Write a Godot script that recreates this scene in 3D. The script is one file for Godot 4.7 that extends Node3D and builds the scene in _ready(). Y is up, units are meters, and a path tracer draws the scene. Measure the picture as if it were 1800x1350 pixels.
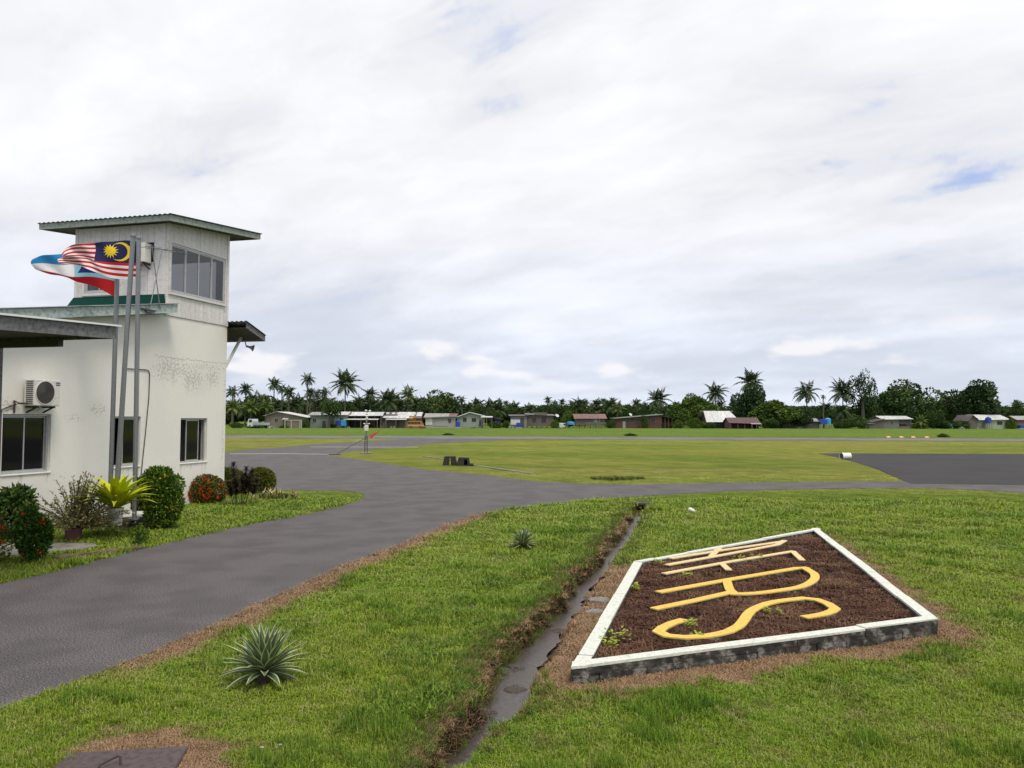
extends Node3D
# An airfield office with a small control tower, flagpoles, a drainage ditch and a lettered planting bed; houses and palms behind the runway.

class Shape:
	# Collects triangles; corners are given counter-clockwise as seen from outside.
	var v := PackedVector3Array()
	var n := PackedVector3Array()
	var uv := PackedVector2Array()
	var c := PackedColorArray()
	var tint := Color.WHITE
	var has_uv := false
	func tri(a: Vector3, b: Vector3, d: Vector3) -> void:
		var m := (b - a).cross(d - a).normalized()
		v.append(a); v.append(d); v.append(b)
		for k in 3:
			n.append(m); c.append(tint); uv.append(Vector2.ZERO)
	func tri_n(a: Vector3, b: Vector3, d: Vector3, na: Vector3, nb: Vector3, nd: Vector3) -> void:
		v.append(a); v.append(d); v.append(b)
		n.append(na); n.append(nd); n.append(nb)
		for k in 3:
			c.append(tint); uv.append(Vector2.ZERO)
	func quad(a: Vector3, b: Vector3, d: Vector3, e: Vector3) -> void:
		tri(a, b, d); tri(a, d, e)
	func quad_uv(a: Vector3, b: Vector3, d: Vector3, e: Vector3, ua: Vector2, ub: Vector2, ud: Vector2, ue: Vector2) -> void:
		has_uv = true
		quad(a, b, d, e)
		var s := uv.size() - 6
		uv[s] = ua; uv[s + 1] = ud; uv[s + 2] = ub; uv[s + 3] = ua; uv[s + 4] = ue; uv[s + 5] = ud
	func box(mid: Vector3, size: Vector3, b := Basis()) -> void:
		var p := []
		for k in 8:
			p.append(mid + b * (size * 0.5 * Vector3(1 if k & 1 else -1, 1 if k & 2 else -1, 1 if k & 4 else -1)))
		quad(p[4], p[5], p[7], p[6]); quad(p[1], p[0], p[2], p[3])
		quad(p[5], p[1], p[3], p[7]); quad(p[0], p[4], p[6], p[2])
		quad(p[6], p[7], p[3], p[2]); quad(p[0], p[1], p[5], p[4])
	func cbox(mid: Vector3, size: Vector3, e: float, b := Basis()) -> void:
		# a box with chamfered edges
		var h := size * 0.5
		e = minf(e, minf(h.x, minf(h.y, h.z)) * 0.9)
		var at := func(s: Vector3, axis: int) -> Vector3:
			var q := Vector3(s.x * (h.x - e), s.y * (h.y - e), s.z * (h.z - e))
			q[axis] = s[axis] * h[axis]
			return mid + b * q
		for axis in 3:
			var u := (axis + 1) % 3
			var w := (axis + 2) % 3
			for s in [-1.0, 1.0]:
				var q := []
				for k in [[-1, -1], [1, -1], [1, 1], [-1, 1]]:
					var sg := Vector3()
					sg[axis] = s; sg[u] = k[0]; sg[w] = k[1]
					q.append(at.call(sg, axis))
				if s > 0: quad(q[0], q[1], q[2], q[3])
				else: quad(q[3], q[2], q[1], q[0])
			for su in [-1.0, 1.0]:
				for sw in [-1.0, 1.0]:
					var lo := Vector3(); var hi := Vector3()
					lo[u] = su; hi[u] = su; lo[w] = sw; hi[w] = sw; lo[axis] = -1; hi[axis] = 1
					if su * sw > 0: quad(at.call(lo, u), at.call(hi, u), at.call(hi, w), at.call(lo, w))
					else: quad(at.call(hi, u), at.call(lo, u), at.call(lo, w), at.call(hi, w))
					if v.size() >= 6:
						_face_out(mid, 6)
		for k in 8:
			var s := Vector3(1 if k & 1 else -1, 1 if k & 2 else -1, 1 if k & 4 else -1)
			tri(at.call(s, 0), at.call(s, 1), at.call(s, 2))
			_face_out(mid, 3)
	func _face_out(mid: Vector3, count: int) -> void:
		for t in range(v.size() - count, v.size(), 3):
			if n[t].dot((v[t] + v[t + 1] + v[t + 2]) / 3.0 - mid) < 0:
				var q := v[t + 1]
				v[t + 1] = v[t + 2]; v[t + 2] = q
				for k in 3: n[t + k] = -n[t + k]
	func beam(a: Vector3, b: Vector3, w: float, h: float, up := Vector3.UP) -> void:
		var z := (b - a)
		var l := z.length()
		z /= l
		if absf(z.dot(up)) > 0.98: up = Vector3.RIGHT
		var x := up.cross(z).normalized()
		box((a + b) * 0.5, Vector3(w, h, l), Basis(x, z.cross(x), z))
	func tube(pts: Array, radii: Array, sides := 8, cap := true) -> void:
		var rings := []
		var dirs := []
		var up := Vector3(0.31, 0.2, 0.93)
		for i in pts.size():
			var d: Vector3 = (pts[mini(i + 1, pts.size() - 1)] - pts[maxi(i - 1, 0)]).normalized()
			var x := up.cross(d).normalized()
			var y := d.cross(x)
			var r := []; var dd := []
			for k in sides:
				var a := TAU * k / sides
				var o := x * cos(a) + y * sin(a)
				dd.append(o)
				r.append(pts[i] + o * radii[i])
			rings.append(r); dirs.append(dd)
		for i in pts.size() - 1:
			for k in sides:
				var m := (k + 1) % sides
				tri_n(rings[i][k], rings[i][m], rings[i + 1][m], dirs[i][k], dirs[i][m], dirs[i + 1][m])
				tri_n(rings[i][k], rings[i + 1][m], rings[i + 1][k], dirs[i][k], dirs[i + 1][m], dirs[i + 1][k])
		if cap:
			for k in range(1, sides - 1):
				tri(rings[0][0], rings[0][k + 1], rings[0][k])
				var e: Array = rings[-1]
				tri(e[0], e[k], e[k + 1])
	func lathe(mid: Vector3, profile: Array, sides := 16, b := Basis()) -> void:
		# profile: Vector2(radius, height) from the bottom up, outside to the left hand
		for i in profile.size() - 1:
			var p: Vector2 = profile[i]
			var q: Vector2 = profile[i + 1]
			var t := (q - p).normalized()
			for k in sides:
				var a0 := TAU * k / sides
				var a1 := TAU * (k + 1) / sides
				var d0 := Vector3(cos(a0), 0, -sin(a0))
				var d1 := Vector3(cos(a1), 0, -sin(a1))
				var n0 := b * (d0 * t.y + Vector3.UP * -t.x)
				var n1 := b * (d1 * t.y + Vector3.UP * -t.x)
				var A := mid + b * (d0 * p.x + Vector3.UP * p.y)
				var B := mid + b * (d1 * p.x + Vector3.UP * p.y)
				var C := mid + b * (d1 * q.x + Vector3.UP * q.y)
				var D := mid + b * (d0 * q.x + Vector3.UP * q.y)
				if p.x > 1e-5: tri_n(A, B, C, n0, n1, n1)
				if q.x > 1e-5: tri_n(A, C, D, n0, n1, n0)
	func leaf(at: Vector3, along: Vector3, across: Vector3, length: float, width: float, droop := 0.0) -> void:
		# a small bent leaf of four triangles
		var up := across.cross(along)
		var m := at + along * length * 0.5 + up * droop * 0.4
		var tip := at + along * length - up * droop
		var w := across * width * 0.5
		tri(at, m - w - up * width * 0.12, m); tri(at, m, m + w - up * width * 0.12)
		tri(m - w - up * width * 0.12, tip, m); tri(m, tip, m + w - up * width * 0.12)
	func leaf2(at: Vector3, along: Vector3, across: Vector3, length: float, width: float) -> void:
		# the cheap leaf: a diamond of two triangles
		var m := at + along * length * 0.45
		var w := across * width * 0.5
		tri(at, m - w, at + along * length); tri(at, at + along * length, m + w)
	func prism(poly: PackedVector2Array, y0: float, y1: float) -> void:
		# an upright prism over a polygon in x and z
		var ids := Geometry2D.triangulate_polygon(poly)
		var turn := 0.0
		for i in poly.size():
			var p := poly[i]; var q := poly[(i + 1) % poly.size()]
			turn += p.x * q.y - q.x * p.y
		for t in range(0, ids.size(), 3):
			var a := poly[ids[t]]; var b := poly[ids[t + 1]]; var d := poly[ids[t + 2]]
			if (b - a).cross(d - a) > 0:
				var s := b
				b = d; d = s
			tri(Vector3(a.x, y1, a.y), Vector3(b.x, y1, b.y), Vector3(d.x, y1, d.y))
		if y1 - y0 > 1e-5:
			for i in poly.size():
				var p := poly[i]; var q := poly[(i + 1) % poly.size()]
				var a := Vector3(p.x, y0, p.y); var b := Vector3(q.x, y0, q.y)
				var e := Vector3(p.x, y1, p.y); var f := Vector3(q.x, y1, q.y)
				if turn > 0: quad(b, a, e, f)
				else: quad(a, b, f, e)
	func sheet(rows: Array, uvs := [], two_sided_normals := true) -> void:
		# a smooth surface over a grid of points
		var hgt := rows.size(); var wid: int = rows[0].size()
		var nr := []
		for j in hgt:
			var r := []
			for i in wid:
				var du: Vector3 = rows[j][mini(i + 1, wid - 1)] - rows[j][maxi(i - 1, 0)]
				var dv: Vector3 = rows[mini(j + 1, hgt - 1)][i] - rows[maxi(j - 1, 0)][i]
				r.append(du.cross(dv).normalized())
			nr.append(r)
		for j in hgt - 1:
			for i in wid - 1:
				var s := v.size()
				tri_n(rows[j][i], rows[j][i + 1], rows[j + 1][i + 1], nr[j][i], nr[j][i + 1], nr[j + 1][i + 1])
				tri_n(rows[j][i], rows[j + 1][i + 1], rows[j + 1][i], nr[j][i], nr[j + 1][i + 1], nr[j + 1][i])
				if uvs:
					has_uv = true
					uv[s] = uvs[j][i]; uv[s + 1] = uvs[j + 1][i + 1]; uv[s + 2] = uvs[j][i + 1]
					uv[s + 3] = uvs[j][i]; uv[s + 4] = uvs[j + 1][i]; uv[s + 5] = uvs[j + 1][i + 1]
	func mesh(colors := false) -> ArrayMesh:
		var a := []
		a.resize(Mesh.ARRAY_MAX)
		a[Mesh.ARRAY_VERTEX] = v
		a[Mesh.ARRAY_NORMAL] = n
		if has_uv: a[Mesh.ARRAY_TEX_UV] = uv
		if colors: a[Mesh.ARRAY_COLOR] = c
		var m := ArrayMesh.new()
		m.add_surface_from_arrays(Mesh.PRIMITIVE_TRIANGLES, a)
		return m

var rng := RandomNumberGenerator.new()
var taken := {}
var M := {}
var noise_a := FastNoiseLite.new()
var noise_b := FastNoiseLite.new()
var noise_c := FastNoiseLite.new()

func numbered(called: String) -> String:
	var k: int = taken.get(called, 0)
	taken[called] = k + 1
	return called if k == 0 else "%s_%03d" % [called, k]

func tag(o: Node, label: String, category: String, group := "") -> Node:
	o.set_meta("label", label)
	o.set_meta("category", category)
	if group: o.set_meta("group", group)
	return o

func thing(called: String, label: String, category: String, at := Vector3.ZERO, turn := 0.0, group := "") -> Node3D:
	var o := Node3D.new()
	o.name = numbered(called)
	add_child(o)
	o.position = at
	o.rotation.y = turn
	tag(o, label, category, group)
	return o

func put(called: String, shape, m: Material, parent: Node3D = null, at := Vector3.ZERO, b := Basis()) -> MeshInstance3D:
	var o := MeshInstance3D.new()
	o.mesh = shape.mesh(m.vertex_color_use_as_albedo) if shape is Shape else shape
	o.material_override = m
	o.transform = Transform3D(b, at)
	if parent == null:
		o.name = numbered(called)
		add_child(o)
	else:
		o.name = called
		parent.add_child(o, true)
	return o

func structure(called: String, shape, m: Material, label := "") -> MeshInstance3D:
	var o := put(called, shape, m)
	o.set_meta("kind", "structure")
	if label: o.set_meta("label", label)
	return o

func lin(r: float, g: float, b: float, a := 1.0) -> Color:
	var q := Color(r, g, b).linear_to_srgb()
	q.a = a
	return q

func pattern(seed_: int, freq: float, stops: Array, size := 512, octaves := 5, kind := FastNoiseLite.TYPE_SIMPLEX_SMOOTH) -> NoiseTexture2D:
	# stops: [offset, grey or Color] pairs, as display values
	var f := FastNoiseLite.new()
	f.seed = seed_; f.frequency = freq; f.fractal_octaves = octaves; f.noise_type = kind
	var g := Gradient.new()
	var off := PackedFloat32Array(); var cols := PackedColorArray()
	for s in stops:
		off.append(s[0]); cols.append(s[1] if s[1] is Color else Color(s[1], s[1], s[1]))
	g.offsets = off; g.colors = cols
	var t := NoiseTexture2D.new()
	t.width = size; t.height = size; t.seamless = true; t.noise = f; t.color_ramp = g
	return t

func relief(seed_: int, freq: float, size := 512, octaves := 5) -> NoiseTexture2D:
	return pattern(seed_, freq, [[0.0, 0.0], [1.0, 1.0]], size, octaves)

func stuff_mat(called: String, c: Color, rough := 0.8, tex: Texture2D = null, scale := 1.0, over: Texture2D = null, over_scale := 0.2) -> StandardMaterial3D:
	var m := StandardMaterial3D.new()
	m.resource_name = called
	m.albedo_color = c
	m.roughness = rough
	if tex:
		m.albedo_texture = tex
		m.uv1_triplanar = true; m.uv1_world_triplanar = true
		m.uv1_scale = Vector3.ONE * scale
	if over:
		m.detail_enabled = true
		m.detail_blend_mode = BaseMaterial3D.BLEND_MODE_MUL
		m.detail_albedo = over
		m.detail_uv_layer = BaseMaterial3D.DETAIL_UV_2
		m.uv2_triplanar = true; m.uv2_world_triplanar = true
		m.uv2_scale = Vector3.ONE * over_scale
	M[called] = m
	return m

func bump(m: StandardMaterial3D, tex: Texture2D, centimetres: float) -> void:
	m.heightmap_enabled = true
	m.heightmap_texture = tex
	m.heightmap_scale = centimetres

func leafy(called: String, c: Color, rough := 0.55, through := 0.35) -> StandardMaterial3D:
	var m := stuff_mat(called, c, rough)
	m.vertex_color_use_as_albedo = true
	m.backlight_enabled = true
	m.backlight = Color(through, through, through * 0.6)
	m.metallic_specular = 0.22
	return m

func spread(f: float) -> float:
	return rng.randf_range(-f, f)

func wobble(c: Color, f: float) -> Color:
	var k := 1.0 + spread(f)
	return Color(c.r * k * (1.0 + spread(f * 0.4)), c.g * k, c.b * k * (1.0 + spread(f * 0.4)))

func in_ball() -> Vector3:
	while true:
		var p := Vector3(spread(1), spread(1), spread(1))
		if p.length_squared() < 1.0 and p.length_squared() > 0.0001: return p
	return Vector3.UP

func curve_through(p: Array, closed := true, step := 0.6, jitter := 0.0) -> PackedVector2Array:
	# a smooth outline through points, with a small uneven edge
	var out := PackedVector2Array()
	var n := p.size()
	for i in (n if closed else n - 1):
		var a: Vector2 = p[(i - 1 + n) % n] if closed else p[maxi(i - 1, 0)]
		var b: Vector2 = p[i]
		var c: Vector2 = p[(i + 1) % n]
		var d: Vector2 = p[(i + 2) % n] if closed else p[mini(i + 2, n - 1)]
		var k := clampi(int(b.distance_to(c) / step), 1, 30)
		for s in k:
			var q := b.cubic_interpolate(c, a, d, float(s) / k)
			if jitter > 0.0:
				q += Vector2(noise_a.get_noise_2d(q.x * 330.0, q.y * 330.0), noise_a.get_noise_2d(q.y * 330.0 + 900.0, q.x * 330.0)) * jitter
			out.append(q)
	if not closed: out.append(p[-1])
	return out

func edge_distance(q: Vector2, line: PackedVector2Array, closed := true) -> float:
	var best := 1e9
	for i in (line.size() if closed else line.size() - 1):
		var s := Geometry2D.get_closest_point_to_segment(q, line[i], line[(i + 1) % line.size()])
		best = minf(best, q.distance_squared_to(s))
	return sqrt(best)

func along(line: Array, z: float) -> float:
	# x of a line of (x, z) points at that z; z falls from first to last or rises
	for i in line.size() - 1:
		var a: Vector2 = line[i]; var b: Vector2 = line[i + 1]
		if (z - a.y) * (z - b.y) <= 0.0 and a.y != b.y:
			return lerpf(a.x, b.x, (z - a.y) / (b.y - a.y))
	return line[0].x if absf(z - line[0].y) < absf(z - line[-1].y) else line[-1].x

# ---------------------------------------------------------------- lines of the site, in metres (x, z)
var ditch_left := [Vector2(3.407, -22.734), Vector2(2.362, -18.055), Vector2(1.739, -15.451), Vector2(1.156, -13.144), Vector2(0.789, -11.913), Vector2(0.304, -9.925), Vector2(-0.019, -8.812), Vector2(-0.26, -7.647), Vector2(-0.399, -6.932), Vector2(-0.568, -6.261), Vector2(-0.648, -5.655), Vector2(-0.799, -4.781)]
var water_left := [Vector2(3.51, -22.679), Vector2(1.523, -14.245), Vector2(0.99, -12.438), Vector2(0.48, -10.755), Vector2(0.093, -8.853), Vector2(-0.256, -7.572), Vector2(-0.449, -6.772), Vector2(-0.6, -6.088), Vector2(-0.787, -5.251)]
var water_right := [Vector2(3.88, -22.693), Vector2(2.542, -17.298), Vector2(1.764, -14.251), Vector2(1.313, -12.445), Vector2(0.872, -10.762), Vector2(0.446, -8.858), Vector2(0.241, -7.78), Vector2(-0.036, -6.925), Vector2(-0.35, -6.14), Vector2(-0.589, -5.112)]
var ditch_right := [Vector2(4.02, -22.759), Vector2(2.338, -15.607), Vector2(1.77, -13.465), Vector2(1.301, -11.489), Vector2(0.888, -9.935), Vector2(0.502, -8.255), Vector2(0.3, -7.257), Vector2(0.034, -6.548), Vector2(-0.15, -6.113), Vector2(-0.406, -5.568), Vector2(-0.609, -4.848)]
var drive_points := [Vector2(-4.635, -5.577), Vector2(-4.176, -6.682), Vector2(-3.795, -7.791), Vector2(-3.37, -9.666), Vector2(-2.895, -12.197), Vector2(-2.124, -15.215), Vector2(-0.948, -19.537), Vector2(0.963, -22.446), Vector2(3.488, -24.663), Vector2(7.621, -26.991), Vector2(11.935, -28.195), Vector2(14.934, -28.232), Vector2(16.882, -26.606), Vector2(19.097, -22.591), Vector2(20.835, -18.505), Vector2(31.764, -28.163), Vector2(26.051, -30.784), Vector2(19.94, -31.409), Vector2(15.189, -31.427), Vector2(8.578, -30.373), Vector2(4.153, -29.355), Vector2(2.122, -29.889), Vector2(0.672, -31.036), Vector2(-1.183, -34.044), Vector2(-3.923, -37.25), Vector2(-8.276, -45.22), Vector2(-10.858, -49.727), Vector2(-11.526, -50.653), Vector2(-11.63, -53.25), Vector2(-10.812, -59.03), Vector2(-8.671, -68.409), Vector2(-5.997, -77.521), Vector2(0.027, -88.676), Vector2(4.023, -94.276), Vector2(-7.196, -102.278), Vector2(-9.738, -98.764), Vector2(-12.541, -88.973), Vector2(-14.838, -80.95), Vector2(-17.387, -72.523), Vector2(-18.467, -63.878), Vector2(-19.121, -60.263), Vector2(-19.456, -54.216), Vector2(-19.92, -50.012), Vector2(-11.439, -28.773), Vector2(-9.497, -27.006), Vector2(-8.493, -26.839), Vector2(-7.046, -26.382), Vector2(-5.553, -26.351), Vector2(-4.887, -25.777), Vector2(-4.516, -24.843), Vector2(-4.449, -23.14), Vector2(-4.909, -20.579), Vector2(-5.938, -17.636), Vector2(-6.621, -14.76), Vector2(-6.904, -13.144), Vector2(-7.281, -11.562), Vector2(-7.814, -9.324)]
var apron_points := [Vector2(21.596, -56.921), Vector2(28.293, -57.221), Vector2(36.416, -57.291), Vector2(67.948, -56.611), Vector2(37.647, -31.406), Vector2(18.971, -29.887), Vector2(14.907, -30.187), Vector2(15.473, -31.874), Vector2(17.903, -39.623), Vector2(19.487, -45.989), Vector2(20.735, -51.498)]
var bed := [Vector2(6.246, -16.511), Vector2(1.913, -12.595), Vector2(0.545, -7.293), Vector2(4.747, -9.048)]
var drive := PackedVector2Array()
var apron := PackedVector2Array()
var bed_poly := PackedVector2Array()
var hatch_at := Vector3(-2.664, 0, -5.546)
var slab_poly := PackedVector2Array([Vector2(-9.058, -13.465), Vector2(-8.347, -13.537), Vector2(-8.036, -13.653), Vector2(-8.008, -14.107), Vector2(-7.711, -14.476), Vector2(-7.583, -14.859), Vector2(-7.791, -15.118), Vector2(-8.441, -15.236), Vector2(-9.007, -15.289), Vector2(-10.136, -15.053)])

const WATER := -0.2
const BASE := [1.0, 1.2, 1.6, 1.8]   # where the four ditch lines lie on the ground sheet's own grid

func ditch_lines(z: float) -> Array:
	var w := noise_b.get_noise_2d(z * 17.0, 4.0) * 0.22 + noise_b.get_noise_2d(z * 90.0, 14.0) * 0.05
	var u := noise_b.get_noise_2d(z * 17.0, 90.0) * 0.16 + noise_b.get_noise_2d(z * 90.0, 60.0) * 0.045
	var l := along(ditch_left, z) + w
	var r := along(ditch_right, z) + u
	var wl := maxf(along(water_left, z) + 0.03 - u * 0.6, l + 0.06)
	var wr := minf(along(water_right, z) - 0.05 + w * 0.7, r - 0.04)
	var pinch := 0.16 * smoothstep(-7.5, -11.0, z) * (wr - wl)
	wl += pinch * 0.6 + 0.05 * noise_b.get_noise_2d(z * 55.0, 33.0); wr -= pinch - 0.05 * noise_b.get_noise_2d(z * 50.0, 77.0)
	if wr < wl + 0.08:
		wl = lerpf(l, r, 0.4); wr = lerpf(l, r, 0.6)
	return [l, wl, wr, r]

func ditch_end(z: float) -> float:
	return clampf((z + 23.0) / 0.3, 0.0, 1.0) if z < -3.0 else clampf((-2.0 - z), 0.0, 1.0)

func ditch_depth(x: float, z: float) -> float:
	# 0 on the lawn, 1 at the bottom of the ditch
	if z > -2.0 or z < -23.0: return 0.0
	var d := ditch_lines(z)
	if x < d[0] or x > d[3]: return 0.0
	var end := ditch_end(z)
	if x < d[1]: return pow((x - d[0]) / (d[1] - d[0]), 0.6) * end
	if x > d[2]: return pow((d[3] - x) / (d[3] - d[2]), 0.7) * end
	return end

func ground_y(x: float, z: float, rough := 1.0) -> float:
	var y := 0.0
	if rough > 0.0 and z > -40.0 and absf(x) < 25.0:
		y += rough * (0.035 * noise_b.get_noise_2d(x * 9.0, z * 9.0) + 0.018 * noise_b.get_noise_2d(x * 34.0, z * 34.0) + 0.012)
	var d := ditch_depth(x, z)
	if d > 0.0: y = lerpf(y, -0.27 + 0.05 * noise_b.get_noise_2d(x * 50.0, z * 50.0), d)
	return y

func straw_share(x: float, z: float) -> float:
	# where the sward has died off: along the road edge, round the bed, on the ditch lips, round the hatch
	var q := Vector2(x, z)
	var k := 0.0
	var ragged := noise_b.get_noise_2d(x * 22.0, z * 22.0) + 0.5 * noise_b.get_noise_2d(x * 60.0, z * 60.0)
	if z > -20.0 and z < -4.0:
		var db := edge_distance(q, bed_poly)
		k = maxf(k, smoothstep(0.62, 0.2, db + ragged * 0.3))
		var d := ditch_lines(z)
		if x < d[1]: k = maxf(k, smoothstep(0.2, 0.0, d[0] - x + ragged * 0.25) * 0.85)
		elif x > d[2] and z < -6.9: k = maxf(k, smoothstep(0.6, 0.15, x - d[3] + ragged * 0.3 + smoothstep(-8.2, -6.9, z)) * smoothstep(-14.5, -12.0, z) * 0.95)
		k = maxf(k, smoothstep(0.85, 0.45, Vector2(hatch_at.x + 0.15, hatch_at.z).distance_to(q) + ragged * 0.35))
	return k

func lawn_colour(x: float, z: float, edge: float) -> Color:
	var a := noise_b.get_noise_2d(x * 3.2, z * 3.2) * 0.5 + 0.5
	var b := noise_b.get_noise_2d(x * 13.0 + 70.0, z * 13.0) * 0.5 + 0.5
	var c := Color(0.155, 0.258, 0.024).lerp(Color(0.225, 0.29, 0.036), a)
	c = c.lerp(Color(0.075, 0.15, 0.012), smoothstep(0.58, 0.8, b) * 0.6)
	if z < -24.0:
		var far := Color(0.37, 0.4, 0.085).lerp(Color(0.26, 0.34, 0.055), smoothstep(0.35, 0.75, noise_b.get_noise_2d(x * 0.8, z * 1.6) * 0.5 + 0.5))
		far = far.lerp(Color(0.41, 0.385, 0.12), smoothstep(0.5, 0.8, noise_b.get_noise_2d(x * 0.5 + 50.0, z * 2.2) * 0.5 + 0.5) * 0.8)
		c = c.lerp(far, smoothstep(-24.0, -29.0, z))
	if z < -105.0:
		c = Color(0.16, 0.275, 0.045).lerp(Color(0.25, 0.345, 0.065), noise_b.get_noise_2d(x * 0.6, z * 1.2) * 0.5 + 0.5)
	var s := straw_share(x, z)
	if edge < 1.0 and z > -20.0 and x > -5.0:
		s = maxf(s, smoothstep(0.6, 0.22, edge + noise_b.get_noise_2d(x * 18.0, z * 18.0) * 0.25) * smoothstep(-6.8, -8.6, z))
	# worn, thin patches in the near lawn
	if z > -13.0 and x > 0.2: s = maxf(s, smoothstep(0.6, 0.85, noise_b.get_noise_2d(x * 17.0 + 31.0, z * 17.0) * 0.5 + 0.5 + 0.16 * noise_b.get_noise_2d(x * 80.0, z * 80.0)) * 0.5)
	return c.lerp(Color(0.24, 0.155, 0.09), s)

const SKY_U := -6.4
const SKY_V := 5.5

func sky_image() -> Image:
	# a thin bright cloud sheet with drawn-out texture, a few blue gaps and heaped cloud low down
	var w := 3072
	var h := 1536
	var im := Image.create_empty(w, h, false, Image.FORMAT_RGBF)
	var f := FastNoiseLite.new()
	f.seed = 11; f.frequency = 0.5; f.fractal_octaves = 7; f.fractal_gain = 0.52; f.noise_type = FastNoiseLite.TYPE_SIMPLEX_SMOOTH
	f.domain_warp_enabled = true; f.domain_warp_amplitude = 0.7; f.domain_warp_frequency = 0.5; f.domain_warp_fractal_octaves = 3
	var g := FastNoiseLite.new()
	g.seed = 5; g.frequency = 1.0; g.fractal_octaves = 5; g.noise_type = FastNoiseLite.TYPE_SIMPLEX_SMOOTH
	im.fill(Color(0.3, 0.31, 0.3))
	for j in h / 2 + 1:
		var up := (0.5 - (j + 0.5) / h) * PI
		var sy := sin(up)
		var cy := cos(up)
		var reach := 1.0 / (maxf(sy, 0.0) + 0.16)
		var veil := Color(0.43, 0.462, 0.53).lerp(Color(0.545, 0.547, 0.568), smoothstep(0.02, 0.3, sy))
		veil = veil.lerp(Color(0.64, 0.64, 0.646), smoothstep(0.3, 0.8, sy))
		var low := smoothstep(0.02, 0.06, sy) * smoothstep(0.14, 0.075, sy)
		var gaps := smoothstep(0.12, 0.24, sy)
		for i in w:
			var az := (i + 0.5) / w * TAU
			if az > PI: az -= TAU
			var px := sin(az) * cy * reach; var pz := -cos(az) * cy * reach
			# streaks of the cloud sheet, drawn out along one direction
			var u := px * 0.8 + pz * 0.6; var v := pz * 0.8 - px * 0.6
			var k := f.get_noise_2d(u * 0.62 + SKY_U, v * 1.3 + SKY_V)
			var fine := f.get_noise_2d(u * 2.6 + 40.0 + SKY_U, v * 4.4 + SKY_V)
			var c := veil * (1.0 + 0.25 * clampf(k, -0.6, 0.45) + 0.13 * fine)
			# grey-blue undersides and a few small gaps of blue
			c = c.lerp(Color(0.41, 0.445, 0.525), smoothstep(0.0, 0.5, -k - 0.3 * fine) * 0.45)
			var hole := -k * 0.75 - fine * 0.55
			if gaps > 0.0 and hole > 0.26:
				c = c.lerp(Color(0.2, 0.285, 0.51), smoothstep(0.26, 0.55, hole) * gaps * 0.75)
			if low > 0.0:
				var t := up * 9.0
				var puff := g.get_noise_2d(az * 5.0 + 8.0, t * 1.9 + 4.0) + 0.35 * g.get_noise_2d(az * 15.0, t * 5.0)
				c = c.lerp(Color(0.585, 0.577, 0.59), smoothstep(0.08, 0.5, puff) * low * 0.85)
				c = c.lerp(Color(0.41, 0.435, 0.5), smoothstep(0.1, 0.5, -puff) * low * 0.35)
			im.set_pixel(i, j, c)
	return im

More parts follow.
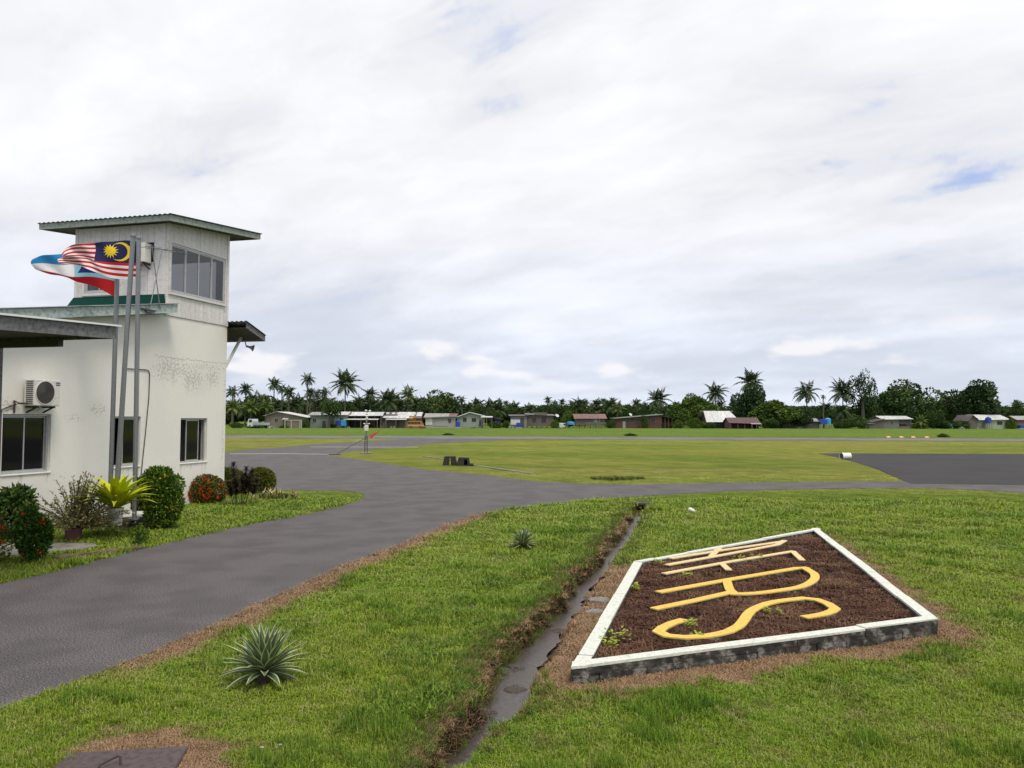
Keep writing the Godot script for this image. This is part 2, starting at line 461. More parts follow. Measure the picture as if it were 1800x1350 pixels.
func make_materials() -> void:
	var fine := pattern(3, 0.12, [[0.0, 0.55], [0.45, 0.8], [0.7, 0.95], [1.0, 1.0]], 512, 4)
	var blot := pattern(8, 0.012, [[0.0, 0.72], [0.5, 0.9], [1.0, 1.0]], 512, 5)
	var soft := pattern(21, 0.02, [[0.0, 0.86], [0.5, 0.96], [1.0, 1.0]], 512, 5)
	# ground
	var m := stuff_mat("lawn soil", Color.WHITE, 0.95, pattern(4, 0.16, [[0.0, 0.42], [0.4, 0.72], [0.62, 0.95], [1.0, 1.0]], 1024, 4), 0.55, pattern(17, 0.02, [[0.0, 0.8], [1.0, 1.0]], 512, 4), 0.045)
	m.vertex_color_use_as_albedo = true
	m.metallic_specular = 0.12
	bump(m, relief(5, 0.14, 1024, 4), 2.2)
	var grit := pattern(9, 0.22, [[0.0, 0.3], [0.3, 0.48], [0.44, 0.7], [0.5, 0.8], [0.58, 0.97], [0.68, 1.0], [1.0, 1.0]], 1024, 3)
	m = stuff_mat("asphalt", lin(0.15, 0.136, 0.138), 0.92, grit, 0.2, pattern(33, 0.011, [[0.0, 0.82], [0.4, 0.92], [0.55, 0.98], [1.0, 1.0]], 512, 8), 0.14)
	bump(m, relief(10, 0.4, 1024, 3), 0.35)
	m = stuff_mat("dark asphalt", lin(0.042, 0.038, 0.04), 0.92, grit, 0.5, pattern(34, 0.012, [[0.0, 0.7], [0.5, 0.92], [1.0, 1.0]], 512, 6), 0.05)
	bump(m, M["asphalt"].heightmap_texture, 0.3)
	stuff_mat("runway asphalt", lin(0.26, 0.245, 0.25), 0.9, grit, 0.3, blot, 0.02)
	stuff_mat("pale concrete", lin(0.36, 0.34, 0.31), 0.9, fine, 0.6, blot, 0.4)
	bump(M["pale concrete"], relief(12, 0.15), 0.4)
	m = stuff_mat("mud", lin(0.105, 0.088, 0.072), 0.7, fine, 0.9, blot, 0.5)
	bump(m, relief(13, 0.08), 1.5)
	m = stuff_mat("muddy water", lin(0.085, 0.069, 0.057), 0.36, pattern(41, 0.03, [[0.0, 0.7], [1.0, 1.0]]), 0.9)
	bump(m, relief(14, 0.035), 0.25)
	# bed
	m = stuff_mat("mouldy concrete", Color.WHITE, 0.92, pattern(51, 0.022, [[0.0, lin(0.014, 0.014, 0.012)], [0.5, lin(0.05, 0.047, 0.04)], [0.62, lin(0.12, 0.115, 0.1)], [0.74, lin(0.33, 0.32, 0.29)], [1.0, lin(0.42, 0.41, 0.38)]], 512, 6), 0.55, fine, 1.3)
	bump(m, relief(15, 0.05), 1.6)
	m = stuff_mat("mouldy concrete dark", lin(0.055, 0.052, 0.045), 0.92, fine, 0.8, blot, 0.9)
	stuff_mat("orange paint", lin(0.5, 0.22, 0.03), 0.6)
	m = stuff_mat("old white paint", lin(0.69, 0.72, 0.64), 0.75, pattern(52, 0.03, [[0.0, 0.74], [0.25, 0.95], [1.0, 1.0]], 512, 6), 0.7, soft, 1.7)
	bump(m, relief(16, 0.08), 0.4)
	m = stuff_mat("yellow paint", lin(0.8, 0.53, 0.1), 0.75, pattern(53, 0.035, [[0.0, lin(0.8, 0.62, 0.45)], [0.35, 0.95], [1.0, 1.0]], 512, 5), 0.8, soft, 1.4)
	m = stuff_mat("faded yellow paint", lin(0.8, 0.61, 0.32), 0.8, pattern(54, 0.035, [[0.0, lin(0.8, 0.6, 0.5)], [0.4, 0.95], [1.0, 1.0]], 512, 5), 0.8, soft, 1.4)
	stuff_mat("bed soil", lin(0.04, 0.024, 0.017), 0.95, fine, 1.2)
	# building
	stuff_mat("cladding paint", lin(0.76, 0.745, 0.735), 0.6, pattern(61, 0.02, [[0.0, 0.85], [0.4, 0.97], [1.0, 1.0]], 512, 5), 0.6, soft, 2.0)
	stuff_mat("cladding paint worn", lin(0.72, 0.7, 0.69), 0.65, pattern(62, 0.024, [[0.0, 0.78], [0.35, 0.96], [1.0, 1.0]], 512, 5), 0.5, soft, 2.0)
	stuff_mat("green fascia", lin(0.4, 0.47, 0.42), 0.7, pattern(63, 0.03, [[0.0, 0.55], [0.35, 0.85], [0.6, 1.0], [1.0, 1.0]], 512, 6), 0.5, fine, 2.0)
	stuff_mat("pale green fascia", lin(0.46, 0.56, 0.54), 0.7, pattern(64, 0.03, [[0.0, 0.6], [0.35, 0.88], [0.6, 1.0], [1.0, 1.0]], 512, 6), 0.5, soft, 2.0)
	stuff_mat("grey weathered timber", lin(0.33, 0.33, 0.35), 0.8, pattern(65, 0.03, [[0.0, 0.45], [0.4, 0.8], [1.0, 1.0]], 512, 6), 0.7, fine, 2.0)
	stuff_mat("soffit timber", lin(0.115, 0.1, 0.088), 0.85, fine, 0.8)
	stuff_mat("deep green paint", lin(0.001, 0.042, 0.03), 0.6, soft, 0.8).metallic_specular = 0.2
	stuff_mat("roof iron", lin(0.34, 0.34, 0.34), 0.5, blot, 0.6).metallic = 0.4
	stuff_mat("drip edge", lin(0.7, 0.72, 0.74), 0.45)
	stuff_mat("aluminium", lin(0.5, 0.5, 0.51), 0.45, soft, 1.0).metallic = 0.5
	stuff_mat("window dark frame", lin(0.16, 0.15, 0.15), 0.6)
	m = stuff_mat("window glass", Color(0.03, 0.035, 0.04, 0.55), 0.04)
	m.transparency = BaseMaterial3D.TRANSPARENCY_ALPHA
	m = stuff_mat("tower glass", Color(0.1, 0.15, 0.17, 0.62), 0.03)
	m.transparency = BaseMaterial3D.TRANSPARENCY_ALPHA
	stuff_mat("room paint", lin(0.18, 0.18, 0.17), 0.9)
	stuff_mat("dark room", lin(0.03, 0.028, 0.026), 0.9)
	stuff_mat("white metal", lin(0.66, 0.65, 0.62), 0.5, soft, 1.5)
	stuff_mat("dark grille", lin(0.05, 0.048, 0.045), 0.6)
	stuff_mat("rusty steel", lin(0.075, 0.05, 0.042), 0.75, fine, 3.0)
	stuff_mat("galvanised", lin(0.33, 0.34, 0.36), 0.42, pattern(66, 0.03, [[0.0, 0.75], [1.0, 1.0]]), 2.0).metallic = 0.6
	stuff_mat("wire", lin(0.06, 0.06, 0.065), 0.5)
	stuff_mat("blue print", lin(0.05, 0.09, 0.2), 0.5)
	stuff_mat("dark brick", lin(0.062, 0.036, 0.036), 0.75, fine, 2.0, blot, 1.5)
	stuff_mat("brick red slab", lin(0.25, 0.15, 0.12), 0.85, fine, 1.5, blot, 0.8)
	stuff_mat("terracotta", lin(0.115, 0.04, 0.045), 0.6, soft, 2.0)
	stuff_mat("pot white", lin(0.52, 0.5, 0.46), 0.7, pattern(67, 0.03, [[0.0, 0.7], [0.5, 0.95], [1.0, 1.0]]), 2.0)
	stuff_mat("hatch steel", lin(0.13, 0.09, 0.09), 0.6, pattern(68, 0.03, [[0.0, 0.6], [0.5, 0.9], [1.0, 1.0]], 512, 6), 0.9, fine, 3.0)
	stuff_mat("bark", lin(0.15, 0.13, 0.105), 0.9, fine, 1.0)
	stuff_mat("stem", lin(0.09, 0.075, 0.05), 0.85, fine, 3.0)
	stuff_mat("white plastic", lin(0.75, 0.75, 0.75), 0.35)
	leafy("leaf", Color.WHITE)
	leafy("grass blade", Color.WHITE, 0.6, 0.4)
	leafy("petal", Color.WHITE, 0.6, 0.4)
	leafy("far leaf", lin(0.92, 0.95, 0.95), 0.7, 0.25)
	var plain := stuff_mat("tinted", Color.WHITE, 0.75, soft, 0.4)
	plain.vertex_color_use_as_albedo = true

func make_ground() -> void:
	var xs := []
	var x := -900.0
	while x < 900.0:
		xs.append(x)
		var a := absf(x - 1.4)
		x += 0.028 if a < 0.55 else 0.1 if a < 5.0 else 0.25 if a < 9.0 else 0.5 if a < 20.0 else a * 0.06
	xs.append(900.0)
	var zs := []
	var z := 40.0
	while z > -1500.0:
		zs.append(z)
		z -= 10.0 if z > 1.0 else 0.5 if z > -4.0 else 0.07 if z > -16.0 else 0.1 if z > -23.8 else 0.5 if z > -40.0 else -z * 0.035
	zs.append(-1500.0)
	var nx := xs.size()
	var v := PackedVector3Array(); var c := PackedColorArray(); var ids := PackedInt32Array()
	for zz in zs:
		var zc := clampf(zz, -23.0, -3.0)
		var d := ditch_lines(zc)
		var from := [-9.0] + BASE + [12.0]
		var to := [-9.0] + d + [12.0]
		for base in xs:
			# the sheet's columns follow the ditch
			var xx: float = base
			if base > -9.0 and base < 12.0:
				for k in 5:
					if base >= from[k] and base <= from[k + 1]:
						xx = lerpf(to[k], to[k + 1], (base - from[k]) / (from[k + 1] - from[k]))
						break
			var q := Vector2(xx, zz)
			var y := 0.0
			var e := 9.0
			var dd := ditch_depth(xx, zz)
			if zz > -41.0 and zz < 3.0 and absf(xx) < 40.0:
				e = minf(minf(edge_distance(q, drive), edge_distance(q, apron)), 9.0)
				var inside := Geometry2D.is_point_in_polygon(q, drive) or Geometry2D.is_point_in_polygon(q, apron)
				var near_bed := edge_distance(q, bed_poly)
				if Geometry2D.is_point_in_polygon(q, bed_poly): near_bed = 0.0
				var rough := 0.0 if inside else smoothstep(0.05, 0.9, e) * smoothstep(0.0, 0.5, near_bed + 0.15)
				y = ground_y(xx, zz, rough)
				if inside and e > 0.05: y = -0.02
			v.append(Vector3(xx, y, zz))
			var col := lawn_colour(xx, zz, e)
			if dd > 0.02: col = col.lerp(Color(0.085, 0.058, 0.038) * (1.0 + 0.5 * noise_b.get_noise_2d(xx * 70.0, zz * 70.0)), smoothstep(0.02, 0.35, dd))
			c.append(col)
	for j in zs.size() - 1:
		for i in nx - 1:
			var a := j * nx + i
			ids.append_array([a, a + nx, a + 1, a + 1, a + nx, a + nx + 1])
	# smooth normals from the heights
	var n := PackedVector3Array()
	n.resize(v.size())
	for j in zs.size():
		for i in nx:
			var l := v[j * nx + maxi(i - 1, 0)]; var r := v[j * nx + mini(i + 1, nx - 1)]
			var f := v[mini(j + 1, zs.size() - 1) * nx + i]; var b := v[maxi(j - 1, 0) * nx + i]
			n[j * nx + i] = (b - f).cross(r - l).normalized()
	var arr := []
	arr.resize(Mesh.ARRAY_MAX)
	arr[Mesh.ARRAY_VERTEX] = v; arr[Mesh.ARRAY_NORMAL] = n; arr[Mesh.ARRAY_COLOR] = c; arr[Mesh.ARRAY_INDEX] = ids
	var mesh := ArrayMesh.new()
	mesh.add_surface_from_arrays(Mesh.PRIMITIVE_TRIANGLES, arr)
	structure("ground", mesh, M["lawn soil"], "green lawn and airfield grass reaching to the horizon")

func make_paving() -> void:
	var s := Shape.new()
	s.prism(drive, -0.02, 0.009)
	structure("road", s, M["asphalt"], "grey asphalt drive sweeping past the tower to the runway")
	s = Shape.new()
	s.prism(apron, -0.02, 0.012)
	structure("aircraft_apron", s, M["dark asphalt"], "dark asphalt parking apron at the right")
	s = Shape.new()
	s.prism(PackedVector2Array([Vector2(-700, -91.5), Vector2(700, -91.5), Vector2(700, -104), Vector2(-700, -104)]), -0.02, 0.028)
	structure("runway", s, M["runway asphalt"], "narrow grey runway crossing the far field")
	s = Shape.new()
	s.prism(PackedVector2Array([Vector2(-18.511, -52.939), Vector2(-15.071, -53.458), Vector2(-11.637, -52.604), Vector2(-11.388, -51.48), Vector2(-14.675, -52.056), Vector2(-18.001, -51.485)]), 0.002, 0.015)
	structure("concrete_strip", s, M["pale concrete"], "pale concrete strip across the near taxiway")
	s = Shape.new()
	s.prism(PackedVector2Array([Vector2(-16.458, -65.755), Vector2(-12.098, -66.032), Vector2(-7.672, -66.051), Vector2(-7.495, -64.533), Vector2(-11.775, -64.269), Vector2(-16.111, -64.374)]), 0.002, 0.015)
	structure("concrete_strip", s, M["pale concrete"], "pale concrete strip across the far taxiway")
	s = Shape.new()
	s.prism(slab_poly, -0.05, 0.03)
	structure("path", s, M["pale concrete"], "pale concrete entrance path in front of the red flowered bushes")
	# mud bed and standing water in the ditch
	var rows := []
	var zz := -3.2
	while zz > -22.9:
		var d := ditch_lines(zz)
		var row := []
		for k in 7:
			var xx := lerpf(d[1] - 0.05, d[2] + 0.05, k / 6.0)
			row.append(Vector3(xx, WATER + 0.003 * noise_a.get_noise_2d(xx * 900.0, zz * 900.0), zz))
		rows.append(row)
		zz -= 0.1
	s = Shape.new()
	s.sheet(rows)
	structure("ditch_water", s, M["muddy water"], "shallow muddy water lying in the drainage ditch")

func blade_clump(seed_: int, count: int, radius: float, height: float, width: float, lean: float, base: Color, tip: Color) -> ArrayMesh:
	rng.seed = seed_
	var s := Shape.new()
	for k in count:
		var a := rng.randf() * TAU
		var r := sqrt(rng.randf()) * radius
		var p := Vector3(cos(a) * r, -0.012, sin(a) * r)
		var d := rng.randf() * TAU
		var l := lean * rng.randf_range(0.2, 1.3)
		var h := height * rng.randf_range(0.45, 1.15)
		var out := Vector3(cos(d), 0, sin(d))
		var side := Vector3(-sin(d), 0, cos(d)) * width * rng.randf_range(0.7, 1.2) * 0.5
		var m := p + out * h * l * 0.4 + Vector3.UP * h * 0.62
		var t := p + out * h * l * 1.15 + Vector3.UP * h * (1.0 - l * 0.32)
		var q := rng.randf_range(0.5, 1.5)
		s.tint = Color(base.r * q, base.g * q, base.b * q)
		s.tri(p - side, p + side, m + side * 0.8); s.tri(p - side, m + side * 0.8, m - side * 0.8)
		s.tint = Color(tip.r * q, tip.g * q, tip.b * q)
		s.tri(m - side * 0.8, m + side * 0.8, t)
	return s.mesh(true)

func scatter(called: String, label: String, category: String, mesh: ArrayMesh, m: Material, where: Array, colours: Array) -> void:
	var mm := MultiMesh.new()
	mm.transform_format = MultiMesh.TRANSFORM_3D
	mm.use_colors = true
	mm.mesh = mesh
	mm.instance_count = where.size()
	for i in where.size():
		mm.set_instance_transform(i, where[i])
		mm.set_instance_color(i, colours[i])
	var o := MultiMeshInstance3D.new()
	o.name = numbered(called)
	o.multimesh = mm
	o.material_override = m
	add_child(o)
	tag(o, label, category)
	o.set_meta("kind", "stuff")

func make_grass() -> void:
	var one := Color(1.15, 1.1, 1.0)
	var two := one
	var lawn := [blade_clump(71, 17, 0.06, 0.062, 0.0085, 1.0, one, two), blade_clump(72, 15, 0.06, 0.075, 0.008, 0.85, one, two), blade_clump(73, 20, 0.065, 0.042, 0.009, 1.3, one, two)]
	var tall := blade_clump(74, 16, 0.05, 0.13, 0.007, 0.75, one, two)
	var straw := blade_clump(75, 20, 0.075, 0.045, 0.0065, 1.9, one, one)
	var distant := blade_clump(76, 70, 0.06, 0.04, 0.0022, 0.9, one, two)
	var places := [[], [], [], [], [], []]
	var tints := [[], [], [], [], [], []]
	rng.seed = 900
	var z := -4.2
	while z > -62.0:
		var cell := -z * (0.0058 if z > -26.0 else 0.0085)
		var half := -z * 0.69 + 0.6
		var x := -half
		while x < half:
			x += cell
			var q := Vector2(x + spread(cell * 0.6), z + spread(cell * 0.6))
			if z < -27.0 and rng.randf() < 0.35: continue
			if Geometry2D.is_point_in_polygon(q, drive) or Geometry2D.is_point_in_polygon(q + Vector2(0.037, 0.021), drive) and Geometry2D.is_point_in_polygon(q - Vector2(0.031, 0.023), drive) or Geometry2D.is_point_in_polygon(q, bed_poly) or Geometry2D.is_point_in_polygon(q, slab_poly) or Geometry2D.is_point_in_polygon(q, apron): continue
			if z < -27.0 and rng.randf() < 0.4 + (-27.0 - z) / 20.0: continue
			if absf(q.x - hatch_at.x) < 0.33 and absf(q.y - hatch_at.z) < 0.2: continue
			var dd := ditch_depth(q.x, q.y)
			if dd > 0.55: continue
			var e := 9.0
			if z > -40.0: e = minf(edge_distance(q, drive), 9.0)
			var c := lawn_colour(q.x, q.y, e)
			var dry := straw_share(q.x, q.y)
			if c.r > c.g * 1.05: dry = maxf(dry, 0.8)
			var rough := smoothstep(0.05, 0.9, e) if z > -40.0 else 0.0
			var y := ground_y(q.x, q.y, rough)
			var kind := rng.randi() % 3
			var grow := noise_b.get_noise_2d(q.x * 11.0 + 500.0, q.y * 11.0)
			var wide := cell / 0.05
			var tallness := rng.randf_range(0.8, 1.25) * (1.0 + maxf(grow, -0.4))
			if z < -24.0: tallness *= 0.35
			if dry > 0.5 and rng.randf() < dry:
				kind = 4
				c = Color(0.42, 0.29, 0.19).lerp(Color(0.26, 0.16, 0.09), rng.randf())
				if rng.randf() < 0.15: continue
			elif c.r > c.g * 1.02 and z > -24.0:
				kind = 4 if rng.randf() < 0.6 else kind
			elif grow > 0.34 and rng.randf() < 0.45 and z > -22.0:
				kind = 3
				c = c.lerp(Color(0.07, 0.16, 0.02), 0.5)
			if z > -19.0 and kind < 3:
				# shaggy uncut growth on the left bank
				var bank: float = ditch_lines(q.y)[0] - q.x
				if bank > 0.0 and bank < 1.5 and noise_b.get_noise_2d(q.x * 20.0 + 210.0, q.y * 20.0) > -0.12 + bank * 0.25 and rng.randf() < 0.4:
					kind = 3
					c = c.lerp(Color(0.06, 0.12, 0.02), rng.randf_range(0.2, 0.8))
			if dd > 0.05: c = c.lerp(Color(0.16, 0.1, 0.05), dd)
			if z < -24.0 and kind < 3: kind = 5
			var b := Basis(Vector3.UP, rng.randf() * TAU).scaled(Vector3(wide, tallness * (0.7 + 0.3 * wide), wide) if kind != 3 else Vector3(wide * 1.1, tallness * 0.8, wide * 1.1))
			places[kind].append(Transform3D(b, Vector3(q.x, y, q.y)))
			var yellow := maxf(0.0, spread(1.0))
			var cc := wobble(c, 0.22)
			if kind < 3 and yellow > 0.62: cc = cc.lerp(Color(0.4, 0.37, 0.16), 0.5)
			tints[kind].append(cc)
		z -= cell
	# long grass hanging over both lips of the ditch
	for k in 5200:
		var zz := rng.randf_range(-4.4, -22.5)
		if rng.randf() > 9.0 / -zz: continue
		var left := rng.randf() < 0.66
		var d := ditch_lines(zz)
		var x: float = d[0] + rng.randf_range(-0.25, 0.14) if left else d[3] + rng.randf_range(-0.06, 0.16)
		if not left and (zz < -7.2 and zz > -13.0 or rng.randf() < 0.5): continue
		var tilt := rng.randf_range(0.0, 0.9) * (-1.0 if left else 1.0)
		var b := Basis(Vector3.BACK, tilt) * Basis(Vector3.UP, rng.randf() * TAU).scaled(Vector3.ONE * rng.randf_range(0.4, 0.95))
		places[3].append(Transform3D(b, Vector3(x, ground_y(x, zz, 0.5) + 0.01, zz)))
		var c := Color(0.09, 0.16, 0.022).lerp(Color(0.2, 0.14, 0.065), smoothstep(0.45, 1.0, rng.randf()))
		tints[3].append(wobble(c, 0.25))
	# wiry roots and dead stalks on the bank face
	for k in 900:
		var zz := rng.randf_range(-4.4, -20.0)
		if rng.randf() > 8.0 / -zz: continue
		var d := ditch_lines(zz)
		var x: float = lerpf(d[0], d[1], rng.randf_range(0.0, 0.7))
		var b := Basis(Vector3.BACK, rng.randf_range(-1.6, -0.5)) * Basis(Vector3.UP, rng.randf() * TAU).scaled(Vector3.ONE * rng.randf_range(0.8, 1.8))
		places[4].append(Transform3D(b, Vector3(x, ground_y(x, zz, 0.5), zz)))
		tints[4].append(wobble(Color(0.13, 0.09, 0.055), 0.4))
	var names := ["short green lawn grass on both sides of the drive", "slightly longer green lawn grass between the shorter blades", "fine flat lawn grass covering the near ground", "long green grass tufts along the ditch banks and on the lawn", "dead straw coloured grass round the lettered bed and the road edge", "mown yellow-green airfield grass beyond the crossing road"]
	for k in 6:
		scatter("lawn_grass" if k < 3 else "long_grass" if k == 3 else "dry_grass" if k == 4 else "field_grass", names[k], "grass", lawn[k] if k < 3 else [tall, straw, distant][k - 3], M["grass blade"], places[k], tints[k])
		print(names[k], " ", places[k].size())

# ---------------------------------------------------------------- the building with the control tower
func wall_image() -> ImageTexture:
	# one pixel is one centimetre of plaster: peeling, mould along a crack, run marks under sills
	var w := 1040
	var h := 540
	var im := Image.create_empty(w, h, false, Image.FORMAT_RGB8)
	var f := FastNoiseLite.new()
	f.seed = 3; f.frequency = 0.115; f.fractal_octaves = 4
	var g := FastNoiseLite.new()
	g.seed = 9; g.frequency = 0.006; g.fractal_octaves = 5
	# [x, y, half width, half height, strength]
	var spots := [[0.55, 3.62, 0.75, 0.28, 0.95], [1.05, 3.45, 0.5, 0.3, 0.75], [2.1, 3.55, 0.3, 0.25, 0.7], [1.5, 3.8, 1.2, 0.1, 0.6], [-2.2, 2.55, 0.25, 0.14, 0.55], [-2.9, 2.35, 0.25, 0.12, 0.35], [-4.6, 2.62, 0.28, 0.14, 0.95], [-3.3, 1.05, 0.5, 0.1, 0.4],
		[1.2, 1.05, 0.7, 0.08, 0.45], [2.6, 1.6, 0.08, 0.9, 0.35], [-1.2, 1.1, 0.5, 0.1, 0.5], [-2.4, 0.3, 1.6, 0.2, 0.4], [1.2, 0.25, 1.6, 0.22, 0.5], [2.65, 3.1, 0.06, 0.6, 0.4]]
	# run marks: [x, top, length, width]
	var runs := [[0.78, 1.12, 0.42, 0.06], [1.68, 1.12, 0.36, 0.05], [1.82, 1.12, 0.4, 0.05], [1.2, 1.12, 0.2, 0.08], [-4.28, 1.17, 0.4, 0.08], [-0.85, 1.14, 0.3, 0.06], [-1.6, 1.14, 0.35, 0.06], [0.4, 3.6, 0.5, 0.1], [1.0, 3.5, 0.6, 0.12], [2.0, 3.5, 0.4, 0.08], [-3.6, 1.17, 0.25, 0.05]]
	for j in h:
		var y := (h - j - 0.5) * 0.01
		for i in w:
			var x := (i + 0.5) * 0.01 - 7.6
			var big := g.get_noise_2d(i, j)
			var grain := f.get_noise_2d(i, j)
			var c := Color(0.73, 0.715, 0.665).lerp(Color(0.7, 0.69, 0.65), smoothstep(-0.3, 0.35, big))
			var dirt := 0.0
			for s in spots:
				var dx: float = (x - s[0]) / s[2]
				var dy: float = (y - s[1]) / s[3]
				var r := dx * dx + dy * dy
				if r < 4.0:
					dirt = maxf(dirt, s[4] * exp(-r * 0.9))
			var m := smoothstep(0.52 - dirt * 0.5, 0.66 - dirt * 0.36, grain * 0.75 + 0.3 + big * 0.25) * minf(dirt * 1.1, 0.36)
			for s in runs:
				var dx: float = absf(x - s[0] - f.get_noise_2d(j * 0.6, s[0] * 90.0) * 0.03) / s[3]
				if dx < 1.0 and y < s[1] and y > s[1] - s[2]:
					m = maxf(m, (1.0 - dx) * (0.4 + 0.6 * smoothstep(-0.2, 0.3, f.get_noise_2d(i * 2.5, j * 0.15))) * 0.55 * (1.0 - (s[1] - y) / s[2]))
			# the crack and the peeled edge along it
			if x > -0.35:
				var line := 3.95 + 0.05 * f.get_noise_2d(i * 0.5, 7.0) + 0.03 * g.get_noise_2d(i * 5.0, 70.0)
				if absf(y - line) < 0.008: m = maxf(m, 0.55)
				elif y < line and y > line - 0.035: c = c.lerp(Color(0.74, 0.73, 0.71), 0.5)
			c = c * (1.0 + 0.035 * grain)
			c = c.lerp(Color(0.13, 0.125, 0.115), m)
			im.set_pixel(i, j, c.linear_to_srgb())
	return ImageTexture.create_from_image(im)

func wall_with_openings(s: Shape, x0: float, x1: float, top: Callable, holes: Array, thick: float, at: Callable) -> void:
	# at(x, y, depth) places a point of the wall; depth runs inwards
	var xs := [x0, x1]
	var ys := [0.0]
	for h in holes:
		xs.append_array([h[0], h[1]]); ys.append_array([h[2], h[3]])
	xs.append(0.0)
	xs.sort(); ys.sort()
	var uv := func(x: float, y: float) -> Vector2: return Vector2((x + 7.6) / 10.4, 1.0 - y / 5.4)
	for i in xs.size() - 1:
		var a: float = xs[i]; var b: float = xs[i + 1]
		if b - a < 1e-4 or a < x0 - 1e-4 or b > x1 + 1e-4: continue
		for j in ys.size():
			var c: float = ys[j]
			var last := j == ys.size() - 1
			var d0: float = top.call(a + 1e-4) if last else ys[j + 1]
			var d1: float = top.call(b - 1e-4) if last else ys[j + 1]
			if d0 - c < 1e-4: continue
			var open := false
			for h in holes:
				if (a + b) * 0.5 > h[0] and (a + b) * 0.5 < h[1] and (c + minf(d0, d1)) * 0.5 > h[2] and (c + minf(d0, d1)) * 0.5 < h[3]: open = true
			if open: continue
			s.quad_uv(at.call(a, c, 0.0), at.call(b, c, 0.0), at.call(b, d1, 0.0), at.call(a, d0, 0.0), uv.call(a, c), uv.call(b, c), uv.call(b, d1), uv.call(a, d0))
			s.quad_uv(at.call(b, c, thick), at.call(a, c, thick), at.call(a, d0, thick), at.call(b, d1, thick), uv.call(b, c), uv.call(a, c), uv.call(a, d0), uv.call(b, d1))
	for h in holes:
		var p := [[h[0], h[2]], [h[1], h[2]], [h[1], h[3]], [h[0], h[3]]]
		for k in 4:
			var q: Array = p[k]; var r: Array = p[(k + 1) % 4]
			var u: Vector2 = uv.call(q[0], q[1])
			s.quad_uv(at.call(q[0], q[1], thick), at.call(r[0], r[1], thick), at.call(r[0], r[1], 0.0), at.call(q[0], q[1], 0.0), u, uv.call(r[0], r[1]), uv.call(r[0], r[1]), u)

func window_in(parent: Node3D, x0: float, x1: float, y0: float, y1: float, panes: Array, z: float, glass: String, face := Basis(), origin := Vector3.ZERO) -> void:
	# a frame in the plane z of the wall, upright bars at the pane borders
	var w := Node3D.new()
	w.name = "window"
	parent.add_child(w, true)
	w.transform = Transform3D(face, origin)
	var t := 0.045
	var s := Shape.new()
	s.cbox(Vector3((x0 + x1) * 0.5, y0 + t * 0.5, z), Vector3(x1 - x0, t, 0.07), 0.006)
	s.cbox(Vector3((x0 + x1) * 0.5, y1 - t * 0.5, z), Vector3(x1 - x0, t, 0.07), 0.006)
	for x in [x0 + t * 0.5, x1 - t * 0.5]:
		s.cbox(Vector3(x, (y0 + y1) * 0.5, z), Vector3(t, y1 - y0 - t * 2.0, 0.066), 0.006)
	put("frame", s, M["aluminium"], w)
	for p in panes:
		# p: [from, to, inset, open]
		var a: float = p[0]; var b: float = p[1]
		var zz: float = z + p[2]
		if not p[3]:
			s = Shape.new()
			var k := 0.028
			s.box(Vector3((a + b) * 0.5, y0 + t + k * 0.5, zz), Vector3(b - a, k, 0.022)); s.box(Vector3((a + b) * 0.5, y1 - t - k * 0.5, zz), Vector3(b - a, k, 0.022))
			for x in [a + k * 0.5, b - k * 0.5]: s.box(Vector3(x, (y0 + y1) * 0.5, zz), Vector3(k, y1 - y0 - t * 2.0 - k * 2.0, 0.021))
			put("sash", s, M["aluminium"], w)
			s = Shape.new()
			s.box(Vector3((a + b) * 0.5, (y0 + y1) * 0.5, zz), Vector3(b - a - k * 1.9, y1 - y0 - t * 2.0 - k * 1.9, 0.006))
			put("pane", s, M[glass], w)

func boards(parent: Node3D, face: Basis, origin: Vector3, x0: float, x1: float, bottom: float, top: Callable, holes: Array, seed_: int) -> void:
	rng.seed = seed_
	var x := x0
	while x < x1 - 0.02:
		var w := minf(0.185 + spread(0.012), x1 - x)
		if x1 - x - w < 0.06: w = x1 - x
		var a := x + 0.0035; var b := x + w - 0.0035
		var cuts := [bottom, top.call((a + b) * 0.5)]
		for h in holes:
			if b > h[0] and a < h[1]: cuts.append_array([h[2], h[3]])
		cuts.sort()
		for k in range(0, cuts.size(), 2):
			if cuts[k + 1] - cuts[k] < 0.03: continue
			var parts := [[a, b]]
			for h in holes:
				# a board that is cut lengthwise beside an opening keeps its outer strip
				if a < h[0] and b > h[0] and cuts.size() > 2 and k == 0:
					var strip := Shape.new()
					strip.box(Vector3((a + h[0]) * 0.5, (h[2] + h[3]) * 0.5, 0.015), Vector3(h[0] - a, h[3] - h[2] - 0.002, 0.022))
					put("board", strip, M["cladding paint"], parent, origin, face)
				if a < h[1] and b > h[1] and cuts.size() > 2 and k == 0:
					var strip := Shape.new()
					strip.box(Vector3((b + h[1]) * 0.5, (h[2] + h[3]) * 0.5, 0.015), Vector3(b - h[1], h[3] - h[2] - 0.002, 0.022))
					put("board", strip, M["cladding paint"], parent, origin, face)
			var s := Shape.new()
			s.box(Vector3((a + b) * 0.5, (cuts[k] + cuts[k + 1]) * 0.5, 0.014 + spread(0.003)), Vector3(b - a, cuts[k + 1] - cuts[k], 0.024))
			put("board", s, M["cladding paint" if rng.randf() < 0.6 else "cladding paint worn"], parent, origin, face)
		x += w

func corrugated(x0: float, x1: float, z0: float, z1: float, y: Callable, thick := 0.006) -> Shape:
	# sheet iron with waves running along x
	var s := Shape.new()
	var rows := []
	var n := int((z1 - z0) / 0.019)
	for j in [0, 1]:
		var r := []
		for i in n + 1:
			var z := z0 + (z1 - z0) * i / n
			var x: float = x1 if j else x0
			r.append(Vector3(x, y.call(x) + 0.014 * sin(TAU * z / 0.152), z))
		rows.append(r)
	rows.reverse()
	s.sheet(rows)
	return s

